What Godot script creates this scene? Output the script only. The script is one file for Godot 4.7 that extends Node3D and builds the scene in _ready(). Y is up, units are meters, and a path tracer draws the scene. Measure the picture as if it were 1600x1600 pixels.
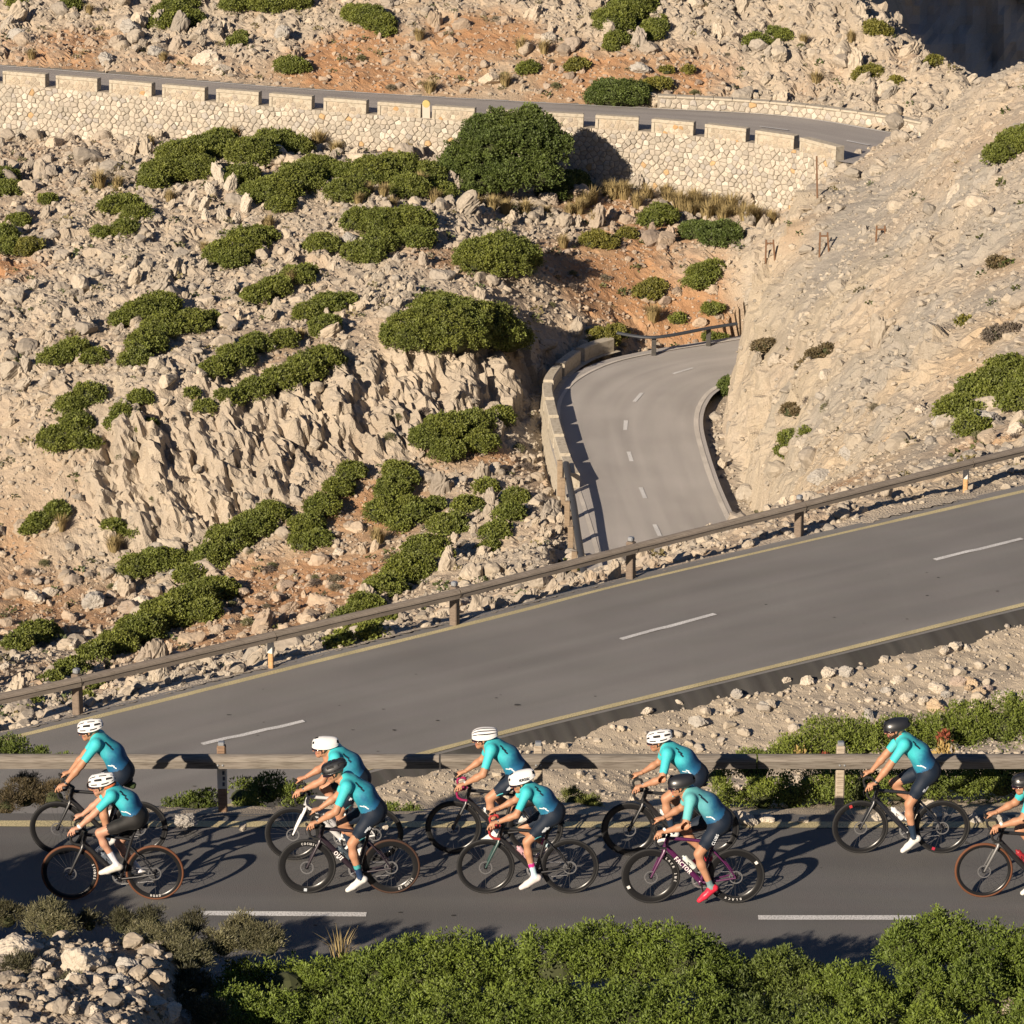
extends Node3D
# A mountain road in low sun: riders below, hairpins and a battlement wall above.
var road2_far := [[-10.47, -4, -51.96], [-8.54, -3.9, -53.1], [-6.03, -3.78, -54.76], [-3.39, -3.65, -56.55], [-0.58, -3.52, -58.42], [2.4, -3.4, -60.52], [6.2, -3.2, -62.81], [10.28, -3, -65.31], [14.69, -2.85, -68.14]]
var road2_near := [[-9.08, -4, -46.44], [-6.82, -3.85, -47.99], [-5.07, -3.75, -49.16], [-3.05, -3.65, -50.5], [-1.04, -3.55, -51.83], [0.53, -3.48, -52.83], [2.15, -3.4, -53.77], [5.55, -3.2, -55.66], [9.18, -3, -57.78], [13.09, -2.85, -60.15]]
var road3_left := [[2.79, -12.45, -86.78], [2.57, -12.36, -89.39], [2.38, -12.24, -92.71], [2.12, -12.11, -96.27], [1.82, -11.98, -99.76], [1.61, -11.87, -102.79], [1.49, -11.77, -105.63], [1.64, -11.69, -107.86], [2.21, -11.61, -110.02], [3.26, -11.54, -111.85], [4.39, -11.5, -112.91], [5.75, -11.47, -113.82], [7.35, -11.44, -114.75], [8.75, -11.41, -115.65], [9.95, -11.41, -116.95]]
var road3_right := [[6.9, -12.45, -86.78], [6.79, -12.33, -90.2], [6.59, -12.24, -92.71], [6.35, -12.16, -94.76], [6.08, -12.04, -98.15], [5.92, -11.91, -101.69], [5.88, -11.82, -104.34], [5.99, -11.75, -106], [6.17, -11.71, -107.11], [6.38, -11.68, -108.01], [6.61, -11.66, -108.62], [6.83, -11.64, -109.08], [7.04, -11.63, -109.39], [9.34, -11.6, -110.07], [10.54, -11.6, -111.04]]
var wall_top := [[-27.15, -4.94, -134.89], [-20.21, -5.2, -132.91], [-11.47, -5.54, -130.42], [-5.6, -5.77, -128.94], [-1.44, -5.94, -128.17], [2.71, -6.11, -127.86], [4.8, -6.2, -127.64], [6.86, -6.28, -126.99], [8.79, -6.36, -126.05], [10.51, -6.44, -124.94], [11.91, -6.51, -123]]
var merlon_ends := [[-22.27, -5.12, -133.49, -20.53, -5.19, -133], [-20.08, -5.21, -132.87, -18.35, -5.27, -132.37], [-17.91, -5.29, -132.25, -16.24, -5.35, -131.77], [-15.75, -5.37, -131.63, -14.05, -5.44, -131.14], [-13.62, -5.45, -131.02, -11.93, -5.52, -130.54], [-11.47, -5.54, -130.42, -9.8, -5.6, -129.99], [-9.38, -5.62, -129.89, -7.72, -5.69, -129.47], [-7.25, -5.71, -129.35, -5.6, -5.77, -128.94], [-5.16, -5.79, -128.86, -3.5, -5.86, -128.55], [-3.06, -5.88, -128.47, -1.44, -5.94, -128.17], [-0.98, -5.96, -128.14, 0.63, -6.03, -128.02], [1.05, -6.04, -127.98, 2.71, -6.11, -127.86], [3.17, -6.13, -127.81, 4.8, -6.2, -127.64], [5.3, -6.22, -127.48, 6.86, -6.28, -126.99], [7.29, -6.3, -126.78, 8.79, -6.36, -126.05], [9.13, -6.38, -125.82, 10.51, -6.44, -124.94], [10.72, -6.45, -124.64, 11.91, -6.51, -123]]
var road4_far := [[-27.97, -4.94, -139.12], [-20.91, -5.2, -137.67], [-10.27, -5.6, -135], [-6.39, -5.75, -134.31], [-2.55, -5.9, -133.8], [1.27, -6.05, -133.46], [5.07, -6.2, -133.12], [10.12, -6.4, -132.79], [12.54, -6.5, -131.54], [15.52, -6.63, -129.03], [18.72, -6.68, -127.83]]
var low_wall_line := [[5.76, -6.23, -133.21], [8.37, -6.33, -133.06], [10.86, -6.43, -132.5], [13.27, -6.53, -131.27], [14.91, -6.6, -130.18], [15.79, -6.64, -129.24]]
var hill_nodes := [-18.30, -79.43, 0.0024708193706, -19.60, -85.34, 0.0017185860143, -20.91, -91.28, 0.00054169744108, -21.67, -94.87, -0.00098458607335, -22.11, -97.04, -0.01781715262, -22.65, -99.97, 0.012601655289, -23.20, -102.93, -0.0077052887734, -23.74, -105.92, 0.014801348267, -24.61, -110.39, -0.00049882327591, -25.81, -116.38, -0.00057617081122, -27.23, -123.42, 0.001358806888, -13.52, -79.43, 0.0011495012093, -14.49, -85.34, 0.0063538139822, -15.45, -91.28, 0.0055406474531, -16.02, -94.87, 0.0079709354936, -16.34, -97.04, -0.0088021530821, -16.74, -99.97, 0.0042652285312, -17.14, -102.93, -0.026216947557, -17.55, -105.92, 0.0065888808154, -18.19, -110.39, -0.003627915993, -19.08, -116.38, -0.0038989383043, -20.12, -123.42, -0.001093385782, -27.12, -134.06, 0.0010135696337, -20.19, -132.15, 0.00012438042563, -15.76, -130.95, -0.0051257150321, -11.46, -129.86, 0.012223984576, -8.64, -129.15, -0.0096964397667, -5.60, -128.40, 0.0037638076793, -1.44, -127.54, 0.0034849319738, 2.44, -127.10, 0.00064221056703, 4.79, -126.82, -0.00044097842954, 6.85, -126.14, 0.0099015029222, 8.78, -125.13, 0.0057676974408, 10.71, -123.78, -0.21737092739, -11.59, -97.62, -0.017127083091, -11.99, -102.29, 0.05374698655, -9.71, -98.26, -0.037347141165, -10.04, -102.89, 0.015879143211, -6.93, -100.78, -0.010010452803, -7.13, -104.51, 0.01085817294, -4.00, -101.88, -0.022441819883, -4.13, -106.14, -0.0023347484586, -1.64, -104.72, 0.0026433122946, -1.67, -107.75, 0.15787415612, -9.77, -81.41, -0.0091902145317, -10.85, -90.80, -0.013140282598, -11.42, -95.92, -0.011624820817, -7.59, -84.44, 0.0043361601794, -8.22, -91.96, 0.045402357913, -8.57, -96.08, 0.015668697509, -3.90, -99.01, -0.0041392866457, -3.69, -93.21, -0.019935201115, -3.45, -86.71, 0.0094690038065, -6.34, -97.30, 0.017464488725, -6.06, -92.48, -0.0506762229, -5.62, -85.53, -0.021261165448, -12.73, -109.42, -0.0039352615292, -13.35, -115.40, 0.0066401865652, -14.09, -122.43, -0.00052590975315, -7.42, -109.42, -0.023580584858, -7.79, -115.40, -0.010490880497, -8.15, -121.45, -0.0047983424378, -3.24, -111.61, -0.032406561355, -3.35, -116.02, 0.00503421316, -3.49, -121.45, 0.023868853534, -0.83, -106.89, -0.15851695, 0.00, -109.55, -0.068051352307, 0.00, -111.86, 0.10408498782, 0.00, -116.88, 0.0083677481747, 0.00, -122.17, -0.028864955801, -1.60, -101.85, 0.0064183724795, -1.94, -98.53, -0.025059489072, -1.84, -92.89, 0.16447934843, -0.74, -93.32, -0.24474558589, 0.37, -92.46, 0.092135881628, 1.13, -95.65, 0.1030506695, 1.25, -90.44, 0.0074371695667, -1.69, -84.90, -0.023433058415, -0.83, -83.56, 0.066242673525, 0.83, -84.04, -0.033433157968, 0.59, -100.19, 0.031610582932, 0.41, -103.90, 0.008078018806, 0.73, -106.60, 0.10089791233, 1.07, -109.80, 0.10324225784, 1.31, -111.96, -0.11187891412, 3.32, -114.03, 0.13834609213, 3.38, -116.38, -0.055751478527, 3.46, -119.53, 0.011379702296, 5.62, -115.68, 0.074364240107, 5.67, -117.06, -0.080461813549, 5.77, -119.63, 0.0088576021202, 7.42, -115.97, 0.37675594356, 7.50, -117.54, -0.0036545033797, 7.62, -119.95, 0.054613506653, 6.99, -108.55, -13.865929051, 7.10, -108.46, 11.192088733, 7.20, -109.04, 4.0574857911, 8.05, -109.91, 1.2313452927, 9.35, -111.95, 3.238653776, 10.77, -114.66, 0.90290702427, 7.00, -102.06, 0.0319369342, 7.01, -97.68, -0.11965896031, 7.24, -91.65, -0.13096067459, 7.61, -100.80, -0.22847249729, 7.79, -103.78, -0.10141490128, 8.07, -106.78, 0.1030307344, 8.27, -108.45, -1.518039271, 8.01, -90.46, -0.05680149269, 8.35, -94.72, -0.086809728689, 8.65, -98.63, 0.14265089824, 8.99, -103.07, 0.22295189407, 9.33, -107.54, 0.23556627444, 9.95, -111.45, -0.96529665523, 8.24, -83.74, -0.05483974189, 8.81, -89.88, 0.11778564726, 9.28, -95.23, 0.1774716296, 9.75, -100.62, 0.084352874224, 10.27, -106.56, -0.11893897178, 10.96, -112.07, -0.1307681851, 8.75, -74.20, -0.0094780661086, 9.43, -80.22, 0.028715156582, 10.34, -88.42, 0.021696902413, 11.08, -95.25, -0.032912841497, 11.82, -102.14, -0.11765573914, 12.50, -108.61, -0.092664340041, 13.30, -116.03, 0.19134197043, 9.81, -71.37, 0.0058331472734, 11.53, -84.54, 0.018386398792, 12.99, -96.25, -0.050418444647, 14.05, -104.94, 0.027390374487, 14.98, -112.43, 0.27689863916, 10.91, -69.46, -0.034614397166, 11.67, -74.46, 0.00070045974373, 12.73, -81.62, 0.0042557115873, 13.48, -86.95, -0.00062017099324, 14.24, -92.32, 0.017059373777, 14.92, -97.26, 0.045410828563, 15.76, -103.23, 0.020383558006, 16.67, -109.71, 0.0025320656487, 14.58, -67.58, -0.026194908716, 16.88, -78.71, -0.014359678931, 18.96, -89.38, -0.015025280347, 21.04, -100.25, -0.030986485748, 22.50, -107.93, 0.0342894375, 8.75, -115.65, -0.69706619131, 13.90, -125.03, -0.18166122666, 15.58, -120.43, -0.083866397701, 17.27, -117.71, -0.061611027238, 11.37, -119.75, -0.68140188664, 23.10, -115.93, -0.037446596082, 8.65, -112.11, -2.0665433101, 7.80, -110.64, -1.4709034877, 12.00, -118.25, 0.18052184236, 12.73, -117.83, 0.49932259136, 11.58, -116.66, 0.15883291451, 11.41, -119.13, 0.76091779725, 13.41, -116.93, 0.036908278562, 14.12, -115.55, 0.11154020492, 10.20, -113.00, -0.11643014029, 11.00, -114.00, -0.35013910838, 12.00, -114.60, -0.34347131931, 13.00, -114.60, -0.03040205186, 14.20, -113.50, -0.28253045418, 12.00, -117.50, -0.7596550023, 10.60, -117.00, 0.034891099495, 13.50, -118.00, -0.29761977089, 12.40, -123.30, 0.21289057753, 13.80, -122.40, 0.067443794238, 13.00, -125.50, 0.14722175821, 15.50, -126.50, 0.07296542745, 18.00, -135.00, -0.017356164965, 26.00, -130.00, -0.0068406300234, 30.00, -120.00, 0.010202562724, -10.72, -52.39, -0.062978623773, -11.13, -53.08, 0.10404687019, -12.49, -55.41, -0.03991787036, -15.53, -60.58, -0.0037772913291, -8.80, -53.52, -0.065186340644, -9.23, -54.20, 0.084114274447, -10.67, -56.48, -0.028500325835, -13.87, -61.55, 0.0084343560323, -6.31, -55.18, -0.066376338598, -6.75, -55.84, 0.096478993372, -8.25, -58.09, -0.032649016869, -11.59, -63.07, 0.00033271976438, -3.66, -56.96, -0.069002498876, -4.11, -57.63, 0.09853871931, -5.61, -59.87, -0.035931558048, -8.96, -64.84, 0.020080722535, -0.86, -58.84, -0.068309312872, -1.32, -59.50, 0.09962101686, -2.84, -61.72, -0.028528161186, -6.23, -66.67, -0.004306841624, 2.13, -60.93, -0.060305723655, 1.69, -61.61, 0.10114052007, 0.23, -63.87, -0.055213944574, -3.03, -68.91, -0.0016723964553, 5.94, -63.23, -0.075981777579, 5.52, -63.92, 0.084346600295, 10.01, -65.73, -0.047498128628, 9.59, -66.41, 0.066314101058, 14.42, -68.56, -0.0096200815899, 13.99, -69.23, 0.054472425888]
var hill_plane := [17.3042302561, -0.0560653447374, 0.159465833962]
var upper_nodes := [-27.97, -139.57, -0.080912719059, -27.97, -140.32, 0.10927137978, -20.91, -138.12, -0.042535134751, -20.91, -138.87, 0.043199303313, -10.27, -135.45, -0.033031227141, -10.27, -136.20, 0.039636813122, -6.39, -134.76, -0.022407963901, -6.39, -135.51, 0.044515934876, -2.55, -134.25, -0.0086789902504, -2.55, -135.00, 0.019485241643, 1.27, -133.91, 0.0013917231361, 1.27, -134.66, -0.0060599268966, 5.07, -133.57, 0.033668597243, 5.07, -134.32, -0.090537562688, 10.12, -133.24, -0.040766502891, 10.12, -133.99, 0.093190340672, 12.54, -131.99, -0.030810575692, 12.54, -132.74, 0.075798992578, 15.52, -129.48, -0.10196370804, 15.52, -130.23, 0.093728446379, 18.72, -128.28, -0.1381411492, 18.72, -129.03, 0.49556333294, -29.51, -147.44, -0.081242106515, -21.52, -142.06, 0.023614734895, -22.12, -146.44, -0.03795599583, -15.97, -140.48, 0.019303583766, -16.48, -145.44, -0.036010059184, -10.53, -138.84, -0.0094354904877, -10.87, -143.93, -0.0038507640483, -5.19, -136.63, -0.040329747813, -5.28, -139.56, 0.029725222247, -5.40, -142.93, -0.02012672761, 0.00, -135.76, -0.010435618839, 0.00, -138.49, 0.015154284437, 0.00, -141.93, -0.0087139306135, 5.14, -135.36, 0.073205690064, 5.24, -138.29, 0.00027016322788, 5.35, -141.63, -0.0068114640184, 10.25, -134.65, -0.082648475889, 10.42, -137.34, -0.0087724290018, 10.64, -140.93, -0.019724792627, 13.94, -133.09, -0.096113546906, 14.22, -136.34, -0.037118595056, 14.53, -139.92, 0.089614665494, 16.94, -130.63, -0.24390815722, 17.77, -133.60, 0.0089804229991, 16.09, -136.90, 0.010769167418, 18.17, -131.86, 0.51589068635, -32.00, -152.00, 0.042336634659, -32.00, -165.00, -0.0016531982918, -32.00, -190.00, -0.0028282776003, -20.00, -152.00, 0.043478438556, -20.00, -165.00, -0.00020650503806, -20.00, -190.00, 0.00061613912872, -8.00, -152.00, 0.0022144420466, -8.00, -165.00, -0.0059429961438, -8.00, -190.00, -0.0073908980141, 2.00, -152.00, 0.0039146600177, 2.00, -165.00, -0.016992835431, 2.00, -190.00, -0.030809403387, 9.00, -152.00, -0.016482661143, 9.00, -165.00, 0.061006959717, 9.00, -190.00, 0.087870592442, 16.13, -142.42, 0.037808435719, 19.53, -142.92, -0.060777775128, 17.69, -139.40, 0.029539314247, 21.09, -139.90, -0.50244606466, 19.37, -136.10, 0.088517205425, 22.77, -136.60, -0.057176515829, 19.77, -134.36, 0.0027981380902, 23.17, -134.86, 0.0029822965213, 19.50, -131.00, -0.5771058844, 22.00, -140.00, 0.45454078622, 21.00, -152.00, 0.0040805449619, 20.00, -170.00, -0.03724463921, 22.00, -190.00, -0.041582297887]
var upper_plane := [54.8218586799, -0.771721655186, -0.150799384771]
var bank_nodes := [-16.00, -39.50, -0.035862099377, -16.00, -40.30, 0.034326014674, -10.00, -39.50, -0.10841082719, -10.00, -40.30, 0.15910649962, -5.00, -39.50, -0.11497535316, -5.00, -40.30, 0.1659409597, 0.00, -39.50, -0.061951158494, 0.00, -40.30, 0.071255543888, 5.00, -39.50, -0.03503097726, 5.00, -40.30, 0.040081023383, 10.00, -39.50, -0.024202578776, 10.00, -40.30, 0.026253815426, 16.00, -39.50, -0.01838892123, 16.00, -40.30, 0.021573379547, -8.89, -46.15, -0.023256473464, -8.58, -45.70, 0.068340933261, -7.84, -44.62, -0.17371274993, -6.62, -47.70, 0.021737163798, -6.31, -47.25, 0.040620261317, -5.58, -46.17, -0.024589170903, -4.88, -48.86, 0.0037552267481, -4.57, -48.41, 0.01635827316, -3.85, -47.33, -0.036098546619, -2.86, -50.21, 0.0083349129032, -2.56, -49.75, 0.012045866814, -1.84, -48.66, -0.023450075417, -0.85, -51.53, 0.0087429326834, -0.55, -51.07, 0.0050271864513, 0.16, -49.98, -0.014771096063, 0.71, -52.53, 0.0051477799133, 1.00, -52.06, 0.0019663027047, 1.67, -50.95, -0.009872694641, 2.32, -53.47, 0.0098323273782, 2.60, -52.99, 0.00042035254154, 3.23, -51.86, -0.012977570752, 5.72, -55.36, 0.016572404695, 6.00, -54.88, -0.005389720253, 6.64, -53.75, -0.012867325217, 9.36, -57.48, 0.020646995726, 9.64, -57.01, -0.012451058729, 10.30, -55.89, -0.0083651284627, 13.27, -59.85, 0.028157536726, 13.55, -59.38, -0.017525019497, 14.22, -58.26, -0.012095147635]
var bank_plane := [-3.97093425642, -0.0287069286255, 0.0643971098178]
var road3_dashes := [[4.26, -12.21, -93.41, 4.15, -12.17, -94.46], [3.97, -12.08, -96.95, 3.87, -12.04, -98.02], [3.69, -11.95, -100.69, 3.63, -11.91, -101.69], [3.6, -11.83, -104.05, 3.66, -11.79, -105.12], [4, -11.71, -107.26, 4.29, -11.67, -108.31], [5.43, -11.59, -110.65, 6.13, -11.56, -111.36]]
var road4_dashes := [[9.57, -6.37, -129.61, 10.61, -6.41, -128.99], [12.7, -6.5, -127.13, 13.47, -6.54, -126.35]]
var soil_spots := [[4.57, -118.21, 4.5, 0.9], [3.35, -124.47, 2.5, 0.6], [6.34, -116.93, 3, 0.9], [5.86, -121.74, 3, 0.7], [-5.95, -93.63, 4, 0.75], [-3.9, -99.01, 2.5, 0.9], [-7.97, -88.92, 4, 0.6], [-13.89, -94.45, 4, 0.7], [-17.29, -114.83, 2, 0.8], [-5, -102.12, 1.5, 0.5], [-2.22, -115.18, 2, 0.4], [-11.82, -84.53, 4, 0.5], [-7.9, -94.83, 2.5, 0.8], [-1.41, -102.67, 2, 0.5], [-6.24, -137.05, 4, 0.9], [-1.58, -138.7, 3.2, 0.85], [-19.45, -138.56, 4, 0.7], [2.06, -135.19, 3.5, 0.7], [-2.59, -136.29, 3, 0.6], [-14.36, -137.6, 3, 0.5], [7.48, -135.73, 3, 0.6], [11.84, -135.5, 2, 0.4], [4.64, -135.79, 2, 0.6], [-18.13, -140.78, 3, 0.4], [8.94, -75.85, 3, 0.6], [7.97, -76.52, 2.6, 0.7], [10.81, -76.62, 2.5, 0.7], [12.08, -78.23, 2, 0.6], [9.64, -108.97, 1.2, 0.3]]
var cliff_spots := [[-10.06, -100.45, 3.7, 2.27], [-7.42, -102.8, 2.71, 2.43], [-4.86, -103.85, 2.58, 2.63], [-3.27, -104.93, 2.3, 2.08], [-0.83, -107.16, 1.72, 2.34], [-11.15, -99.21, 1.61, 1.42], [7.43, -101.45, 0.69, 4], [11.01, -90.53, 1.07, 4]]
var road2_posts := [[-10.32, -4, -52.6], [-7.38, -3.86, -54.3], [-4.23, -3.7, -56.27], [-1.04, -3.55, -58.29], [2.23, -3.42, -60.7], [5.57, -3.25, -62.98], [9.12, -3.07, -65.47], [12.9, -2.95, -68.2]]
var parapet3 := [[2.02, -12.05, -97.83], [1.81, -12, -99.3], [1.6, -11.91, -101.76], [1.39, -11.79, -104.91], [1.28, -11.7, -107.48], [1.45, -11.64, -109.16], [1.94, -11.57, -110.96], [2.65, -11.52, -112.58], [3.6, -11.48, -113.66]]
var rail3_near := [[2.13, -12.5, -85.52], [2.11, -12.42, -87.8], [2.04, -12.33, -90.2], [1.97, -12.25, -92.43], [1.91, -12.16, -94.76], [1.81, -12.08, -97.01], [1.75, -12.02, -98.79]]
var rail3_far := [[3.64, -11.48, -113.49], [4.87, -11.5, -112.91], [6.81, -11.46, -114.16], [7.8, -11.44, -114.75]]
var net_frames := [[8.44, -7.38, -108.58, 0.75], [10.04, -6.73, -106.88, 0.72], [11.58, -5.68, -104.39, 0.4], [10.18, -5.86, -111.45, 1.5]]
var shrub_spots := [
["dark green shrub cut by the left edge, below the battlement wall", "g", "t3", [-18.95, -124.37, 0.48, -18.52, -122.99, 0.42, -19.34, -123.77, 0.52]],
["small green shrub with dry grass at the left edge below the dark shrub", "g", "t3", [-18.04, -117.7, 0.45, -17.67, -119.34, 0.32, -17.64, -116.59, 0.4]],
["olive green bush next to the left edge of the slope", "o", "t3", [-16.95, -116.49, 0.38, -17.07, -116.21, 0.27]],
["small round green shrub alone among pale stones at upper left", "g", "t3", [-16.93, -121.64, 0.28]],
["two-toned green shrub clump left of the jagged pale pinnacle", "g", "t3", [-14.31, -120.16, 0.46, -13.4, -119.1, 0.46, -13.7, -117.63, 0.41, -14.47, -117.4, 0.32, -13.88, -120.44, 0.42]],
["broad green shrub mass at the foot of the battlement wall, left of the pinnacle", "g", "t3", [-12.91, -123.57, 0.66, -12.37, -125.46, 0.77, -11.6, -126.37, 0.73, -11.62, -123.75, 0.66, -11.15, -128.22, 0.59, -13.16, -122.56, 0.47]],
["rounded green shrub touching the wall foot behind the jagged pinnacle", "g", "t3", [-9.73, -125.52, 0.82, -9.02, -127.47, 0.73, -8.28, -127.34, 0.54, -9.89, -122.9, 0.52]],
["green shrub spilling down to the right of the jagged pinnacle", "g", "t3", [-8.56, -120.48, 0.74, -7.71, -121.8, 0.75, -7.08, -123.1, 0.66, -9.28, -120.91, 0.51, -8.26, -119.37, 0.41]],
["wide green shrub thicket under the middle of the battlement wall", "g", "t3", [-6, -120.2, 0.6, -5.16, -122.3, 0.8, -4.25, -123.18, 0.8, -3.3, -123.1, 0.66, -6.35, -122.82, 0.52, -3.71, -121.02, 0.6, -2.57, -121.58, 0.47]],
["dark green shrub at the right skirt of the tallest bush by the wall", "d", "t3", [2.13, -126.16, 0.63, 1.56, -125.19, 0.48, 2.45, -127.55, 0.39]],
["green shrub patch with a grey boulder at its left side", "g", "t3", [-5.42, -117.42, 0.54, -4.5, -116.91, 0.68, -3.61, -117.29, 0.68, -3.35, -115.85, 0.54, -4.67, -115.38, 0.53, -5.31, -114.7, 0.49, -4.81, -114.41, 0.35]],
["small green cushion shrub left of the grey boulder", "g", "t3", [-6.58, -115.68, 0.45, -6.92, -115.77, 0.27]],
["green shrub with a dry grass tuft on its left, below the pinnacle", "g", "t3", [-9.99, -115.11, 0.53, -9.27, -115.87, 0.63, -8.76, -116.6, 0.45, -9.73, -114.6, 0.49]],
["dome shaped green shrub above the orange scree at mid slope", "g", "t3", [-0.44, -115.22, 1.02, -1.11, -114.85, 0.75, 0.27, -116.27, 0.63]],
["slanting green shrub with a straw tuft in its middle", "g", "t3", [-8.62, -111.3, 0.43, -8.01, -111.95, 0.48, -7.31, -112.82, 0.48, -7.01, -113.46, 0.31]],
["long sprawling green shrub patch on the pale rubble at left centre", "g", "t3", [-11.72, -109.99, 0.55, -12.28, -109.21, 0.55, -11.27, -107.48, 0.58, -11.73, -105.91, 0.54, -10.47, -107.87, 0.54, -10.01, -108.66, 0.34, -11.98, -104.67, 0.41, -12.89, -108.94, 0.34]],
["low green shrub left of the long sprawling patch", "g", "t3", [-14.78, -106.28, 0.37, -14.19, -106.58, 0.41, -14.49, -106.42, 0.37]],
["small flat green shrub between two larger ones on the left rubble", "g", "t3", [-13.36, -105.67, 0.31, -13.57, -105.64, 0.21]],
["green shrub in two lobes left of the great dome bush", "g", "t3", [-6.78, -109.37, 0.38, -6.08, -110.06, 0.47, -5.56, -110.37, 0.34, -6.07, -107.85, 0.42, -6.36, -107.44, 0.21]],
["great dome of green bush in the centre of the slope", "g", "t3", [-2.09, -107.51, 1.21, -3.12, -106.99, 0.87, -0.95, -108.94, 1.06, -0.21, -109.95, 0.68, -3.7, -107.11, 0.46, -2.32, -108.81, 0.76]],
["slender green shrub above the long diagonal strip of bushes", "g", "t3", [-9.33, -104.16, 0.41, -8.78, -104.91, 0.49, -8.24, -106.06, 0.41, -7.35, -106.58, 0.37]],
["long diagonal strip of green bush along the top of the pale cliff", "g", "t3", [-5.95, -105.45, 0.49, -6.63, -104.66, 0.57, -7.3, -104.05, 0.53, -8.07, -103.47, 0.44, -8.84, -102.91, 0.36, -9.61, -102.44, 0.26, -10.04, -102.92, 0.2]],
["green shrub stepping down the left side of the slope beside the cliff", "g", "t3", [-13.29, -103.14, 0.44, -13.78, -102.95, 0.44, -13.58, -102.08, 0.44, -14.15, -101.68, 0.52, -13.42, -101.5, 0.36, -13, -101.31, 0.28]],
["narrow green shrub between the left shrubs and the cliff", "g", "t3", [-11.61, -102.53, 0.32, -12.07, -102.09, 0.36, -12.34, -101.76, 0.28, -11.67, -101.55, 0.22, -11.24, -101.73, 0.18]],
["dark green shrub in the hollow right of the pale cliff", "g", "t3", [-2.61, -102.63, 0.52, -2.02, -103.21, 0.57, -1.22, -103.75, 0.53, -0.41, -104.84, 0.41, -2, -101.99, 0.44, -1.01, -102.7, 0.48]],
["upright green shrub in the gully right of the cliff foot", "g", "t3", [-3.57, -100.97, 0.36, -3.73, -99.84, 0.47, -3.92, -98.56, 0.47, -3.12, -98.84, 0.39, -3.36, -100.59, 0.4]],
["small green shrub low in the gully beside a dry grass tuft", "g", "t3", [-3.37, -97.65, 0.31, -2.81, -98.24, 0.39, -2.34, -98.94, 0.27]],
["steep strip of green shrub at the right foot of the pale cliff", "g", "t3", [-4.95, -100.88, 0.36, -5.31, -100.06, 0.39, -5.76, -99.01, 0.47, -6.19, -97.99, 0.43, -6.23, -97.07, 0.35, -5.76, -97.21, 0.31]],
["large dark green shrub under the centre of the pale cliff", "g", "t3", [-7.31, -98.85, 0.43, -7.86, -98.27, 0.54, -8.5, -97.8, 0.58, -9.02, -96.97, 0.54, -9.54, -96.27, 0.42]],
["dark green shrub at the lower left foot of the pale cliff", "g", "t3", [-11.25, -97.09, 0.46, -10.59, -97.3, 0.5, -10.01, -97.27, 0.39]],
["broad yellow green shrub slanting up the slope above the long guardrail", "g", "t3", [-8.62, -94.37, 0.49, -9.24, -92.98, 0.63, -9.86, -91.78, 0.66, -10.44, -90.32, 0.61, -10.92, -89.03, 0.46, -8.75, -91.68, 0.44, -11.38, -87.75, 0.39, -11.67, -84.88, 0.37, -12, -83.58, 0.23]],
["isolated round green shrub near the left edge above the guardrail", "g", "t3", [-13.79, -89.82, 0.36, -13.53, -91.18, 0.44, -13.29, -92.05, 0.29]],
["very long dark green hedge-like strip beside the pale rock slab", "g", "t3", [-0.78, -99.6, 0.31, -1.35, -98.07, 0.39, -1.9, -96.38, 0.49, -2.38, -92.73, 0.59, -2.88, -90.76, 0.61, -3.51, -89.32, 0.53, -3.99, -87.98, 0.42, -4.5, -87.74, 0.28]],
["green shrub seen under the guardrail left of the pale rock slab", "g", "t3", [-3.7, -79.07, 0.38, -3.18, -79.85, 0.35, -3.07, -57.56, 0.18, -2.5, -57.9, 0.2]],
["dark green shrub between the pale slab and the lower road", "g", "t3", [0.1, -98.28, 0.33, -0.09, -96.02, 0.38, -0.47, -94.93, 0.37, -0.65, -94.18, 0.24]],
["small green shrub at far left under the slope of grey rubble", "g", "t3", [-13.9, -99.35, 0.31, -14.41, -98.95, 0.35, -14.72, -98.81, 0.23]],
["small dark shrub in a cleft at the left foot of the cliff", "g", "t3", [-12.18, -98.77, 0.27, -11.88, -98.7, 0.16]],
["small dark shrub with twigs right of the cleft shrub at the cliff foot", "g", "t3", [-11.39, -98.58, 0.25, -11.11, -98.78, 0.18]],
["green shrub just behind the first long guardrail post at left", "g", "t3", [-10.7, -82.28, 0.21, -10.55, -83.07, 0.18, -10.49, -78.79, 0.16]],
["small green shrub under the guardrail at the left edge", "g", "t3", [-11.73, -78.03, 0.2, -11.54, -75.53, 0.15]],
["small green shrub beside the near posts of the lower road", "g", "t3", [1.53, -90.68, 0.25, 1.9, -91.58, 0.2]],
["dark green shrub with straw grass under the right part of the wall", "g", "t3", [5.6, -123.91, 0.52, 5.1, -123.24, 0.4]],
["yellowish green cushion shrub on the orange scree", "o", "t3", [3.01, -120.27, 0.42, 3.47, -120.2, 0.28]],
["small olive shrub right of the yellowish cushion on the scree", "o", "t3", [4.21, -121.42, 0.28, 4.02, -121.33, 0.21]],
["twin dark green shrubs below the grassy foot of the wall", "d", "t3", [6.79, -121.59, 0.52, 7.52, -120.06, 0.65, 7.46, -108.97, 0.5, 8.01, -108.81, 0.34, 6.62, -122.87, 0.31]],
["two-lobed green shrub on the orange scree near the cut rock", "g", "t3", [6.85, -118.1, 0.46, 6.61, -117.81, 0.41, 7.2, -118.39, 0.3]],
["olive shrub with grey brown twigs in the middle of the orange scree", "o", "t3", [4.77, -117.44, 0.41, 5.06, -117.81, 0.32]],
["half green half grey shrub above the far guardrail of the lower road", "o", "t3", [3.15, -114.09, 0.49, 3.61, -114.78, 0.36]],
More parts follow.
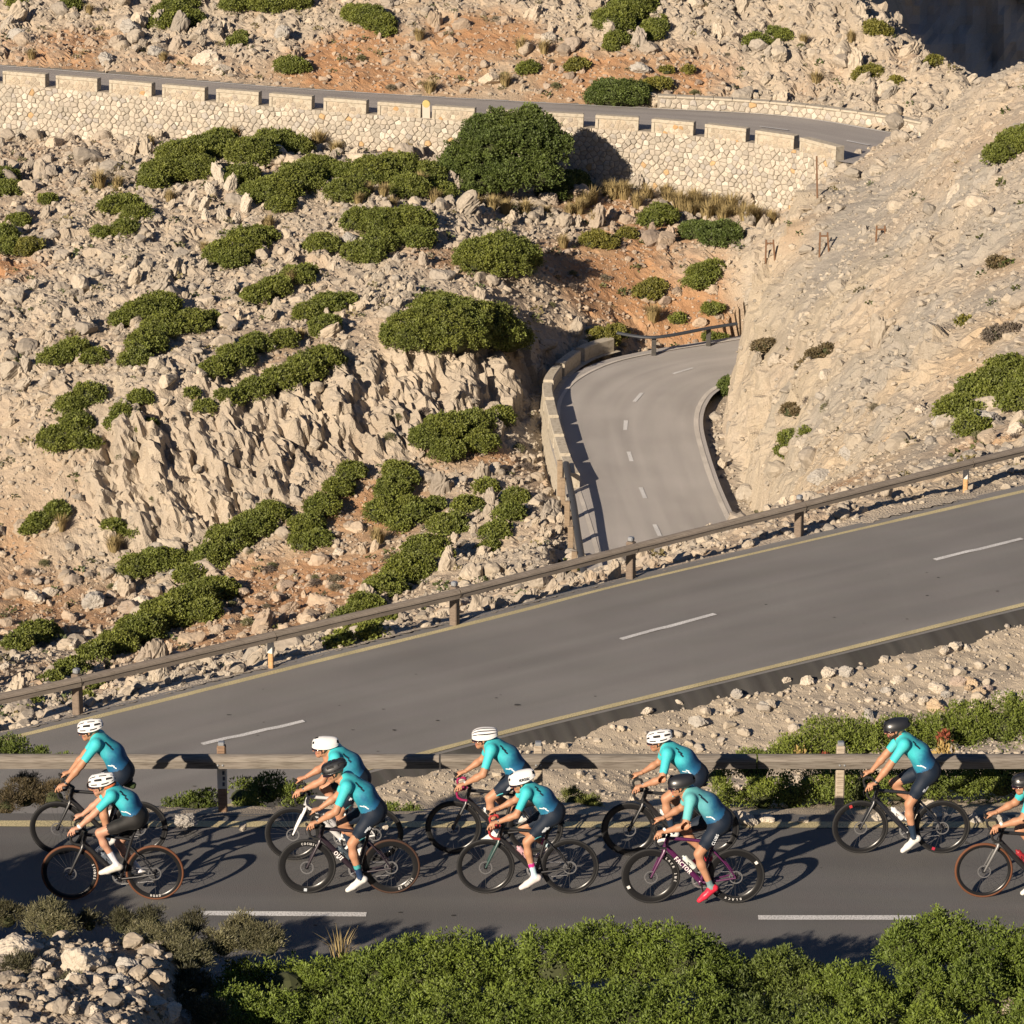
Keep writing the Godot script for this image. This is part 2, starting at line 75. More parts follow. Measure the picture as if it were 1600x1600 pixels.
["small green shrub high on the orange scree near the cut rock", "g", "t3", [7.07, -116.56, 0.29, 7.27, -116.62, 0.2]],
["tiny green shrub beside straw grass above the far guardrail", "g", "t3", [5.86, -116.32, 0.23]],
["bright green shrub behind the far guardrail at the cut rock", "g", "t3", [7.24, -115.75, 0.31, 6.92, -115.72, 0.22]],
["huge green bush on the right slope above the long guardrail", "g", "t3", [10.96, -80.06, 0.5, 11.73, -81.18, 0.6, 12.43, -81.77, 0.64, 10.94, -77.61, 0.36, 12.34, -79, 0.52, 13.16, -80.35, 0.63]],
["green bush cut by the right edge near the top of the cut slope", "g", "t3", [14.93, -101.98, 0.47, 15.43, -101.89, 0.55, 15.88, -101.35, 0.54]],
["green shrub on the pale boulders above the guardrail at right", "g", "t3", [8.21, -95.25, 0.34, 7.95, -95.4, 0.24, 8.57, -94.7, 0.22]],
["dry brown green shrub on the cut rock face", "b", "t3", [9.16, -98.13, 0.32, 8.9, -98.93, 0.25, 9.41, -97.83, 0.19]],
["small dry shrub left of the brown green one on the cut rock", "b", "t3", [8, -105.52, 0.25, 8.17, -105.16, 0.18]],
["grey green shrub at the lower left of the boulders on the cut slope", "b", "t3", [8.3, -97.6, 0.25, 8.47, -96.34, 0.19]],
["brownish shrub on the grey scree high at right", "b", "t3", [13.57, -92.9, 0.23, 13.69, -92.58, 0.16]],
["grey brown twiggy shrub at the right edge above the huge bush", "y", "t3", [12.66, -86.35, 0.27, 13.04, -86.14, 0.23]],
["small olive shrub on the grey scree above the huge bush", "o", "t3", [12.25, -89.21, 0.16]],
["green shrub cut by the top edge at far left", "g", "t4", [-21.18, -145.56, 0.39, -21.44, -145.88, 0.33]],
["second small green shrub cut by the top edge at left", "g", "t4", [-18.9, -144.95, 0.41]],
["bushy dark green shrub at the top left among grey rocks", "g", "t4", [-14.27, -142.86, 0.7, -14.51, -141.96, 0.54, -13.6, -142.31, 0.54, -14, -143.82, 0.6]],
["green shrub strip along the top edge left of the middle", "g", "t4", [-9.99, -142.86, 0.7, -9.18, -142.88, 0.59, -10.83, -143.22, 0.38, -11.78, -143.34, 0.49]],
["rounded green shrub near the top centre among orange soil", "g", "t4", [-5.99, -140.64, 0.64, -5.51, -139.86, 0.58, -6.55, -141.3, 0.48, -5.22, -139.25, 0.32]],
["small green shrub halfway up the grey rocks left of centre", "g", "t4", [-11.37, -139.55, 0.34, -11.28, -140.42, 0.24]],
["small green shrub just above the upper road left of centre", "g", "t4", [-9.01, -136.36, 0.49, -8.55, -136.37, 0.34]],
["tall dark green shrub cut by the top edge right of the middle", "g", "t4", [4.21, -139.15, 0.74, 4.9, -140.05, 0.79, 4.31, -137.8, 0.42, 5.37, -140.75, 0.59, 4.03, -137.27, 0.26]],
["narrow green shrub right of the tall dark one near the top", "g", "t4", [5.89, -138.9, 0.42, 5.87, -138.35, 0.31, 6.08, -139.73, 0.24]],
["dark green shrub among the pale rocks above the low wall", "g", "t4", [9.97, -137.69, 0.42, 10.32, -137.53, 0.31]],
["big rounded dark green bush at the edge of the upper road", "d", "t4", [4.03, -133.8, 0.76, 4.71, -133.85, 0.71, 3.57, -133.76, 0.51]],
["small green shrub above the upper road, left of the big rounded bush", "g", "t4", [0.65, -136.05, 0.34, 0.39, -135.94, 0.21]],
["olive shrub leaning on a grey rock above the upper road", "o", "t4", [2.66, -136.14, 0.34, 2.4, -136.02, 0.23]],
["shrub on the rocky skyline near the dark cliff", "o", "t4", [14.77, -137.34, 0.44, 15.08, -137.32, 0.31]],
["small shrub at the tip of the rocky skyline", "o", "t4", [16.77, -133.82, 0.28]],
["small green shrub on the rocks at upper right", "g", "t4", [11.1, -137.84, 0.29, 10.68, -138.24, 0.24]],
["yellow green shrub among rocks above the end of the low wall", "o", "t4", [14.06, -134.49, 0.38, 14.45, -134.58, 0.31, 15.2, -133.23, 0.25]],
["small olive shrub between grey rocks over the low wall", "o", "t4", [6.24, -135.76, 0.23, 7.1, -135.94, 0.21]],
["olive grass shrub above the start of the low wall", "o", "t4", [5.9, -134.77, 0.36, 5.52, -134.9, 0.23]]]
var tuft_spots := [[6.31, -125.39, 0.34, 0], [6.68, -125.03, 0.29, 0], [7.32, -124.94, 0.34, 0], [7.91, -124.71, 0.29, 0], [8.23, -125.2, 0.34, 0], [8.74, -124.42, 0.34, 0], [8.14, -109.09, 0.27, 0], [9.7, -124.59, 0.26, 0], [5.84, -126.9, 0.29, 0], [5.09, -126.25, 0.34, 0], [4.23, -125.93, 0.31, 0], [3.64, -126.37, 0.32, 0], [2.75, -124.68, 0.31, 0], [2.14, -123.64, 0.26, 0], [6.89, -125.91, 0.29, 0], [7.62, -125.89, 0.27, 0], [1.18, -123.2, 0.28, 0], [0.47, -122.44, 0.28, 0], [-0.71, -122.77, 0.26, 0], [-11.55, -134.5, 0.33, 0], [-10.8, -129.97, 0.3, 0], [-8.62, -117.89, 0.25, 0], [-7.5, -112.4, 0.28, 0], [-4.31, -119.46, 0.23, 0], [-5.5, -119.4, 0.23, 0], [-15.19, -122.76, 0.4, 0], [-14.47, -122.65, 0.28, 0], [-11.12, -130.9, 0.3, 0], [-13.91, -128.86, 0.22, 0], [-12.44, -121.12, 0.26, 0], [-7.65, -112, 0.28, 0], [-4.01, -96.7, 0.27, 0], [-13.75, -98.81, 0.25, 0], [-12.06, -98.05, 0.27, 0], [0, -115.5, 0.25, 0], [3, -125.14, 0.36, 0], [3.87, -126.01, 0.34, 0], [2.5, -123.88, 0.29, 0], [6.99, -125.54, 0.31, 0], [7.71, -125.41, 0.31, 0], [8.42, -125.08, 0.31, 0], [9.07, -124.74, 0.29, 0], [8.4, -109.13, 0.25, 0], [4.69, -125.31, 0.31, 0], [5.93, -126.01, 0.31, 0], [-5.2, -120.48, 0.23, 0], [-4.6, -119.81, 0.23, 0], [-3.39, -121.81, 0.26, 0], [-2.78, -120.54, 0.28, 0], [-6.24, -122.8, 0.24, 0], [4.96, -116.21, 0.29, 0], [1.84, -119.51, 0.25, 0], [-10.73, -116, 0.22, 0], [-7.51, -128.86, 0.3, 0], [-6.72, -127.8, 0.29, 0], [-3.93, -128.56, 0.3, 0], [-2.71, -128.8, 0.27, 0], [3.07, -122.84, 0.24, 0], [6.5, -125.3, 0.29, 0], [-6.87, -107.19, 0.17, 0], [-1.29, -121.95, 0.28, 0], [-0.23, -121.77, 0.28, 0], [-0.7, -122.21, 0.23, 0], [-19.67, -138.2, 0.24, 1], [-17.99, -144.14, 0.22, 1], [-14.24, -137.66, 0.21, 1], [-3.28, -134.55, 0.36, 1], [-0.26, -134.96, 0.26, 1], [-3.81, -138.6, 0.24, 1], [0.39, -137.47, 0.31, 1], [1.3, -137.26, 0.23, 1], [12.17, -134.77, 0.26, 1], [11.85, -137.4, 0.23, 1], [13.76, -137.07, 0.21, 1]]
var near_shrubs := [
["large dark green round tree-like bush reaching the top of the battlement wall", "d", "t3", [-1.67, -124.3, 1.05, 0.93, -0.71, -124.3, 1.19, 1.73, 0.47, -124.3, 1.09, 2.25, 1.19, -124.3, 0.9, 1.99, -0.12, -123.8, 1.04, 0.89, -1.3, -123.6, 0.85, 0.38, 1.24, -124.5, 0.62, 2.8, 0.36, -124.5, 0.67, 2.69, -2.19, -124, 0.71, 0.46, -0.59, -124.5, 0.71, 2.47, 0.95, -123.8, 0.85, 1.23, -2.49, -123.8, 0.62, -0.25, 1.78, -124.5, 0.52, 2.33, 0.71, -124.6, 0.52, 3.08, -1.19, -124.5, 0.62, 2.2]],
["broad bright green shrub in the foreground, left end of the row", "m", "t1", [-2.7, -32, 0.41, 0.6, -2.31, -32.1, 0.44, 0.65, -1.85, -32.1, 0.44, 0.68, -1.38, -32.1, 0.43, 0.74, -2.75, -31, 0.47, 0.54, -2.24, -31, 0.47, 0.55, -1.66, -31, 0.47, 0.55, -1.15, -31, 0.47, 0.55]],
["bright green foreground shrub in front of the shaded road patch", "m", "t1", [-0.92, -32, 0.45, 0.82, -0.46, -32.1, 0.43, 0.88, 0, -32.1, 0.41, 0.79, -0.64, -31, 0.51, 0.59, -0.06, -31, 0.51, 0.59]],
["tall bright green foreground shrub with the highest top left of the gap", "m", "t1", [0.46, -32, 0.42, 0.94, 0.85, -32.1, 0.42, 1.02, 1.32, -32.1, 0.43, 0.96, 1.74, -32, 0.41, 1.02, 2.03, -32, 0.34, 0.84, 0.51, -31, 0.52, 0.62, 1.09, -31, 0.52, 0.62, 1.66, -31, 0.52, 0.62]],
["low darker green shrub in the foreground gap", "e", "t1", [2.39, -31.9, 0.38, 0.64, 2.8, -32.1, 0.4, 0.77, 3.12, -32, 0.33, 0.69, 2.24, -31, 0.45, 0.48, 2.81, -31, 0.45, 0.48]],
["domed green shrub at the lower right of the foreground", "m", "t1", [4.06, -32, 0.38, 1.1, 4.45, -32.2, 0.41, 1.15, 4.8, -32.1, 0.38, 0.66, 5.09, -32, 0.34, 0.21, 5.33, -32.1, 0.34, 0.46, 5.46, -31.6, 0.39, 0.09, 4.14, -31.5, 0.4, 0.77, 4.66, -31.5, 0.4, 0.61]],
["yellow green shrub in the bottom right corner below the domed one", "m", "t1", [3.44, -31.6, 0.4, 0.73, 3.64, -31, 0.47, 0.59, 4.19, -30.8, 0.44, 0.55, 4.77, -30.6, 0.42, 0.15, 5.14, -30.8, 0.36, 0, 3.22, -30.6, 0.44, 0.52]],
["rounded grey green thyme bush beside the shaded road at lower left", "s", "t1", [-4.81, -32.5, 0.24, 0.48, -4.67, -32.4, 0.19, 0.32]],
["dark bush at the left edge of the foreground rubble", "k", "t1", [-4.9, -31, 0.28, -0.2, -4.7, -30.9, 0.22, -0.31]],
["dark bush in the bottom left corner", "k", "t1", [-4.91, -30, 0.3, -0.35, -4.67, -29.8, 0.22, -0.43]],
["grey green heath bush right of the pale foreground boulder", "s", "t1", [-3.51, -31.9, 0.29, -0.07, -3.76, -32, 0.2, 0.03, -3.25, -31.7, 0.22, 0.25]],
["low dark bush line at the road edge in the lower left", "k", "t1", [-4.07, -32.7, 0.16, 0.65, -3.74, -32.7, 0.17, 0.66, -3.34, -32.7, 0.16, 0.76, -4.41, -32.7, 0.13, 0.66, -5.26, -32.7, 0.17, 0.72]],
["low heath bush on the rubble in the bottom left", "s", "t1", [-4.31, -30.6, 0.16, -0.2, -4.42, -30.5, 0.14, -0.24]],
["dark heath bush at the right foot of the rubble", "k", "t1", [-3.2, -31.2, 0.21, 0.21, -3.32, -30.8, 0.19, -0.09, -3.02, -30.6, 0.19, 0.47]],
["small heath bush at the bottom edge of the rubble", "s", "t1", [-3.69, -29.9, 0.16, -0.27, -3.53, -29.8, 0.15, -0.26]],
["silvery heath bush left of the bright green row", "s", "t1", [-2.7, -32.2, 0.25, 1.23, -2.96, -32.1, 0.21, 0.94, -2.5, -32.1, 0.2, 1.18]],
["green hedge shrub behind the right half of the guardrail, beside the front post", "h", "t2", [4.1, -41.6, 0.37, 0.69, 4.57, -41.7, 0.37, 0.69, 4.01, -40.6, 0.33, 0.16, 4.47, -40.6, 0.33, 0.14, 3.67, -41.4, 0.33, 0.54]],
["green hedge shrub tapering off behind the two middle riders", "h", "t2", [3.14, -41, 0.3, 0.41, 2.63, -40.8, 0.23, 0.35, 3.19, -40.5, 0.28, 0.09, 2.7, -40.5, 0.23, 0.08, 3.6, -40.5, 0.29, 0.11]],
["green hedge shrub behind the bearded rider", "h", "t2", [5.04, -41.8, 0.37, 0.74, 5.51, -41.9, 0.39, 0.77, 4.92, -40.6, 0.33, 0.13, 5.38, -40.7, 0.34, 0.16]],
["tallest green hedge shrub at the right edge behind the guardrail", "h", "t2", [5.99, -42, 0.39, 0.8, 6.46, -42.1, 0.41, 0.86, 6.93, -42.1, 0.41, 0.87, 5.84, -40.8, 0.35, 0.19, 6.29, -40.8, 0.35, 0.2, 6.75, -40.8, 0.35, 0.21]],
["low green shrub under the rail right of the marked post", "h", "t2", [-3.49, -40.7, 0.25, 0.17, -3.13, -40.8, 0.25, 0.24, -2.79, -40.7, 0.23, 0.16, -3.35, -40.4, 0.18, 0.02]],
["dark green shrub under the rail left of the marked post", "e", "t2", [-4.1, -40.6, 0.2, -0.01, -4.34, -40.5, 0.15, -0.08, -3.91, -40.7, 0.18, 0.07]],
["small green shrub under the rail between two groups of riders", "h", "t2", [-1.47, -40.4, 0.13, -0.07, -1.27, -40.4, 0.11, -0.1, -1.67, -40.4, 0.13, -0.07]],
["feathery light green bush under the rail left of the black deep-rimmed bicycle", "f", "t2", [0.78, -40.6, 0.23, -0.01, 1.02, -40.5, 0.18, -0.07, 0.57, -40.5, 0.15, -0.11]],
["brown green bush in shade under the rail at left", "b", "t2", [-6.26, -40.8, 0.28, 0.48, -5.88, -40.7, 0.25, 0.33, -6.47, -40.5, 0.21, 0.29]],
["dark leafy shrub above the rail at the left edge", "e", "t2", [-6.53, -41.6, 0.22, 1.53, -6.18, -41.5, 0.15, 1.28, -5.83, -41.4, 0.1, 1.12, -6.86, -41.6, 0.25, 1.63]]]
var boulder_spots := [
["stone in the pile of rounded rocks beyond the hedge", "t2", [6.72, -54.43, 0.12, "w", 6.97, -54.29, 0.12, "w", 7.26, -54.67, 0.15, "w", 7.19, -54.05, 0.18, "o", 7.38, -54.46, 0.1, "g", 7.64, -54.91, 0.14, "r", 7.55, -54.15, 0.15, "w", 7.79, -54.69, 0.09, "o", 7.87, -54.91, 0.13, "o", 7.85, -54.07, 0.13, "w", 7.96, -54.49, 0.11, "o", 8.14, -54.69, 0.1, "r", 8.38, -54.41, 0.19, "w"]],
["pale stone lying along the broken asphalt edge", "t2", [3.79, -54.11, 0.11, "g", 4.67, -54.72, 0.1, "w", 5.03, -54.74, 0.12, "w", 5.46, -55.02, 0.14, "w", 5.71, -55.1, 0.13, "g", 6.46, -55.58, 0.1, "w", 7.53, -56.05, 0.11, "w", 7.78, -56.25, 0.15, "w", 7.97, -56.3, 0.09, "w"]],
["loose stone on the gravel between the two roads", "t2", [2.25, -53.4, 0.1, "w", 2.8, -53.78, 0.09, "w", 3.12, -53.24, 0.14, "g", 3.71, -53.58, 0.12, "w", 4.26, -53.86, 0.1, "g", 5.97, -53.57, 0.14, "g", 6.38, -54.59, 0.1, "g", 6.64, -54.96, 0.11, "w"]],
["rock at the foot of the near guardrail", "t2", [-5.82, -39.47, 0.06, "w", -4.03, -39.03, 0.16, "g", -3.3, -38.81, 0.06, "w", -1.57, -38.9, 0.06, "w", 2.53, -39.32, 0.11, "g", 2.91, -39.34, 0.16, "w", 3.15, -39.39, 0.1, "w", 3.63, -39.38, 0.08, "w", 4.57, -39.51, 0.12, "w", 5.04, -39.51, 0.1, "w", 5.26, -39.67, 0.17, "w", 5.74, -39.39, 0.11, "g", 6.14, -39.37, 0.11, "g"]],
["boulder on the stony slope left of the cliff foot", "t3", [-13.54, -85.58, 0.21, "w", -13.52, -87.44, 0.17, "w", -13.74, -92.02, 0.15, "w", -14.12, -95.48, 0.32, "w", -13.74, -95.87, 0.23, "w", -12.32, -89.86, 0.29, "w", -13.04, -96.74, 0.15, "w", -12.35, -95.23, 0.47, "g", -11.72, -96.22, 0.25, "w", -10.91, -95.04, 0.25, "w"]],
["boulder among the shrubs at mid slope", "t3", [-17.21, -116.74, 0.22, "g", -10.09, -96.44, 0.15, "g", -10.01, -102.54, 0.18, "w", -7.64, -106.29, 0.17, "g", -5.14, -96.31, 0.19, "w", -5.64, -116.13, 0.27, "g"]],
["boulder above the right half of the long guardrail", "t3", [8.41, -94.33, 0.26, "w", 8.16, -86.09, 0.34, "g", 9.19, -95.82, 0.26, "w", 8.96, -86.23, 0.3, "g", 9.73, -92.18, 0.32, "g", 10.2, -89.46, 0.17, "w", 9.74, -83.57, 0.36, "o", 10.57, -84.52, 0.2, "w", 10.5, -79.86, 0.25, "g", 11.29, -78, 0.4, "g", 11.71, -75.73, 0.27, "w"]],
["boulder in the foreground rubble", "t1", [-4.94, -31.36, 0.22, "w", -4.69, -30.96, 0.1, "w", -4.14, -29.17, 0.09, "w", -4.25, -30.22, 0.08, "w", -4.23, -31.07, 0.29, "w", -3.89, -29.07, 0.08, "w", -3.79, -30.26, 0.11, "g", -3.77, -30.92, 0.13, "g", -3.44, -29.88, 0.1, "w", -3.3, -30.22, 0.12, "w", -3.21, -30.58, 0.09, "g", -3.66, -35.79, 0.13, "w", 5.23, -34.17, 0.13, "g", 5.45, -34.2, 0.1, "w", 5.18, -31.79, 0.07, "g"]],
["large rock above the upper road", "t4", [-20.65, -140.68, 0.37, "g", -16.61, -137.86, 0.42, "g", -15.88, -140.89, 0.48, "g", -14.58, -138.46, 0.42, "g", -12.54, -137.68, 0.57, "w", -11.79, -136.4, 0.36, "w", -9.52, -139.56, 0.42, "g", 1.44, -138.07, 0.42, "w", 3.82, -139.12, 0.32, "w", 5.16, -135.74, 0.39, "g"]],
["tall slab of the jagged pale pinnacle among the upper shrubs", "t3", [-11.55, -120.28, 0.28, "p", -11.09, -119.71, 0.3, "p", -10.9, -118.62, 0.25, "p", -10.87, -121.26, 0.33, "p", -10.71, -122.8, 0.4, "p", -10.34, -118.96, 0.3, "p", -10.28, -121.85, 0.37, "p", -9.78, -118.28, 0.3, "p", -9.57, -119.42, 0.32, "p"]]]
var cushion_spots := [[-7.43, -90.42, 0.19, 0], [-9.15, -89.31, 0.11, 0], [-7.86, -97.06, 0.13, 0], [-11.11, -88.97, 0.11, 0], [-10.86, -97.84, 0.14, 0], [-13.27, -84.91, 0.13, 0], [-7.23, -86.22, 0.18, 0], [-14.09, -97.45, 0.17, 0], [-13.19, -90.3, 0.13, 0], [-10.01, -85.07, 0.14, 0], [-14.54, -96.97, 0.16, 0], [-10.73, -91.28, 0.13, 0], [-10.13, -94.43, 0.16, 0], [-9.41, -96.36, 0.14, 0], [-10.81, -90.59, 0.12, 0], [-10.5, -91.21, 0.19, 0], [-11.98, -91.91, 0.11, 0], [-11.53, -96.86, 0.2, 0], [-10.99, -87.78, 0.13, 0], [-8.1, -93.13, 0.13, 0], [-9.9, -86.89, 0.18, 0], [-10.83, -97.42, 0.17, 0], [-12.61, -90.13, 0.19, 0], [-10.87, -91.96, 0.1, 0], [-11.24, -97.19, 0.17, 0], [-11.68, -89.47, 0.09, 0], [-13.74, -91.21, 0.15, 0], [-9.93, -87.06, 0.14, 0], [-8.66, -91.48, 0.19, 0], [-10.24, -96.92, 0.14, 0], [-8.48, -94.13, 0.11, 0], [-11.54, -95.13, 0.16, 0], [-11.95, -96.39, 0.14, 0], [-10.86, -85.97, 0.19, 0], [-10.61, -97.38, 0.18, 0], [-3.37, -80.58, 0.11, 0], [-7.05, -92.54, 0.11, 0], [-2.98, -79.99, 0.12, 0], [-2.44, -90.91, 0.19, 0], [-4.7, -87.62, 0.17, 0], [-7.33, -93.27, 0.1, 0], [-3.82, -89.03, 0.16, 0], [-5.16, -94.18, 0.2, 0], [-3.69, -95.22, 0.11, 0], [-4.11, -92.97, 0.14, 0], [-3.24, -90.14, 0.19, 0], [-3.48, -88.41, 0.11, 0], [-5, -88.03, 0.19, 0], [-7.2, -95.87, 0.18, 0], [-3.07, -93.27, 0.18, 0], [-2.94, -82.22, 0.12, 0], [-5.11, -93.46, 0.19, 0], [-5.75, -94.19, 0.2, 0], [-7.15, -96.12, 0.16, 0], [-2.39, -91.24, 0.11, 0], [-5.76, -94.7, 0.13, 0], [-6.87, -94.41, 0.1, 0], [-3.98, -80.07, 0.12, 0], [-6.53, -55.43, 0.07, 0], [-8.49, -82.78, 0.09, 0], [-8.23, -82.45, 0.12, 0], [-9.08, -81.74, 0.14, 0], [-1.84, -101.94, 0.2, 0], [0.2, -103.38, 0.18, 0], [0.47, -102.1, 0.2, 0], [0.27, -103.64, 0.18, 0], [-3.84, -102.39, 0.19, 0], [-1.7, -103.42, 0.13, 0], [-3.59, -103.48, 0.14, 0], [-2.77, -103.92, 0.19, 0], [10.91, -76.48, 0.19, 1], [10.76, -79.05, 0.15, 1], [11.94, -76.45, 0.17, 1], [11.55, -75.1, 0.13, 1], [10.48, -85.51, 0.11, 1], [9.42, -93.11, 0.11, 1], [9.77, -86.34, 0.12, 1], [9.78, -93.71, 0.11, 1], [9.71, -87.69, 0.17, 1], [9.05, -94.56, 0.17, 1], [8.7, -96.07, 0.18, 1], [9.2, -94.45, 0.16, 1], [1.76, -134.84, 0.22, 2], [11.71, -137.04, 0.15, 2], [7.17, -137.48, 0.18, 2], [7.32, -134.59, 0.21, 2], [-4.85, -134.8, 0.2, 2], [-0.32, -135.83, 0.18, 2], [5.3, -136.37, 0.15, 2], [0.67, -137.54, 0.14, 2], [9.19, -138.08, 0.18, 2], [14.1, -134.01, 0.16, 2], [1.56, -136.68, 0.14, 2], [10.87, -137.77, 0.14, 2], [8.75, -137.14, 0.13, 2], [5.31, -135.31, 0.13, 2], [7.66, -138.6, 0.18, 2], [-6.13, -137.4, 0.23, 2], [-0.68, -140.14, 0.22, 2], [14.26, -135.98, 0.22, 2], [5.83, -117.66, 0.17, 3], [1.38, -114.5, 0.13, 3], [2.15, -117.5, 0.17, 3], [3.14, -123.19, 0.12, 3], [2.12, -116.36, 0.18, 3], [3.8, -120.97, 0.16, 3], [1.38, -122.71, 0.16, 3], [2.7, -118.83, 0.1, 3], [3.3, -117.94, 0.18, 3], [0.57, -116.25, 0.13, 3], [-11.95, -98.96, 0.11, 4], [-12.43, -100.91, 0.13, 4], [-10.52, -101.9, 0.12, 4], [-12, -101.57, 0.13, 4], [-11.7, -100.91, 0.11, 4], [-10.15, -100.16, 0.12, 4], [-13.43, -99.43, 0.13, 4], [-14.19, -102.65, 0.12, 4], [-14.63, -105.33, 0.1, 4], [-11.69, -100.85, 0.11, 4], [-12.09, -100.69, 0.14, 4], [-10.81, -98.27, 0.12, 4], [-10.96, -99.53, 0.13, 4], [-14, -102.59, 0.08, 4]]
# ------------------------------------------------------------------ mesh building
class Mb:
	var v := PackedVector3Array()
	var c := PackedColorArray()
	var uv := PackedVector2Array()
	var ix := PackedInt32Array()
	var col := Color.WHITE
	var use_uv := false
	func p(a: Vector3, t := Vector2.ZERO) -> int:
		v.append(a); c.append(col)
		if use_uv: uv.append(t)
		return v.size() - 1
	func t3(a: int, b: int, d: int) -> void:
		ix.append(a); ix.append(b); ix.append(d)
	func q4(a: int, b: int, d: int, e: int) -> void:
		ix.append(a); ix.append(b); ix.append(d)
		ix.append(a); ix.append(d); ix.append(e)
	func quad(a: Vector3, b: Vector3, d: Vector3, e: Vector3) -> void:
		var n := p(a); p(b); p(d); p(e)
		q4(n, n + 1, n + 2, n + 3)
	func tri(a: Vector3, b: Vector3, d: Vector3) -> void:
		var n := p(a); p(b); p(d)
		t3(n, n + 1, n + 2)
	# a box with chamfered edges, in the frame m
	func box(m: Transform3D, size: Vector3, ch := 0.0) -> void:
		var h := size * 0.5
		if ch <= 0.0:
			var k := []
			for i in 8: k.append(m * Vector3(h.x if i & 1 else -h.x, h.y if i & 2 else -h.y, h.z if i & 4 else -h.z))
			for f in [[0, 1, 3, 2], [5, 4, 6, 7], [4, 0, 2, 6], [1, 5, 7, 3], [2, 3, 7, 6], [4, 5, 1, 0]]:
				quad(k[f[0]], k[f[1]], k[f[2]], k[f[3]])
			return
		var i3 := h - Vector3(ch, ch, ch)
		for ax in 3:
			var u := (ax + 1) % 3
			var w := (ax + 2) % 3
			for s in [-1.0, 1.0]:
				var a := []
				for st in [[-1, -1], [1, -1], [1, 1], [-1, 1]]:
					var q := Vector3.ZERO
					q[ax] = s * h[ax]; q[u] = st[0] * i3[u]; q[w] = st[1] * i3[w]
					a.append(m * q)
				if s > 0: quad(a[3], a[2], a[1], a[0])
				else: quad(a[0], a[1], a[2], a[3])
			for s in [-1.0, 1.0]:
				for t in [-1.0, 1.0]:
					var a := []
					for e in [-1.0, 1.0]:
						var q := Vector3.ZERO
						q[ax] = e * i3[ax]; q[u] = s * h[u]; q[w] = t * i3[w]
						var r := Vector3.ZERO
						r[ax] = e * i3[ax]; r[u] = s * i3[u]; r[w] = t * h[w]
						a.append(m * q); a.append(m * r)
					if s * t > 0: quad(a[0], a[2], a[3], a[1])
					else: quad(a[0], a[1], a[3], a[2])
		for sx in [-1.0, 1.0]:
			for sy in [-1.0, 1.0]:
				for sz in [-1.0, 1.0]:
					var a := m * Vector3(sx * h.x, sy * i3.y, sz * i3.z)
					var b := m * Vector3(sx * i3.x, sy * h.y, sz * i3.z)
					var d := m * Vector3(sx * i3.x, sy * i3.y, sz * h.z)
					if sx * sy * sz > 0: tri(a, d, b)
					else: tri(a, b, d)
	# a tube through points with a radius at each; shared vertices, so smooth normals work
	func tube(pts: Array, rad: Array, sides := 8, caps := true, flat := 1.0, up := Vector3.UP) -> void:
		var n := pts.size()
		var rows := []
		var side := Vector3.ZERO
		for i in n:
			var d: Vector3 = (pts[mini(i + 1, n - 1)] - pts[maxi(i - 1, 0)]).normalized()
			if i == 0:
				side = d.cross(up)
				if side.length() < 0.05: side = d.cross(Vector3.RIGHT)
			side = (side - d * side.dot(d)).normalized()
			var w := d.cross(side)
			var row := []
			for k in sides:
				var a := TAU * k / sides
				row.append(p(pts[i] + (side * cos(a) + w * sin(a) * flat) * rad[mini(i, rad.size() - 1)]))
			rows.append(row)
		for i in n - 1:
			for k in sides:
				q4(rows[i][k], rows[i][(k + 1) % sides], rows[i + 1][(k + 1) % sides], rows[i + 1][k])
		if caps:
			for e in [0, n - 1]:
				var m := p(pts[e])
				var ring := []
				for k in sides: ring.append(p(v[rows[e][k]]))
				for k in sides:
					if e == 0: t3(m, ring[(k + 1) % sides], ring[k])
					else: t3(m, ring[k], ring[(k + 1) % sides])
	# turns a profile of (radius, along) round the axis of frame m (its x axis)
	func lathe(m: Transform3D, prof: Array, sides := 24, closed := false) -> void:
		var rows := []
		for q in prof:
			var row := []
			for k in sides:
				var a := TAU * k / sides
				row.append(p(m * Vector3(q[1], q[0] * cos(a), q[0] * sin(a))))
			rows.append(row)
		var n := prof.size()
		for i in (n if closed else n - 1):
			var j := (i + 1) % n
			for k in sides:
				q4(rows[i][k], rows[j][k], rows[j][(k + 1) % sides], rows[i][(k + 1) % sides])
	func mesh(mat: Material, smooth := false) -> ArrayMesh:
		var a := []
		a.resize(Mesh.ARRAY_MAX)
		a[Mesh.ARRAY_VERTEX] = v
		a[Mesh.ARRAY_COLOR] = c
		if use_uv: a[Mesh.ARRAY_TEX_UV] = uv
		a[Mesh.ARRAY_INDEX] = ix
		if smooth:
			var nn := PackedVector3Array()
			nn.resize(v.size())
			for i in range(0, ix.size(), 3):
				var f := (v[ix[i + 2]] - v[ix[i]]).cross(v[ix[i + 1]] - v[ix[i]])
				nn[ix[i]] += f; nn[ix[i + 1]] += f; nn[ix[i + 2]] += f
			for i in nn.size():
				nn[i] = nn[i].normalized() if nn[i].length_squared() > 1e-20 else Vector3.UP
			a[Mesh.ARRAY_NORMAL] = nn
		var m := ArrayMesh.new()
		m.add_surface_from_arrays(Mesh.PRIMITIVE_TRIANGLES, a)
		m.surface_set_material(0, mat)
		return m

var taken := {}
func numbered(called: String) -> String:
	var n: int = taken.get(called, 0)
	taken[called] = n + 1
	return called if n == 0 else "%s_%03d" % [called, n]

func tag(o: Node3D, label := "", category := "", group := "", kind := "") -> Node3D:
	if label: o.set_meta("label", label)
	if category: o.set_meta("category", category)
	if group: o.set_meta("group", group)
	if kind: o.set_meta("kind", kind)
	return o

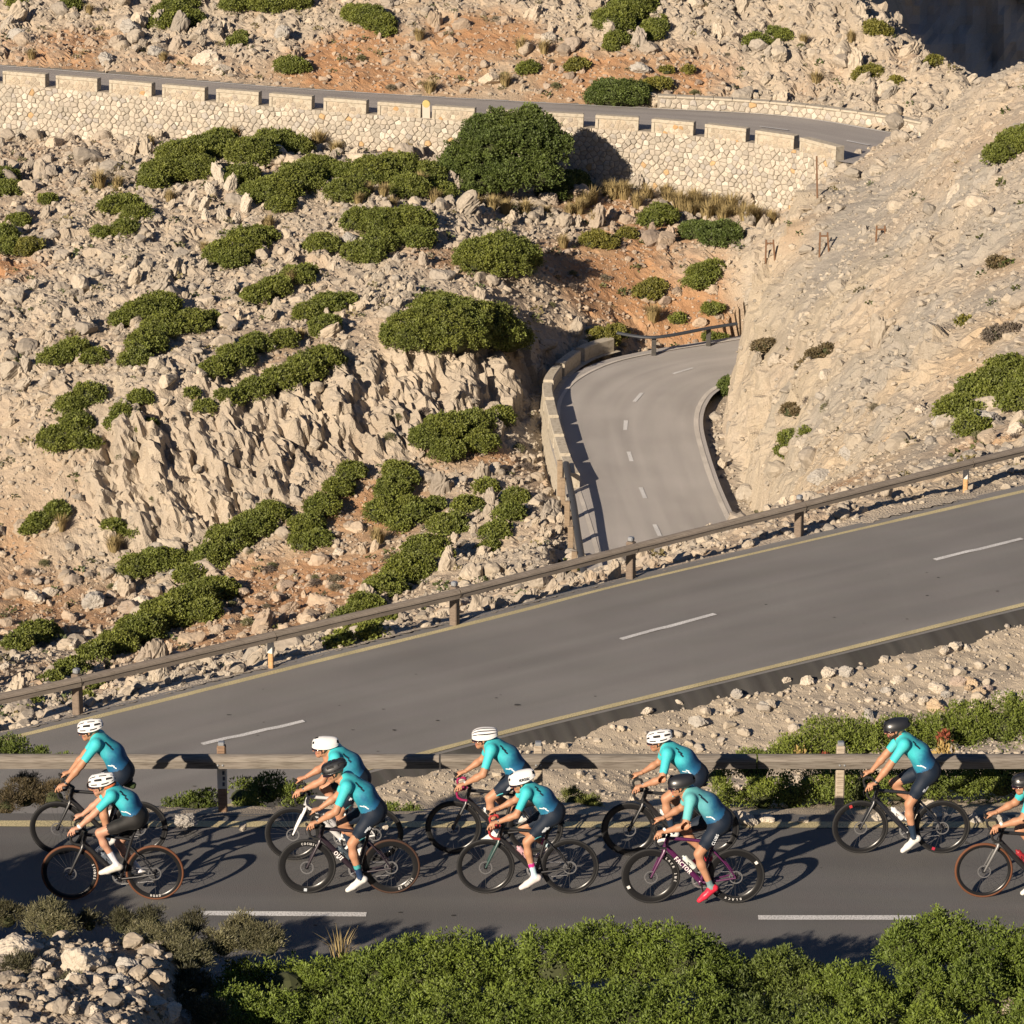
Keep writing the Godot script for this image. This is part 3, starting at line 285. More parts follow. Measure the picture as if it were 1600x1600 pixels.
func thing(called: String, label: String, category: String, pos := Vector3.ZERO, group := "") -> Node3D:
	var o := Node3D.new()
	o.name = numbered(called)
	add_child(o)
	o.position = pos
	tag(o, label, category, group)
	return o

func part(called: String, m: Mesh, parent: Node = null, kind := "") -> MeshInstance3D:
	var o := MeshInstance3D.new()
	o.mesh = m
	if parent == null:
		o.name = numbered(called)
		add_child(o)
	else:
		var n := 0
		var nm := called
		while parent.has_node(NodePath(nm)):
			n += 1
			nm = "%s_%03d" % [called, n]
		o.name = nm
		parent.add_child(o)
	if kind: o.set_meta("kind", kind)
	return o

func scatter(called: String, m: Mesh, buf: PackedFloat32Array, parent: Node = null) -> MultiMeshInstance3D:
	var mm := MultiMesh.new()
	mm.transform_format = MultiMesh.TRANSFORM_3D
	mm.use_colors = true
	mm.mesh = m
	mm.instance_count = buf.size() / 16
	mm.buffer = buf
	var o := MultiMeshInstance3D.new()
	o.multimesh = mm
	o.name = numbered(called) if parent == null else called
	if parent == null: add_child(o)
	else: parent.add_child(o, true)
	o.set_meta("kind", "stuff")
	return o

func put(buf: PackedFloat32Array, b: Basis, o: Vector3, c: Color) -> void:
	buf.append_array(PackedFloat32Array([b.x.x, b.y.x, b.z.x, o.x, b.x.y, b.y.y, b.z.y, o.y, b.x.z, b.y.z, b.z.z, o.z, c.r, c.g, c.b, 1.0]))

var rng := RandomNumberGenerator.new()
func rr(a: float, b: float) -> float: return rng.randf_range(a, b)

# ------------------------------------------------------------------ materials
func lin(r: float, g: float, b: float) -> Color: return Color(r, g, b).linear_to_srgb()
func mat(c: Color, rough := 0.9, metal := 0.0, vertex := false) -> StandardMaterial3D:
	var m := StandardMaterial3D.new()
	m.albedo_color = c
	m.roughness = rough
	m.metallic = metal
	m.vertex_color_use_as_albedo = vertex
	return m
func noise(freq: float, octaves := 3, sd := 1, kind := FastNoiseLite.TYPE_SIMPLEX_SMOOTH) -> FastNoiseLite:
	var n := FastNoiseLite.new()
	n.noise_type = kind
	n.frequency = freq
	n.seed = sd
	n.fractal_octaves = octaves
	if octaves == 1: n.fractal_type = FastNoiseLite.FRACTAL_NONE
	return n
func cells(freq: float, ret: int, sd := 1, jitter := 1.0) -> FastNoiseLite:
	var n := noise(freq, 1, sd, FastNoiseLite.TYPE_CELLULAR)
	n.cellular_return_type = ret
	n.cellular_jitter = jitter
	return n
func noise_tex(n: FastNoiseLite, size := 512, ramp: Gradient = null) -> NoiseTexture2D:
	var t := NoiseTexture2D.new()
	t.width = size; t.height = size
	t.seamless = true
	t.noise = n
	t.color_ramp = ramp
	return t
func grad(stops: Array) -> Gradient:
	var g := Gradient.new()
	var o := PackedFloat32Array()
	var c := PackedColorArray()
	for s in stops:
		o.append(s[0]); c.append(s[1])
	g.offsets = o; g.colors = c
	return g
func tri_planar(m: StandardMaterial3D, scale: float) -> StandardMaterial3D:
	m.uv1_triplanar = true
	m.uv1_world_triplanar = true
	m.uv1_scale = Vector3(scale, scale, scale)
	return m
# ------------------------------------------------------------------ the land
# Heights from scattered survey points (thin plate), kept on a coarse grid, with rock relief on top.
class Land:
	var x0: float; var z0: float; var d: float; var nx: int; var nz: int
	var h := PackedFloat32Array()
	func _init(nodes: Array, plane: Array, ax: float, bx: float, az: float, bz: float, step: float) -> void:
		x0 = ax; z0 = az; d = step
		nx = int((bx - ax) / d) + 2; nz = int((bz - az) / d) + 2
		var n := nodes.size() / 3
		var px := PackedFloat64Array(); var pz := PackedFloat64Array(); var pw := PackedFloat64Array()
		for i in n:
			px.append(nodes[i * 3]); pz.append(nodes[i * 3 + 1]); pw.append(nodes[i * 3 + 2] * 0.5)
		h.resize(nx * nz)
		for j in nz:
			var z := z0 + j * d
			var wide := -z * 0.1655 + 7.0
			for i in nx:
				var x := x0 + i * d
				if absf(x) > wide: continue
				var s: float = plane[0] + plane[1] * x + plane[2] * z
				for k in n:
					var dx := x - px[k]
					var dz := z - pz[k]
					var q := dx * dx + dz * dz + 1e-9
					s += pw[k] * q * log(q)
				h[j * nx + i] = s
	func at(x: float, z: float) -> float:
		var fx := clampf((x - x0) / d, 0.0, nx - 1.001)
		var fz := clampf((z - z0) / d, 0.0, nz - 1.001)
		var i := int(fx); var j := int(fz)
		fx -= i; fz -= j
		var k := j * nx + i
		return lerpf(lerpf(h[k], h[k + 1], fx), lerpf(h[k + nx], h[k + nx + 1], fx), fz)

var hill: Land
var upper: Land
var bank: Land
var n_zone := noise(0.09, 3, 11)
var n_soil := noise(0.16, 3, 12)
var n_mid := noise(0.55, 4, 13)
var n_fine := noise(2.2, 2, 14)
var n_block := cells(0.75, FastNoiseLite.RETURN_DISTANCE2_SUB, 15)
var n_small := cells(2.0, FastNoiseLite.RETURN_DISTANCE2_SUB, 16)
var n_tiny := cells(4.2, FastNoiseLite.RETURN_DISTANCE2_SUB, 19)
var n_value := cells(1.1, FastNoiseLite.RETURN_CELL_VALUE, 17)
var n_tint := noise(0.35, 3, 18)

# centre line of the lower road, to cut the land along it
var road3_mid := []
func road3_gap(x: float, z: float) -> Vector3:      # (signed distance from the middle: minus is left, half width, height)
	var best := 1e9
	var out := Vector3(99, 1, 0)
	for i in road3_left.size() - 1:
		var a := Vector2((road3_left[i][0] + road3_right[i][0]) * 0.5, (road3_left[i][2] + road3_right[i][2]) * 0.5)
		var b := Vector2((road3_left[i + 1][0] + road3_right[i + 1][0]) * 0.5, (road3_left[i + 1][2] + road3_right[i + 1][2]) * 0.5)
		var p := Vector2(x, z)
		var t := clampf((p - a).dot(b - a) / (b - a).length_squared(), 0.0, 1.0)
		var q := a.lerp(b, t)
		var dist := p.distance_squared_to(q)
		if dist < best:
			best = dist
			var hw := lerpf(Vector2(road3_left[i][0] - road3_right[i][0], road3_left[i][2] - road3_right[i][2]).length(), Vector2(road3_left[i + 1][0] - road3_right[i + 1][0], road3_left[i + 1][2] - road3_right[i + 1][2]).length(), t) * 0.5
			var s := signf((b - a).cross(p - q))
			out = Vector3(sqrt(dist) * s, hw, lerpf(road3_left[i][1] + road3_right[i][1], road3_left[i + 1][1] + road3_right[i + 1][1], t) * 0.5)
	return out

func orange_at(x: float, z: float) -> float:
	var s := 0.0
	for o in soil_spots:
		var dx: float = x - o[0]
		var dz: float = z - o[1]
		var q: float = (dx * dx + dz * dz) / (o[2] * o[2])
		if q < 1.0: s = maxf(s, (1.0 - q) * o[3])
	return s

# relief of a rocky slope: how far the ground stands out along its normal, and how rocky it is there
# solid fluted outcrops
func cliff_at(x: float, z: float) -> float:
	var s := 0.0
	for o in cliff_spots:
		var dx: float = (x - o[0]) / o[2]
		var dz: float = (z - o[1]) / o[3]
		s = maxf(s, 1.0 - (dx * dx + dz * dz))
	return clampf(s * 2.0 + n_zone.get_noise_2d(x * 3.0, z * 3.0) * 0.5, 0.0, 1.0) if s > 0.0 else 0.0
func relief(p: Vector3, steep: float, rocky: float, cliff := 0.0) -> float:
	var q := Vector3(p.x * 1.15 + p.y * 0.25, p.y * 0.5, p.z * 0.7)
	var b := n_block.get_noise_3dv(q) * 0.5 + 0.5
	var v := n_value.get_noise_3dv(q)
	var s := n_small.get_noise_3d(p.x * 1.1, p.y * 0.6, p.z * 0.8) * 0.5 + 0.5
	var y := n_tiny.get_noise_3d(p.x * 1.1, p.y * 0.7, p.z * 0.8) * 0.5 + 0.5
	var m := n_mid.get_noise_3dv(p)
	var amp := rocky * (0.55 + steep * 0.6)
	var d := amp * (minf(b, 0.45) * 0.75 + v * 0.3 + minf(s, 0.4) * 0.42 + minf(y, 0.35) * 0.22) + m * (0.06 + 0.16 * rocky) + n_fine.get_noise_3dv(p) * 0.04
	if cliff > 0.0:
		var w := n_mid.get_noise_3d(p.x * 0.8, p.y * 0.8, p.z * 0.8) * 0.5
		var c := n_block.get_noise_3d(p.x * 1.25 + p.y * 0.35 + w, p.y * 0.22 + w, p.z * 0.45) * 0.5 + 0.5
		var e := n_small.get_noise_3d(p.x * 1.2 + p.y * 0.3 + w, p.y * 0.22, p.z * 0.4) * 0.5 + 0.5
		d += cliff * (minf(c, 0.35) * 1.5 + minf(e, 0.3) * 0.75 - 0.25 + n_value.get_noise_3d(p.x * 2.1 + p.y * 0.5, p.y * 0.8, p.z * 1.2) * 0.16 + minf(y, 0.3) * 0.35)
	return d

func rock_colour(p: Vector3, soil: float, rocky: float, warm: float) -> Color:
	var t := n_tint.get_noise_3dv(p) + n_fine.get_noise_3d(p.z, p.x, p.y) * 0.5
	var stone := Color(0.46, 0.40, 0.315).lerp(Color(0.32, 0.295, 0.255), clampf(0.5 + t * 0.9, 0.0, 1.0))
	stone = stone.lerp(Color(0.50, 0.38, 0.23), clampf(warm + t * 0.3, 0.0, 0.8))
	var earth := Color(0.41, 0.285, 0.175).lerp(Color(0.375, 0.20, 0.095), clampf(soil * 1.3 - 0.25 + n_mid.get_noise_2d(p.z * 2.0, p.x * 2.0) * 0.6, 0.0, 1.0))
	return stone.lerp(earth, clampf((soil + 0.42) * (1.2 - rocky * 0.82), 0.0, 0.95))
# ------------------------------------------------------------------ roads
func v3(a: Array) -> Vector3: return Vector3(a[0], a[1], a[2])
func smooth_line(pts: Array, step: float) -> Array:      # Catmull-Rom through the points, resampled
	var cv := []
	var n := pts.size()
	for i in n - 1:
		var a: Vector3 = pts[maxi(i - 1, 0)]
		var b: Vector3 = pts[i]
		var c: Vector3 = pts[i + 1]
		var d: Vector3 = pts[mini(i + 2, n - 1)]
		var k := maxi(1, int(ceil(b.distance_to(c) / step)))
		for j in k: cv.append(b.cubic_interpolate(c, a, d, float(j) / k))
	cv.append(pts[n - 1])
	return cv
func points(rows: Array) -> Array:
	var o := []
	for r in rows: o.append(v3(r))
	return o
func even(pts: Array, n: int) -> Array:                  # n + 1 points at even arc length
	var len := [0.0]
	for i in range(1, pts.size()): len.append(len[i - 1] + pts[i].distance_to(pts[i - 1]))
	var o := []
	var k := 0
	for i in n + 1:
		var s: float = len[-1] * i / n
		while k < pts.size() - 2 and len[k + 1] < s: k += 1
		o.append(pts[k].lerp(pts[k + 1], clampf((s - len[k]) / maxf(len[k + 1] - len[k], 1e-6), 0.0, 1.0)))
	return o
func along(pts: Array, s: float) -> Vector3:
	for i in pts.size() - 1:
		var l: float = pts[i].distance_to(pts[i + 1])
		if s <= l or i == pts.size() - 2: return pts[i].lerp(pts[i + 1], s / maxf(l, 1e-6))
		s -= l
	return pts[-1]
func line_length(pts: Array) -> float:
	var s := 0.0
	for i in pts.size() - 1: s += pts[i].distance_to(pts[i + 1])
	return s
func at_x(pts: Array, x: float) -> Vector3:              # point of a line that runs along x
	for i in pts.size() - 1:
		if x <= pts[i + 1].x or i == pts.size() - 2:
			return pts[i].lerp(pts[i + 1], (x - pts[i].x) / maxf(pts[i + 1].x - pts[i].x, 1e-5))
	return pts[-1]
func shifted(pts: Array, by: float, up := 0.0) -> Array: # sideways along the ground; plus is to the left of the way it runs
	var o := []
	for i in pts.size():
		var d: Vector3 = pts[mini(i + 1, pts.size() - 1)] - pts[maxi(i - 1, 0)]
		var n := Vector3(d.z, 0, -d.x).normalized()
		o.append(pts[i] + n * by + Vector3(0, up, 0))
	return o

var m_asphalt: StandardMaterial3D
var m_paint: StandardMaterial3D
var m_yellow: StandardMaterial3D
var m_old_white: StandardMaterial3D
var n_streak := noise(0.5, 4, 31)
func road_sheet(called: String, far: Array, near: Array, tone: Color, across := 36) -> MeshInstance3D:
	var n := far.size() - 1
	var b := Mb.new()
	for i in n + 1:
		for j in across + 1:
			var t := float(j) / across
			var q: Vector3 = far[i].lerp(near[i], t)
			var s := n_streak.get_noise_3d(i * 0.06, t * 16.0, 3.0) * 0.20 + n_streak.get_noise_2d(q.x * 0.7, q.z * 0.7) * 0.13
			var wheel := (cos(t * TAU * 2.0) * 0.5) * 0.05
			b.col = tone * (1.0 + s + wheel)
			b.p(q + Vector3(0, 0, 0))
	for i in n:
		for j in across:
			var k := i * (across + 1) + j
			b.q4(k, k + across + 1, k + across + 2, k + 1)
	var o := part(called, b.mesh(m_asphalt, true))
	return tag(o, "", "", "", "structure")
func ribbon(line: Array, width: float, m: Material, lift := 0.004, thick := 0.0) -> ArrayMesh:
	var b := Mb.new()
	var l := shifted(line, width * 0.5, lift)
	var r := shifted(line, -width * 0.5, lift)
	for i in line.size():
		var wob := 1.0 + 0.12 * n_fine.get_noise_2d(i * 3.1, line[i].z)
		b.col = Color.WHITE * (0.86 + 0.22 * n_fine.get_noise_3dv(line[i] * 1.7))
		b.p(line[i].lerp(l[i], wob) + Vector3(0, 0 if lift > 0 else 0, 0)); b.v[-1].y = l[i].y
		b.p(line[i].lerp(r[i], wob)); b.v[-1].y = r[i].y
	for i in line.size() - 1: b.q4(i * 2, i * 2 + 2, i * 2 + 3, i * 2 + 1)
	return b.mesh(m, true)

func make_roads() -> void:
	m_asphalt = mat(Color.WHITE, 0.86, 0.0, true)
	m_asphalt.albedo_texture = noise_tex(noise(0.45, 2, 5), 512, grad([[0.0, lin(0.4, 0.4, 0.4)], [0.5, lin(0.85, 0.85, 0.85)], [1.0, lin(1.5, 1.48, 1.44)]]))
	tri_planar(m_asphalt, 0.5)
	m_asphalt.heightmap_enabled = true
	m_asphalt.heightmap_texture = noise_tex(noise(0.3, 2, 6), 512)
	m_asphalt.heightmap_scale = 0.6
	var m_tar := mat(lin(0.13, 0.127, 0.122), 0.9, 0.0, true)
	m_paint = mat(lin(0.85, 0.84, 0.82), 0.7, 0.0, true)
	m_yellow = mat(lin(0.70, 0.60, 0.34), 0.75, 0.0, true)
	m_old_white = mat(lin(0.78, 0.72, 0.64), 0.75, 0.0, true)
	for m in [m_paint, m_yellow, m_old_white]:
		m.albedo_texture = noise_tex(noise(0.12, 4, 8), 256, grad([[0.0, lin(0.2, 0.2, 0.2)], [0.36, lin(0.55, 0.55, 0.55)], [0.5, lin(0.92, 0.92, 0.92)], [1.0, Color.WHITE]]))
		tri_planar(m, 1.3)
	# the road the riders are on
	var f := []
	var n := []
	for i in 81:
		var x := -20.0 + i * 0.5
		f.append(Vector3(x, 0, -39.62 - 0.0004 * (x - 4) * (x - 4)))
		n.append(Vector3(x, 0, -32.9))
	var r1 := road_sheet("road", f, n, Color(0.155, 0.15, 0.145))
	var y1 := []
	for i in 81: y1.append(Vector3(-20.0 + i * 0.5, 0.004, -39.25 - 0.0004 * pow(-24.0 + i * 0.5, 2)))
	part("edge_line", ribbon(y1, 0.2, m_yellow, 0.005), r1)
	for s in [[-11.0, -9.2], [-3.62, -1.69], [2.85, 4.68], [9.6, 11.5]]:
		var l := []
		for i in 9:
			var x: float = lerpf(s[0], s[1], i / 8.0)
			l.append(Vector3(x, 0.0, -36.12 - 0.0 * x + (0.02 * (x - 3.0) if x < 3 else 0.0) - 0.19))
		part("lane_dash", ribbon(l, 0.13, m_paint, 0.006), r1)
	# the middle road
	var far2 := smooth_line(points(road2_far), 0.5)
	far2 = even(far2, 90)
	var near2 := even(smooth_line(points(road2_near), 0.5), 200)
	# pair each far point with the near point straight across
	var pair := []
	for q in far2:
		var best: Vector3 = near2[0]
		var i := far2.find(q)
		var d: Vector3 = far2[mini(i + 1, 90)] - far2[maxi(i - 1, 0)]
		var e := 1e9
		for k in near2.size() - 1:
			for t in 4:
				var w: Vector3 = near2[k].lerp(near2[k + 1], t / 4.0)
				var a := absf((w - q).dot(d.normalized()))
				if a < e:
					e = a; best = w
		pair.append(best)
	var fe := shifted(far2, 0.35)
	var ne := shifted(pair, -0.16)
	var r2 := road_sheet("middle_road", fe, ne, Color(0.235, 0.225, 0.215))
	part("edge_line", ribbon(shifted(far2, 0.0, 0.006), 0.15, m_yellow, 0.006), r2)
	part("edge_line", ribbon(shifted(pair, 0.0, 0.006), 0.15, m_yellow, 0.006), r2)
	for s in [[-5.11, -52.5, -3.48, -53.4], [1.93, -57.0, 3.67, -58.2], [7.95, -60.85, 9.75, -61.95], [-9.8, -49.3, -8.2, -50.3]]:
		var l := []
		for i in 9:
			var x: float = lerpf(s[0], s[2], i / 8.0)
			var z: float = lerpf(s[1], s[3], i / 8.0)
			var best := 1e9
			var y := 0.0
			for k in fe.size():
				var a: Vector3 = fe[k]
				var c: Vector3 = ne[k]
				var ab := Vector2(c.x - a.x, c.z - a.z)
				var t := clampf((Vector2(x, z) - Vector2(a.x, a.z)).dot(ab) / ab.length_squared(), 0.0, 1.0)
				var e := Vector2(x - lerpf(a.x, c.x, t), z - lerpf(a.z, c.z, t)).length()
				if e < best:
					best = e
					y = lerpf(a.y, c.y, t)
			l.append(Vector3(x, y, z))
		part("lane_dash", ribbon(l, 0.12, m_paint, 0.012), r2)
	# tar specks and stains
	for q in [[r1, -9.0, 9.0, -38.9, -34.0, 40], [r2, -7.0, 9.0, 0.1, 0.9, 46]]:
		var sp := Mb.new()
		for i in q[5]:
			var x := rr(q[1], q[2])
			var c := Vector3(x, 0.005, rr(q[3], q[4]))
			if q[0] == r2: c = at_x(far2, x).lerp(at_x(pair, x), rr(q[3], q[4])) + Vector3(0, 0.008, 0)
			var big := rr(0.008, 0.024) if i % 8 else rr(0.024, 0.05)
			sp.col = Color(0.3, 0.3, 0.3) * rr(0.5, 1.2)
			var ring := []
			for k in 8: ring.append(sp.p(c + Vector3(cos(TAU * k / 8.0) * 1.5, 0, sin(TAU * k / 8.0)) * big * rr(0.6, 1.2)))
			for k in range(1, 7): sp.t3(ring[0], ring[k], ring[k + 1])
		part("tar_specks", sp.mesh(m_tar), q[0], "stuff")
	# broken edge of the asphalt on the near side
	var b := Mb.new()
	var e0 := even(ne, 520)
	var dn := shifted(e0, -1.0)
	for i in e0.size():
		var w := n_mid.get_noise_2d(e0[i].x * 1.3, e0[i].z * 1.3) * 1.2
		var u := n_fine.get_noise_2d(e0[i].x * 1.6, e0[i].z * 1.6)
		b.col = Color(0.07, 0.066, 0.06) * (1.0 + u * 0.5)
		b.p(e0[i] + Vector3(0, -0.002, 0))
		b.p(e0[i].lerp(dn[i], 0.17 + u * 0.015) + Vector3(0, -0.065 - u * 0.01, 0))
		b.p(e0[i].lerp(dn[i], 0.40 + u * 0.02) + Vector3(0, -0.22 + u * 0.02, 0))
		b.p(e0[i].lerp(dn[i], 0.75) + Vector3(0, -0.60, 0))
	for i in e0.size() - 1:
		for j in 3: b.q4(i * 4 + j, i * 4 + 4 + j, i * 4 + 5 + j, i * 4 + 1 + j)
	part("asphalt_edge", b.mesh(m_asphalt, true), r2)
	# the lower road that loops under the cliff
	var l3 := even(smooth_line(points(road3_left), 0.6), 70)
	var q3 := even(smooth_line(points(road3_right), 0.6), 70)
	var r3 := road_sheet("lower_road", shifted(l3, 0.42), shifted(q3, -0.22), Color(0.46, 0.43, 0.40))
	part("edge_line", ribbon(shifted(l3, 0.0, 0.008), 0.13, m_old_white, 0.008), r3)
	part("edge_line", ribbon(shifted(q3, 0.0, 0.008), 0.16, m_old_white, 0.008), r3)
	for s in road3_dashes:
		part("lane_dash", ribbon([Vector3(s[0], s[1] + 0.0, s[2]), Vector3((s[0] + s[3]) / 2, (s[1] + s[4]) / 2 + 0.0, (s[2] + s[5]) / 2), Vector3(s[3], s[4] + 0.0, s[5])], 0.13, m_paint, 0.01), r3)
	# the upper road behind the battlement wall
	var f4 := even(smooth_line(points(road4_far), 0.6), 70)
	var w4 := points(wall_top)
	w4.append(w4[-1] + Vector3(2.2, -0.05, 1.6))
	w4.append(w4[-1] + Vector3(2.2, -0.05, 1.8))
	w4 = even(smooth_line(w4, 0.6), 70)
	for i in 71: w4[i].y -= 0.03
	var r4 := road_sheet("upper_road", f4, w4, Color(0.40, 0.37, 0.345))
	part("edge_line", ribbon(shifted(f4, -0.22, 0.012), 0.14, m_paint, 0.01), r4)
	for s in road4_dashes:
		part("lane_dash", ribbon([Vector3(s[0], s[1], s[2]), Vector3(s[3], s[4], s[5])], 0.13, m_paint, 0.012), r4)
	return
# ------------------------------------------------------------------ ground sheets
var far2_line := []
var near2_line := []
var wall_line := []
var far4_line := []
var m_ground: StandardMaterial3D
var m_gravel: StandardMaterial3D
func sheet(called: String, ax: float, bx: float, az: float, bz: float, dx: float, dz: float, point: Callable, keep: Callable, m: Material = m_ground) -> MeshInstance3D:
	var nx := int((bx - ax) / dx) + 1
	var nz := int((bz - az) / dz) + 1
	var b := Mb.new()
	var id := PackedInt32Array()
	id.resize(nx * nz)
	id.fill(-1)
	for j in nz:
		var z := az + j * dz
		for i in nx:
			var x := ax + i * dx + (0.3 * dx if j & 1 else -0.2 * dx)
			if not (keep as Callable).call(x, z): continue
			id[j * nx + i] = b.v.size()
			var q: Vector3 = (point as Callable).call(x, z)
			b.v.append(q); b.c.append(land_colour)
	for j in nz - 1:
		for i in nx - 1:
			var k := j * nx + i
			if id[k] < 0 or id[k + 1] < 0 or id[k + nx] < 0 or id[k + nx + 1] < 0: continue
			b.q4(id[k], id[k + nx], id[k + nx + 1], id[k + 1])
	var o := part(called, b.mesh(m))
	tag(o, "", "", "", "structure")
	return o
var land_colour := Color.WHITE

func hill_rocky(x: float, z: float, steep: float) -> float:
	var o := orange_at(x, z)
	var r := clampf(0.62 + n_zone.get_noise_2d(x, z) * 1.1 - o * 0.75 + steep * 0.7, 0.08, 1.0)
	# the spur on the right is smoother, weathered grit
	var spur := clampf((x - 6.2) / 2.0, 0.0, 1.0) * clampf((116.0 + z) / 3.0, 0.0, 1.0)
	return r * lerpf(1.0, 0.8, spur)
func slope_of(l: Land, x: float, z: float) -> Vector3:
	var e := 0.5
	return Vector3(l.at(x - e, z) - l.at(x + e, z), 2.0 * e, l.at(x, z - e) - l.at(x, z + e)).normalized()
func hill_flat(x: float, z: float) -> float:             # without the relief
	var y := hill.at(x, z)
	if x > -5.5 and x < 9.0 and z < -83.0 and z > -124.0:
		var g := road3_gap(x, z)
		var a := absf(g.x) - g.y
		if a < 0.9 and g.x > 0.0:                        # ditch on the right
			y = g.z - lerpf(0.3, 0.16, clampf(a - 0.2, 0, 1))
		elif a < 2.0 and g.x > 0.0: y = maxf(y, g.z - 0.16)
		elif a < 0.55: y = minf(y, g.z - 0.3)
		elif g.x < 0.0 and a < 3.0 and z > -110.0: y = clampf(y, g.z - 0.6 - 0.9 * clampf((a - 0.5) * 1.5, 0.0, 1.0), g.z - 0.25 + maxf(a - 1.2, 0.0) * 1.6)
	return y
func hill_point(x: float, z: float) -> Vector3:
	var y := hill_flat(x, z)
	var n := slope_of(hill, x, z)
	var steep := clampf((0.86 - n.y) * 2.6, 0.0, 1.0)
	var p := Vector3(x, y, z)
	var r := hill_rocky(x, z, steep)
	var calm := clampf((at_x(far2_line, x).z - z) * 0.8 - 0.4, 0.0, 1.0) * (clampf((z - at_x(wall_line, x).z) * 0.8, 0.15, 1.0) if x < 12.0 else 1.0)
	if x > -1.0 and x < 9.0 and z < -83.0:
		var g := road3_gap(x, z)
		calm *= clampf((absf(g.x) - g.y - 0.45) * (1.0 if g.x < 0.0 else 0.8), 0.0, 1.0)
	var cl := cliff_at(x, z)
	if x > 8.8 and z < -109.0:                           # the crest by the wall end lies low
		calm *= lerpf(1.0, 0.3, smoothstep(8.8, 9.8, x) * smoothstep(-109.0, -112.0, z) * (1.0 - smoothstep(14.0, 16.0, x)))
		cl *= 0.2
	r = maxf(r, cl)
	var d := relief(p, steep, r, cl) * calm
	var soil := clampf(orange_at(x, z) * 1.15 + n_soil.get_noise_2d(x, z) * 0.6 - 0.02 - cl - 0.3 * smoothstep(6.5, 8.0, x), 0.0, 1.0)
	var warm := clampf((x - 6.0) / 3.0, 0.0, 1.0) * clampf((z + 100.0) / 12.0, 0.0, 1.0) * 0.5
	var white := 1.0 - clampf((at_x(far2_line, x).z - z) * 0.9 - 0.3, 0.0, 1.0)
	var sp := smoothstep(6.4, 8.2, x) * smoothstep(-118.0, -113.0, z)
	land_colour = rock_colour(p, soil, clampf(r + d, 0.0, 1.0), warm).lerp(Color(0.45, 0.385, 0.29).lerp(Color(0.36, 0.335, 0.295), smoothstep(8.0, 12.0, x + n_zone.get_noise_2d(z * 2.0, x * 2.0) * 4.0)) * (1.0 + n_small.get_noise_3dv(p * 0.7) * 0.22), sp * clampf(0.55 + n_zone.get_noise_2d(x * 2.0, z * 2.0) * 1.2, 0.0, 0.85)).lerp(Color(0.5, 0.44, 0.36), white * 0.7)
	n.x *= 0.8
	return p + n * d
func upper_point(x: float, z: float) -> Vector3:
	var y := upper.at(x, z)
	var n := slope_of(upper, x, z)
	var steep := clampf((0.86 - n.y) * 2.6, 0.0, 1.0)
	var p := Vector3(x, y, z)
	var o := orange_at(x, z)
	var r := clampf(0.7 + n_zone.get_noise_2d(x, z) * 0.9 - o * 0.7 + (0.3 if x > 3.0 else 0.0), 0.1, 1.0)
	var calm := clampf((at_x(far4_line, x).z - z) * 1.2 - 0.2, 0.0, 1.0)
	var d := relief(p, steep * 0.6 + 0.3, r) * calm
	land_colour = rock_colour(p, clampf(o * 1.1 + n_soil.get_noise_2d(x, z) * 0.5, 0, 1), clampf(r + d, 0.0, 1.0), 0.0)
	return p + n * d
func bank_point(x: float, z: float) -> Vector3:
	var y := bank.at(x, z)
	var p := Vector3(x, y, z)
	var g := clampf((z - at_x(near2_line, x).z) * 1.2, 0.25, 1.0)
	var d := (n_mid.get_noise_3dv(p) * 0.12 + n_fine.get_noise_3dv(p * 1.5) * 0.02) * g * clampf((-39.9 - z) * 2.0, 0.15, 1.0)
	land_colour = Color(0.47, 0.395, 0.295).lerp(Color(0.38, 0.325, 0.255), clampf(0.5 + n_tint.get_noise_3dv(p * 2.0) * 0.9, 0, 1))
	return p + Vector3(0, d, 0)
func fore_profile(q: float, k: Array) -> float:
	for i in k.size() - 1:
		if q <= k[i + 1][0]: return lerpf(k[i][1], k[i + 1][1], (q - k[i][0]) / (k[i + 1][0] - k[i][0]))
	return -0.4
func fore_at(x: float, z: float) -> float:               # a rubble knoll on the left, lower under the green shrubs
	var w := maxf(smoothstep(-2.7, -3.6, x), smoothstep(4.5, 5.0, x) * 0.5)
	var low := fore_profile(-z, [[0.0, 13.2], [20.0, 2.6], [27.0, 0.9], [31.8, 0.35], [33.0, 0.1], [33.4, -0.05], [40.0, -0.4]])
	return lerpf(low, fore_profile(-z, [[0.0, 13.2], [18.0, 3.2], [26.0, 2.2], [28.5, 2.15], [31.8, 1.62], [32.4, 1.2], [33.0, 0.35], [33.4, -0.05], [40.0, -0.4]]), w)
func fore_point(x: float, z: float) -> Vector3:
	var p := Vector3(x, fore_at(x, z), z)
	var d := n_mid.get_noise_3dv(p) * 0.16 + n_fine.get_noise_3dv(p * 2.0) * 0.05 + maxf(n_small.get_noise_3dv(p * 1.6), -0.5) * 0.04
	d *= clampf((z + 33.2) * 1.5, 0.0, 1.0)
	land_colour = Color(0.40, 0.34, 0.26).lerp(Color(0.28, 0.22, 0.16), clampf(0.5 + n_tint.get_noise_3dv(p * 2.5), 0, 1))
	return p + Vector3(0, d, 0)

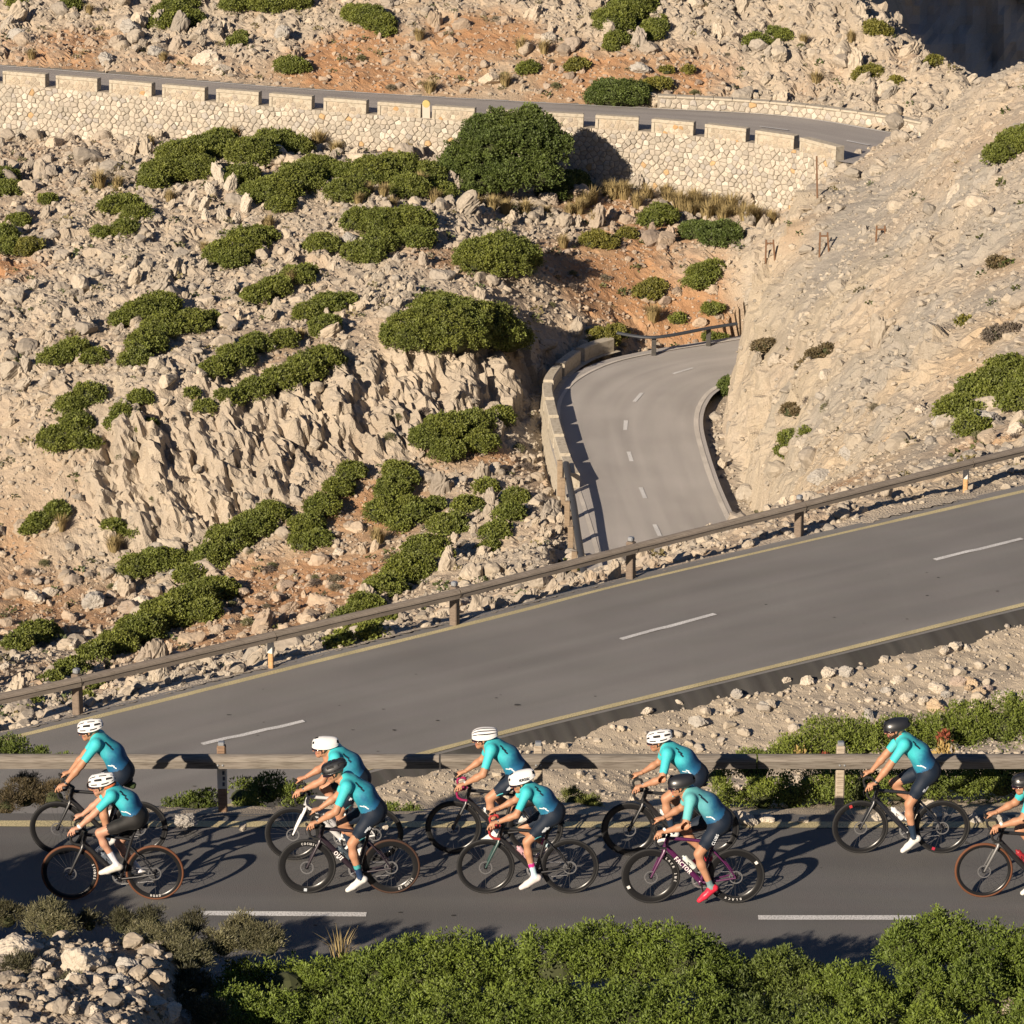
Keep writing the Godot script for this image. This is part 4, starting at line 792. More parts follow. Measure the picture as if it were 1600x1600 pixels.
func make_land() -> void:
	m_ground = mat(Color.WHITE, 0.95, 0.0, true)
	m_ground.albedo_texture = noise_tex(noise(0.05, 4, 41), 512, grad([[0.0, lin(0.66, 0.64, 0.6)], [0.5, lin(0.95, 0.95, 0.95)], [1.0, lin(1.15, 1.15, 1.15)]]))
	tri_planar(m_ground, 0.5)
	m_ground.heightmap_enabled = true
	m_ground.heightmap_texture = noise_tex(cells(0.06, FastNoiseLite.RETURN_DISTANCE2_SUB, 42), 512)
	m_ground.heightmap_scale = 2.5
	m_gravel = mat(Color.WHITE, 0.95, 0.0, true)
	m_gravel.albedo_texture = noise_tex(noise(0.12, 3, 43), 512, grad([[0.0, lin(0.55, 0.53, 0.5)], [0.5, lin(0.95, 0.95, 0.95)], [1.0, lin(1.25, 1.25, 1.25)]]))
	tri_planar(m_gravel, 0.8)
	m_gravel.heightmap_enabled = true
	m_gravel.heightmap_texture = noise_tex(cells(0.12, FastNoiseLite.RETURN_DISTANCE, 44), 512)
	m_gravel.heightmap_scale = 1.0
	m_gravel.heightmap_flip_texture = true
	hill = Land.new(hill_nodes, hill_plane, -30.0, 30.0, -136.0, -52.0, 0.6)
	upper = Land.new(upper_nodes, upper_plane, -36.0, 36.0, -192.0, -125.0, 0.8)
	bank = Land.new(bank_nodes, bank_plane, -16.0, 16.0, -60.0, -38.0, 0.5)
	far2_line = even(smooth_line(points(road2_far), 0.6), 40)
	near2_line = even(smooth_line(points(road2_near), 0.6), 40)
	wall_line = points(wall_top)
	wall_line.append(wall_line[-1] + Vector3(0.3, 0, -1.5))
	wall_line.append(wall_line[-1] + Vector3(5.0, 0, -6.0))
	wall_line.append(wall_line[-1] + Vector3(14.0, 0, -4.0))
	far4_line = even(smooth_line(points(road4_far), 0.6), 40)
	sheet("hillside", -28.0, 28.0, -134.0, -52.0, 0.11, 0.13, hill_point, func(x, z): return absf(x) < -z * 0.158 + 3.5 and z < at_x(far2_line, x).z - 0.2 and z > at_x(wall_line, x).z - 0.3)
	sheet("upper_slope", -30.0, 24.0, -152.0, -127.0, 0.12, 0.12, upper_point, func(x, z): return absf(x) < -z * 0.158 + 4.0 and z < at_x(far4_line, x).z - 0.3)
	sheet("mountain", -34.0, 26.0, -191.0, -151.4, 0.8, 0.8, upper_point, func(x, z): return absf(x) < -z * 0.165 + 6.0)
	sheet("gravel_bank", -14.0, 14.0, -60.0, -39.5, 0.07, 0.07, bank_point, func(x, z): return absf(x) < -z * 0.16 + 3.0 and z > at_x(near2_line, x).z + 0.3, m_gravel)
	sheet("near_bank", -9.0, 9.0, -33.35, -24.0, 0.05, 0.05, fore_point, func(x, z): return absf(x) < -z * 0.16 + 2.0, m_gravel)
	sheet("near_hill", -16.0, 16.0, -24.2, 2.0, 0.6, 0.6, fore_point, func(x, z): return true)
	# the shaded cliff across the gap
	var b := Mb.new()
	for j in 90:
		for i in 110:
			var u := i / 109.0
			var w := j / 89.0
			var p := Vector3(13.0 + 42.0 * u, -24.0 + 46.0 * w, -196.0 - 10.0 * w + 9.0 * sin(u * 5.0) - u * 8.0)
			var d := n_block.get_noise_3d(p.x * 0.22, p.y * 0.1, p.z * 0.2) * 1.6 + n_mid.get_noise_3dv(p * 0.5) * 1.5 + n_value.get_noise_3d(p.x * 0.4, p.y * 0.2, p.z * 0.4) * 0.7
			b.col = Color(0.44, 0.42, 0.40).lerp(Color(0.56, 0.46, 0.37), clampf(0.4 + n_tint.get_noise_3dv(p * 0.5) * 1.3, 0, 1))
			b.p(p + Vector3(-0.2, 0.1, 1.0) * d)
	for j in 89:
		for i in 109: b.q4(j * 110 + i, j * 110 + i + 1, j * 110 + i + 111, j * 110 + i + 110)
	tag(part("cliff", b.mesh(m_ground)), "", "", "", "structure")
	# valley floor under everything
	b = Mb.new()
	b.col = Color(0.3, 0.26, 0.2)
	b.quad(Vector3(-400, -30, 200), Vector3(400, -30, 200), Vector3(400, -30, -600), Vector3(-400, -30, -600))
	tag(part("valley_floor", b.mesh(m_ground)), "", "", "", "structure")
# ------------------------------------------------------------------ stones
# an angular stone: a ball cut by random planes
func stone_mesh(sd: int, n: int, cuts: int, squash: Vector3, rough: float, m: Material) -> ArrayMesh:
	var r := RandomNumberGenerator.new()
	r.seed = sd
	var pl := []
	for i in cuts:
		var d := Vector3(r.randfn(), r.randfn(), r.randfn()).normalized()
		pl.append([d, r.randf_range(0.55, 0.95)])
	var b := Mb.new()
	var seen := {}
	var ids := {}
	for f in 6:
		for i in n + 1:
			for j in n + 1:
				var u := 2.0 * i / n - 1.0
				var w := 2.0 * j / n - 1.0
				var d := Vector3(u, w, 1.0)
				match f:
					1: d = Vector3(w, u, -1.0)
					2: d = Vector3(1.0, u, w)
					3: d = Vector3(-1.0, w, u)
					4: d = Vector3(w, 1.0, u)
					5: d = Vector3(u, -1.0, w)
				var key := Vector3i((d * 100.0).round())
				if not seen.has(key):
					var e := d.normalized()
					var s := 1.15
					for q in pl:
						var k: float = e.dot(q[0])
						if k > 0.01: s = minf(s, q[1] / k)
					s *= 1.0 + rough * n_fine.get_noise_3dv(e * 1.3 + Vector3(sd, 0, 0))
					var sh := 1.0 + 0.14 * n_mid.get_noise_3dv(e * 3.0 + Vector3(0, sd, 0))
					b.col = Color(sh, sh, sh)
					seen[key] = b.p(e * s * squash)
				ids[Vector3i(f, i, j)] = seen[key]
		for i in n:
			for j in n:
				b.q4(ids[Vector3i(f, i, j)], ids[Vector3i(f, i, j + 1)], ids[Vector3i(f, i + 1, j + 1)], ids[Vector3i(f, i + 1, j)])
	return b.mesh(m)
var m_stone: StandardMaterial3D
var stone_kinds := []
var slab_kinds := []
func make_stones() -> void:
	m_stone = mat(Color.WHITE, 0.93, 0.0, true)
	m_stone.albedo_texture = noise_tex(noise(0.04, 4, 51), 256, grad([[0.0, lin(0.7, 0.68, 0.66)], [0.5, lin(0.95, 0.95, 0.95)], [1.0, lin(1.1, 1.1, 1.1)]]))
	tri_planar(m_stone, 0.8)
	for i in 6: stone_kinds.append(stone_mesh(100 + i, 6, 13, Vector3(1.0, 0.75, 0.85), 0.12, m_stone))
	for i in 5: slab_kinds.append(stone_mesh(200 + i, 7, 10, Vector3(0.62, 1.45, 0.75), 0.25, m_stone))
	var bufs := []
	for i in 11: bufs.append(PackedFloat32Array())
	# over the hillside and the upper slope
	for area in [[-27.0, 25.0, -133.0, -53.0, 80000, hill_point], [-27.0, 23.0, -146.0, -127.5, 14000, upper_point]]:
		var up: bool = area[4] == 14000
		for i in area[4]:
			var x := rr(area[0], area[1])
			var z := rr(area[2], area[3])
			if absf(x) > -z * 0.158 + 3.0: continue
			if up:
				if z > at_x(far4_line, x).z - 0.5: continue
			else:
				if z > at_x(far2_line, x).z - 0.55 or z < at_x(wall_line, x).z + 0.1: continue
				if x > -1.0 and x < 9.0 and z < -83.0:
					var g := road3_gap(x, z)
					if absf(g.x) < g.y + (0.5 if g.x < 0.0 else 0.35): continue
			var q: Vector3 = (area[5] as Callable).call(x, z)
			var o := orange_at(x, z)
			var zone := n_zone.get_noise_2d(x * 1.7, z * 1.7)
			var spur := clampf((x - 6.2) / 2.0, 0.0, 1.0) * clampf((116.0 + z) / 3.0, 0.0, 1.0) if not up else 0.0
			if spur > 0.3 and rng.randf() < 0.35 + zone * 0.8: continue
			var cl := 0.0 if up else cliff_at(x, z)
			if rng.randf() < cl * 0.85: continue
			var s := 0.044 * pow(rng.randf() * 0.999 + 0.001, -0.43) * (1.0 - 0.35 * o) * (1.0 - 0.15 * spur)
			s = minf(s, 0.42 if -z > 75.0 else 0.2)
			if -z > 120.0: s *= 1.2
			var slab := rng.randf() < (0.3 + zone * 0.7 + (0.15 if up else 0.0)) * (1.0 - o) * (1.0 - spur * 0.8)
			var ax := Basis(Vector3.UP, rr(0, TAU))
			if slab: ax = Basis(Vector3(0, 0, 1), rr(-0.75, 0.1)) * Basis(Vector3(1, 0, 0), rr(-0.4, 0.3)) * Basis(Vector3.UP, rr(-0.7, 0.7))
			else: ax = ax * Basis(Vector3(1, 0, 0), rr(-0.5, 0.5))
			var c := land_colour.lerp(Color(0.50, 0.435, 0.34).lerp(Color(0.28, 0.262, 0.235), rng.randf()), 0.66) * rr(0.85, 1.15)
			var k := (6 + rng.randi() % 5) if slab else rng.randi() % 6
			put(bufs[k], ax.scaled(Vector3(s, s, s) * rr(0.85, 1.2)), q + Vector3(0, s * rr(-0.1, 0.35), 0), c)
	# more rubble and ledges on the cut slope at the right
	for i in 9000:
		var x := rr(6.6, 20.0)
		var z := rr(-117.0, -67.0)
		if absf(x) > -z * 0.158 + 2.0 or z > at_x(far2_line, x).z - 0.6: continue
		if x < 9.0:
			var g := road3_gap(x, z)
			if absf(g.x) < g.y + 0.5: continue
		if n_zone.get_noise_2d(x * 2.5, z * 2.5) < -0.05 and i % 5: continue
		if x < 8.2 + n_zone.get_noise_2d(z * 3.0, 5.0) * 2.0 and i % 8: continue
		var q := hill_point(x, z)
		var s := minf(0.04 * pow(rng.randf() * 0.999 + 0.001, -0.43), 0.24)
		var flat := 0.55 if s > 0.2 else 0.9
		put(bufs[rng.randi() % 6], Basis(Vector3(0, 0, 1), rr(-0.5, 0.5)) * Basis(Vector3.UP, rr(0, TAU)).scaled(Vector3(s * 1.2, s * flat, s)), q + Vector3(0, s * 0.1, 0), land_colour.lerp(Color(0.46, 0.40, 0.32), rng.randf() * 0.8) * rr(0.8, 1.15))
	# gravel by the middle road, rubble in front
	for i in 26000:
		var x := rr(-9.0, 12.0)
		var z := rr(-59.0, -41.0)
		var off: float = z - at_x(near2_line, x).z
		if off < 0.45 or off > 8.0: continue
		var q := bank_point(x, z)
		var s := minf(0.017 * pow(rng.randf() * 0.999 + 0.001, -0.42), 0.13)
		put(bufs[rng.randi() % 6], Basis(Vector3.UP, rr(0, TAU)).scaled(Vector3(s, s, s)), q + Vector3(0, s * 0.2, 0), Color(0.50, 0.43, 0.33).lerp(Color(0.38, 0.34, 0.29), rng.randf()) * rr(0.85, 1.15))
	for i in 9000:
		var x := rr(-8.0, -2.2) if i % 4 else rr(4.0, 8.0)
		var z := rr(-33.0, -24.5)
		var q := fore_point(x, z)
		var s := minf(0.02 * pow(rng.randf() * 0.999 + 0.001, -0.42), 0.13)
		put(bufs[rng.randi() % 6], Basis(Vector3.UP, rr(0, TAU)) .scaled(Vector3(s, s, s)), q + Vector3(0, s * 0.25, 0), Color(0.46, 0.39, 0.30).lerp(Color(0.33, 0.29, 0.24), rng.randf()) * rr(0.85, 1.15))
	var order := ["first", "second", "third", "fourth", "fifth", "sixth", "seventh", "eighth", "ninth", "tenth", "eleventh", "twelfth", "thirteenth", "fourteenth", "fifteenth"]
	var big := []
	var tall_kinds := []
	for i in 4: tall_kinds.append(stone_mesh(520 + i, 11, 11, Vector3(0.6, 1.5, 0.7), 0.22, m_stone))
	for i in 6: big.append(stone_mesh(500 + i, 12, 16, Vector3(1.0, 0.8, 0.9), 0.16, m_stone))
	var tones := {"w": Color(0.53, 0.47, 0.385), "g": Color(0.40, 0.375, 0.335), "o": Color(0.47, 0.36, 0.24), "r": Color(0.40, 0.32, 0.26)}
	tones["p"] = Color(0.52, 0.465, 0.38)
	var words := {"p": "", "w": "pale ", "g": "grey ", "o": "tan ", "r": "brownish "}
	var k := 0
	for s in boulder_spots:
		for i in s[2].size() / 4:
			var x: float = s[2][i * 4]
			var z: float = s[2][i * 4 + 1]
			var r: float = s[2][i * 4 + 2]
			var tallrock: bool = s[2][i * 4 + 3] == "p"
			var o := part("boulder", tall_kinds[k % 4] if tallrock else big[k % 6])
			k += 1
			o.position = Vector3(x, surface_at(s[1], x, z) + r * 0.3, z)
			o.basis = Basis(Vector3.UP, rr(0, TAU)) * Basis(Vector3(1, 0, 0), rr(-0.3, 0.3)) * Basis.from_scale(Vector3(r * 1.12, r * rr(0.9, 1.15), r))
			if tallrock: o.basis = Basis(Vector3(0, 0, 1), rr(-0.4, 0.35)) * Basis(Vector3(1, 0, 0), rr(-0.2, 0.2)) * Basis(Vector3.UP, rr(-0.6, 0.6)) * Basis.from_scale(Vector3(r, r, r))
			var tm: Color = tones[s[2][i * 4 + 3]] * rr(0.95, 1.05)
			var mm: StandardMaterial3D = m_stone.duplicate()
			mm.albedo_color = Color(tm.r, tm.g, tm.b).linear_to_srgb()
			mm.heightmap_enabled = true
			mm.heightmap_texture = m_ground.heightmap_texture
			mm.heightmap_scale = 1.5
			o.material_override = mm
			tag(o, words[s[2][i * 4 + 3]] + s[0] + ", " + order[i] + " from the left", "rock", s[0].replace("boulder", "boulders").replace("stone ", "stones ") if false else "rocks: " + s[0])
	for i in 11: scatter("loose_stones", stone_kinds[i] if i < 6 else slab_kinds[i - 6], bufs[i])
# ------------------------------------------------------------------ walls and barriers
var m_block: StandardMaterial3D
var m_concrete: StandardMaterial3D
var m_mortar: StandardMaterial3D
var m_wood: StandardMaterial3D
var m_steel: StandardMaterial3D
# cells of a jittered grid as polygons: [[centre, [corners]], ...]
func voronoi(wide: float, high: float, size: Vector2, sd: int, inside: Callable) -> Array:
	var r := RandomNumberGenerator.new()
	r.seed = sd
	var nx := int(ceil(wide / size.x)) + 2
	var ny := int(ceil(high / size.y)) + 2
	var s := PackedVector2Array()
	for j in ny:
		for i in nx:
			s.append(Vector2((i - 0.5 + (0.5 if j & 1 else 0.0) + r.randf_range(-0.36, 0.36)) * size.x, (j - 0.5 + r.randf_range(-0.33, 0.33)) * size.y))
	var o := []
	for j in range(1, ny - 1):
		for i in range(1, nx - 1):
			var c := s[j * nx + i]
			if not (inside as Callable).call(c): continue
			var poly := PackedVector2Array([c + Vector2(-1, -1) * size * 1.2, c + Vector2(1, -1) * size * 1.2, c + Vector2(1, 1) * size * 1.2, c + Vector2(-1, 1) * size * 1.2])
			for dj in [-2, -1, 0, 1, 2]:
				for di in [-2, -1, 0, 1, 2]:
					if (di == 0 and dj == 0) or j + dj < 0 or j + dj >= ny or i + di < 0 or i + di >= nx: continue
					var e := s[(j + dj) * nx + i + di]
					var m := (c + e) * 0.5
					var n := (e - c)
					var out := PackedVector2Array()
					for k in poly.size():
						var a := poly[k]
						var b := poly[(k + 1) % poly.size()]
						var da := (a - m).dot(n)
						var db := (b - m).dot(n)
						if da <= 0: out.append(a)
						if da * db < 0: out.append(a.lerp(b, da / (da - db)))
					poly = out
					if poly.size() < 3: break
				if poly.size() < 3: break
			if poly.size() >= 3: o.append([c, poly])
	return o
# one stone of a wall: its outline drawn in by the joint, rounded over to a raised face; place() maps (along, up, out)
func wall_stone(b: Mb, cell: Array, joint: float, out: float, place: Callable, c: Color) -> void:
	var ctr: Vector2 = cell[0]
	var poly: PackedVector2Array = cell[1]
	b.col = c
	var n := poly.size()
	var k := b.v.size()
	for q in poly:
		var d := (q - ctr)
		var l := d.length()
		var e := d * maxf(0.3, (l - joint) / l)
		b.p((place as Callable).call(ctr + e, -0.02))
		b.p((place as Callable).call(ctr + e, out * 0.55))
		b.p((place as Callable).call(ctr + e * 0.72, out))
	var m := b.p((place as Callable).call(ctr, out * rr(0.9, 1.15)))
	for i in n:
		var a := k + i * 3
		var d := k + (i + 1) % n * 3
		b.q4(a, a + 1, d + 1, d)
		b.q4(a + 1, a + 2, d + 2, d + 1)
		b.t3(a + 2, m, d + 2)
func stone_tone() -> Color:
	var t := rng.randf()
	var c := Color(0.52, 0.46, 0.375).lerp(Color(0.38, 0.345, 0.29), rng.randf())
	if t < 0.018: c = Color(0.50, 0.34, 0.18)
	elif t < 0.14: c = Color(0.58, 0.53, 0.45)
	elif t < 0.24: c = Color(0.40, 0.37, 0.33)
	return c * rr(0.9, 1.08)

func make_walls() -> void:
	m_block = mat(Color.WHITE, 0.9, 0.0, true)
	m_block.albedo_texture = noise_tex(noise(0.05, 4, 61), 256, grad([[0.0, lin(0.7, 0.68, 0.64)], [0.5, lin(0.95, 0.95, 0.95)], [1.0, lin(1.1, 1.1, 1.1)]]))
	tri_planar(m_block, 0.9)
	m_concrete = mat(lin(0.47, 0.42, 0.335), 0.92)
	m_concrete.albedo_texture = noise_tex(noise(0.03, 4, 62), 256, grad([[0.0, lin(0.6, 0.57, 0.52)], [0.5, lin(0.95, 0.95, 0.95)], [1.0, lin(1.05, 1.05, 1.05)]]))
	tri_planar(m_concrete, 0.7)
	m_mortar = mat(lin(0.30, 0.265, 0.215), 0.95)
	m_wood = mat(Color.WHITE, 0.85, 0.0, true)
	m_wood.albedo_texture = noise_tex(noise(0.02, 4, 63), 512, grad([[0.0, lin(0.35, 0.33, 0.31)], [0.45, lin(0.8, 0.78, 0.76)], [0.55, lin(0.95, 0.95, 0.95)], [1.0, lin(1.1, 1.1, 1.1)]]))
	m_wood.uv1_triplanar = true
	m_wood.uv1_scale = Vector3(0.25, 4.0, 4.0)
	m_steel = mat(lin(0.42, 0.44, 0.46), 0.5, 0.7)
	battlement_wall()
	low_wall()
	parapet()
	near_barrier()
	middle_barrier()
	lower_rails()
	iron_frames()

func battlement_wall() -> void:
	var line := points(wall_top)
	var total := line_length(line)
	var fine := even(line, 160)
	var normal := func(s: float) -> Vector3:
		var d: Vector3 = along(fine, minf(s + 0.4, total)) - along(fine, maxf(s - 0.4, 0.0))
		return Vector3(-d.z, 0, d.x).normalized()
	var place := func(q: Vector2, out: float) -> Vector3:
		return along(fine, clampf(q.x, 0.0, total)) + (normal as Callable).call(clampf(q.x, 0.0, total)) * (out + q.y * 0.05) + Vector3(0, -q.y, 0)
	var w := thing("retaining_wall", "long pale rubble stone retaining wall with battlement blocks under the upper road", "stone wall")
	# mortar body
	var b := Mb.new()
	for i in 161:
		var s := total * i / 160.0
		var t: Vector3 = fine[i]
		var n: Vector3 = (normal as Callable).call(s)
		var low := minf(hill.at(t.x, t.z + 0.6), t.y - 1.0) - 0.8
		b.p(t - n * 0.45 + Vector3(0, 0.0, 0))
		b.p(t)
		b.p(t + n * (t.y - low) * 0.05 + Vector3(0, low - t.y, 0))
	for i in 160:
		for j in 2: b.q4(i * 3 + j, i * 3 + 3 + j, i * 3 + 4 + j, i * 3 + 1 + j)
	part("mortar", b.mesh(m_mortar), w)
	var cellz := voronoi(total, 3.6, Vector2(0.25, 0.175), 5, func(c):
		if c.x < 4.5 or c.x > total - 0.05 or c.y < 0.02: return false
		var t := along(fine, c.x)
		return t.y - c.y > hill.at(t.x, t.z + 0.5) - 0.25)
	var order := []
	for i in cellz.size():
		var a := 0.0
		var poly: PackedVector2Array = cellz[i][1]
		for k in poly.size(): a += absf((poly[k] - cellz[i][0]).cross(poly[(k + 1) % poly.size()] - cellz[i][0]))
		order.append([-a, i])
		for k in poly.size():
			poly[k].y = maxf(poly[k].y, 0.0)
		cellz[i][1] = poly
	order.sort()
	var rest := Mb.new()
	for k in order.size():
		var cell: Array = cellz[order[k][1]]
		if k < 300:
			var o := Mb.new()
			wall_stone(o, cell, 0.011, rr(0.03, 0.085), place, stone_tone())
			part("stone", o.mesh(m_block), w)
		else: wall_stone(rest, cell, 0.011, rr(0.02, 0.075), place, stone_tone())
	part("small_stones", rest.mesh(m_block), w, "stuff")
	# the blocks on top
	for e in merlon_ends:
		var a := Vector3(e[0], e[1], e[2])
		var c := Vector3(e[3], e[4], e[5])
		var d := (c - a).normalized()
		var n := Vector3(-d.z, 0, d.x).normalized()
		var up := n.cross(d).normalized()
		if up.y < 0: up = -up
		var l := a.distance_to(c)
		var hh := 0.5
		var fr := Transform3D(Basis(d, up, d.cross(up)), (a + c) * 0.5)
		var front := 1.0 if d.cross(up).dot(n) > 0 else -1.0
		b = Mb.new()
		b.box(fr * Transform3D(Basis(), Vector3(0, hh * 0.5 - 0.12, -0.2 * front)), Vector3(l, hh + 0.24, 0.4), 0.02)
		var mer := part("battlement_block", b.mesh(m_concrete), w)
		b = Mb.new()
		var fz := 0.012 * front
		b.box(fr * Transform3D(Basis(), Vector3(0, hh - 0.06, fz)), Vector3(l + 0.02, 0.13, 0.05), 0.012)
		for s in [-1.0, 1.0]: b.box(fr * Transform3D(Basis(), Vector3(s * (l * 0.5 - 0.055), (hh - 0.13) * 0.5 - 0.01, fz)), Vector3(0.12, hh - 0.12, 0.046), 0.012)
		part("rim", b.mesh(m_concrete), mer)
		b = Mb.new()
		var place2 := func(q: Vector2, out: float) -> Vector3: return fr * Vector3(q.x - l * 0.5 + 0.12, q.y - 0.1, front * (0.004 + out))
		for cell in voronoi(l - 0.24, hh - 0.05, Vector2(0.2, 0.15), int(l * 1000), func(q): return q.x > 0.03 and q.x < l - 0.27 and q.y > 0.0 and q.y < hh - 0.1):
			wall_stone(b, cell, 0.014, 0.014, place2, stone_tone() * Color(0.95, 0.9, 0.84))
		part("infill_stones", b.mesh(m_block), mer, "stuff")
	# kilometre stone in one of the gaps
	var at := (Vector3(merlon_ends[9][0], merlon_ends[9][1], merlon_ends[9][2]) + Vector3(merlon_ends[8][3], merlon_ends[8][4], merlon_ends[8][5])) * 0.5
	var k := thing("milestone", "white milestone with a yellow rounded top between two battlement blocks", "milestone", at + Vector3(0, -0.02, -0.1))
	b = Mb.new()
	b.box(Transform3D(Basis(), Vector3(0, 0.27, 0)), Vector3(0.3, 0.58, 0.16), 0.015)
	part("body", b.mesh(mat(lin(0.55, 0.5, 0.42), 0.8, 0.0)), k)
	b = Mb.new()
	b.lathe(Transform3D(Basis(Vector3(0, 0, 1), Vector3(1, 0, 0), Vector3(0, 1, 0)), Vector3(0, 0.56, 0)), [[0.0, -0.085], [0.13, -0.085], [0.15, -0.07], [0.15, 0.07], [0.13, 0.085], [0.0, 0.085]], 20)
	part("cap", b.mesh(mat(lin(0.52, 0.42, 0.16), 0.7)), k)

func low_wall() -> void:
	var line := even(smooth_line(points(low_wall_line), 0.4), 60)
	var total := line_length(line)
	var w := thing("low_wall", "low pale stone wall along the outer edge of the upper road bend", "stone wall")
	var place := func(q: Vector2, out: float) -> Vector3:
		var d := along(line, minf(q.x + 0.3, total)) - along(line, maxf(q.x - 0.3, 0.0))
		return along(line, clampf(q.x, 0.0, total)) + Vector3(-d.z, 0, d.x).normalized() * out + Vector3(0, q.y, 0)
	var b := Mb.new()
	for i in 61:
		var s := total * i / 60.0
		for k in [Vector2(0.0, -0.1), Vector2(0.0, 0.42), Vector2(-0.4, 0.42), Vector2(-0.4, -0.1)]: b.p((place as Callable).call(Vector2(s, k.y), k.x))
	for i in 60:
		for j in 3: b.q4(i * 4 + j, i * 4 + 4 + j, i * 4 + 5 + j, i * 4 + 1 + j)
	part("mortar", b.mesh(m_mortar), w)
	b = Mb.new()
	for cell in voronoi(total, 0.42, Vector2(0.3, 0.19), 9, func(c): return c.x > 0.05 and c.x < total - 0.05 and c.y > 0.0 and c.y < 0.4):
		wall_stone(b, cell, 0.014, rr(0.03, 0.05), place, stone_tone())
	part("face_stones", b.mesh(m_block), w, "stuff")
	for i in 15:
		b = Mb.new()
		var a := total * i / 15.0 + 0.01
		var e := total * (i + 1) / 15.0 - 0.01
		var p: Vector3 = (place as Callable).call(Vector2(a, 0.46), -0.19)
		var q: Vector3 = (place as Callable).call(Vector2(e, 0.46), -0.19)
		b.box(Transform3D(Basis.looking_at((q - p).normalized(), Vector3.UP), (p + q) * 0.5), Vector3(0.52, 0.09, p.distance_to(q)), 0.02)
		part("coping_slab", b.mesh(m_concrete), w)

func parapet() -> void:
	var line := even(smooth_line(points(parapet3), 0.3), 80)
	var total := line_length(line)
	var w := thing("parapet_wall", "pale stone parapet of separate blocks along the bend of the lower road", "parapet")
	# wall under the blocks
	var b := Mb.new()
	var place := func(q: Vector2, out: float) -> Vector3:
		var d := along(line, minf(q.x + 0.3, total)) - along(line, maxf(q.x - 0.3, 0.0))
		var n := Vector3(d.z, 0, -d.x).normalized()
		return along(line, clampf(q.x, 0.0, total)) + n * (out + maxf(q.y, 0.0) * 0.12) + Vector3(0, -q.y, 0)
	for i in 81:
		var s := total * i / 80.0
		b.p((place as Callable).call(Vector2(s, 0.0), -0.22))
		b.p((place as Callable).call(Vector2(s, 0.0), 0.32))
		b.p((place as Callable).call(Vector2(s, 3.2), 0.32))
	for i in 80:
		for j in 2: b.q4(i * 3 + j, i * 3 + 3 + j, i * 3 + 4 + j, i * 3 + 1 + j)
	part("footing", b.mesh(m_concrete), w)
	var n := 8
	for i in n:
		var a := total * i / n + 0.17
		var e := total * (i + 1) / n - 0.17
		b = Mb.new()
		var rows := []
		for k in 6:
			var s := lerpf(a, e, k / 5.0)
			var row := []
			for q in [Vector2(0.29, 0.1), Vector2(0.29, -0.43), Vector2(0.26, -0.47), Vector2(-0.02, -0.47), Vector2(-0.05, -0.43), Vector2(-0.05, 0.1)]:
				row.append((place as Callable).call(Vector2(s, q.y), q.x))
			rows.append(row)
		for k in 5:
			for j in 5: b.quad(rows[k][j], rows[k][j + 1], rows[k + 1][j + 1], rows[k + 1][j])
		for k in [0, 5]:
			b.quad(rows[k][0], rows[k][1], rows[k][4], rows[k][5])
			b.quad(rows[k][1], rows[k][2], rows[k][3], rows[k][4])
		part("parapet_block", b.mesh(m_concrete), w)

# a weathered beam: rounded top half over a flat board
func beam(p: Vector3, q: Vector3, front: Vector3, tone: Color) -> Mb:
	var b := Mb.new()
	var d := (q - p).normalized()
	var up := front.cross(d).normalized()
	if up.y < 0: up = -up
	var prof := []
	for k in 9:
		var a := PI * k / 8.0
		prof.append(Vector2(cos(a) * 0.085, sin(a) * 0.075))
	prof.append(Vector2(-0.085, -0.1)); prof.append(Vector2(0.055, -0.1)); prof.append(Vector2(0.065, -0.012)); prof.append(Vector2(0.085, -0.004))
	var n := 14
	var m := prof.size()
	for i in n + 1:
		var t := float(i) / n
		var w := 1.0 + 0.05 * n_fine.get_noise_3dv(p.lerp(q, t))
		for k in m:
			b.col = tone * (1.0 + 0.22 * n_fine.get_noise_3d(t * 9.0, k * 1.7, p.x)) * (1.0 if k < 9 or k > 11 else 0.92)
			b.p(p.lerp(q, t) + front * prof[k].x * w + up * prof[k].y * w)
	for i in n:
		for k in m: b.q4(i * m + k, (i + 1) * m + k, (i + 1) * m + (k + 1) % m, i * m + (k + 1) % m)
	for i in [0, n]:
		for k in range(1, m - 1): b.tri(b.v[i * m], b.v[i * m + k], b.v[i * m + k + 1])
	return b
func wood_post(at: Vector3, h: float, half: Vector2, tone: Color, turn := 0.0) -> ArrayMesh:
	var b := Mb.new()
	b.col = tone
	b.box(Transform3D(Basis(Vector3.UP, turn), at + Vector3(0, h * 0.5 - 0.25, 0)), Vector3(half.x * 2, h + 0.5, half.y * 2), 0.015)
	return b.mesh(m_wood)

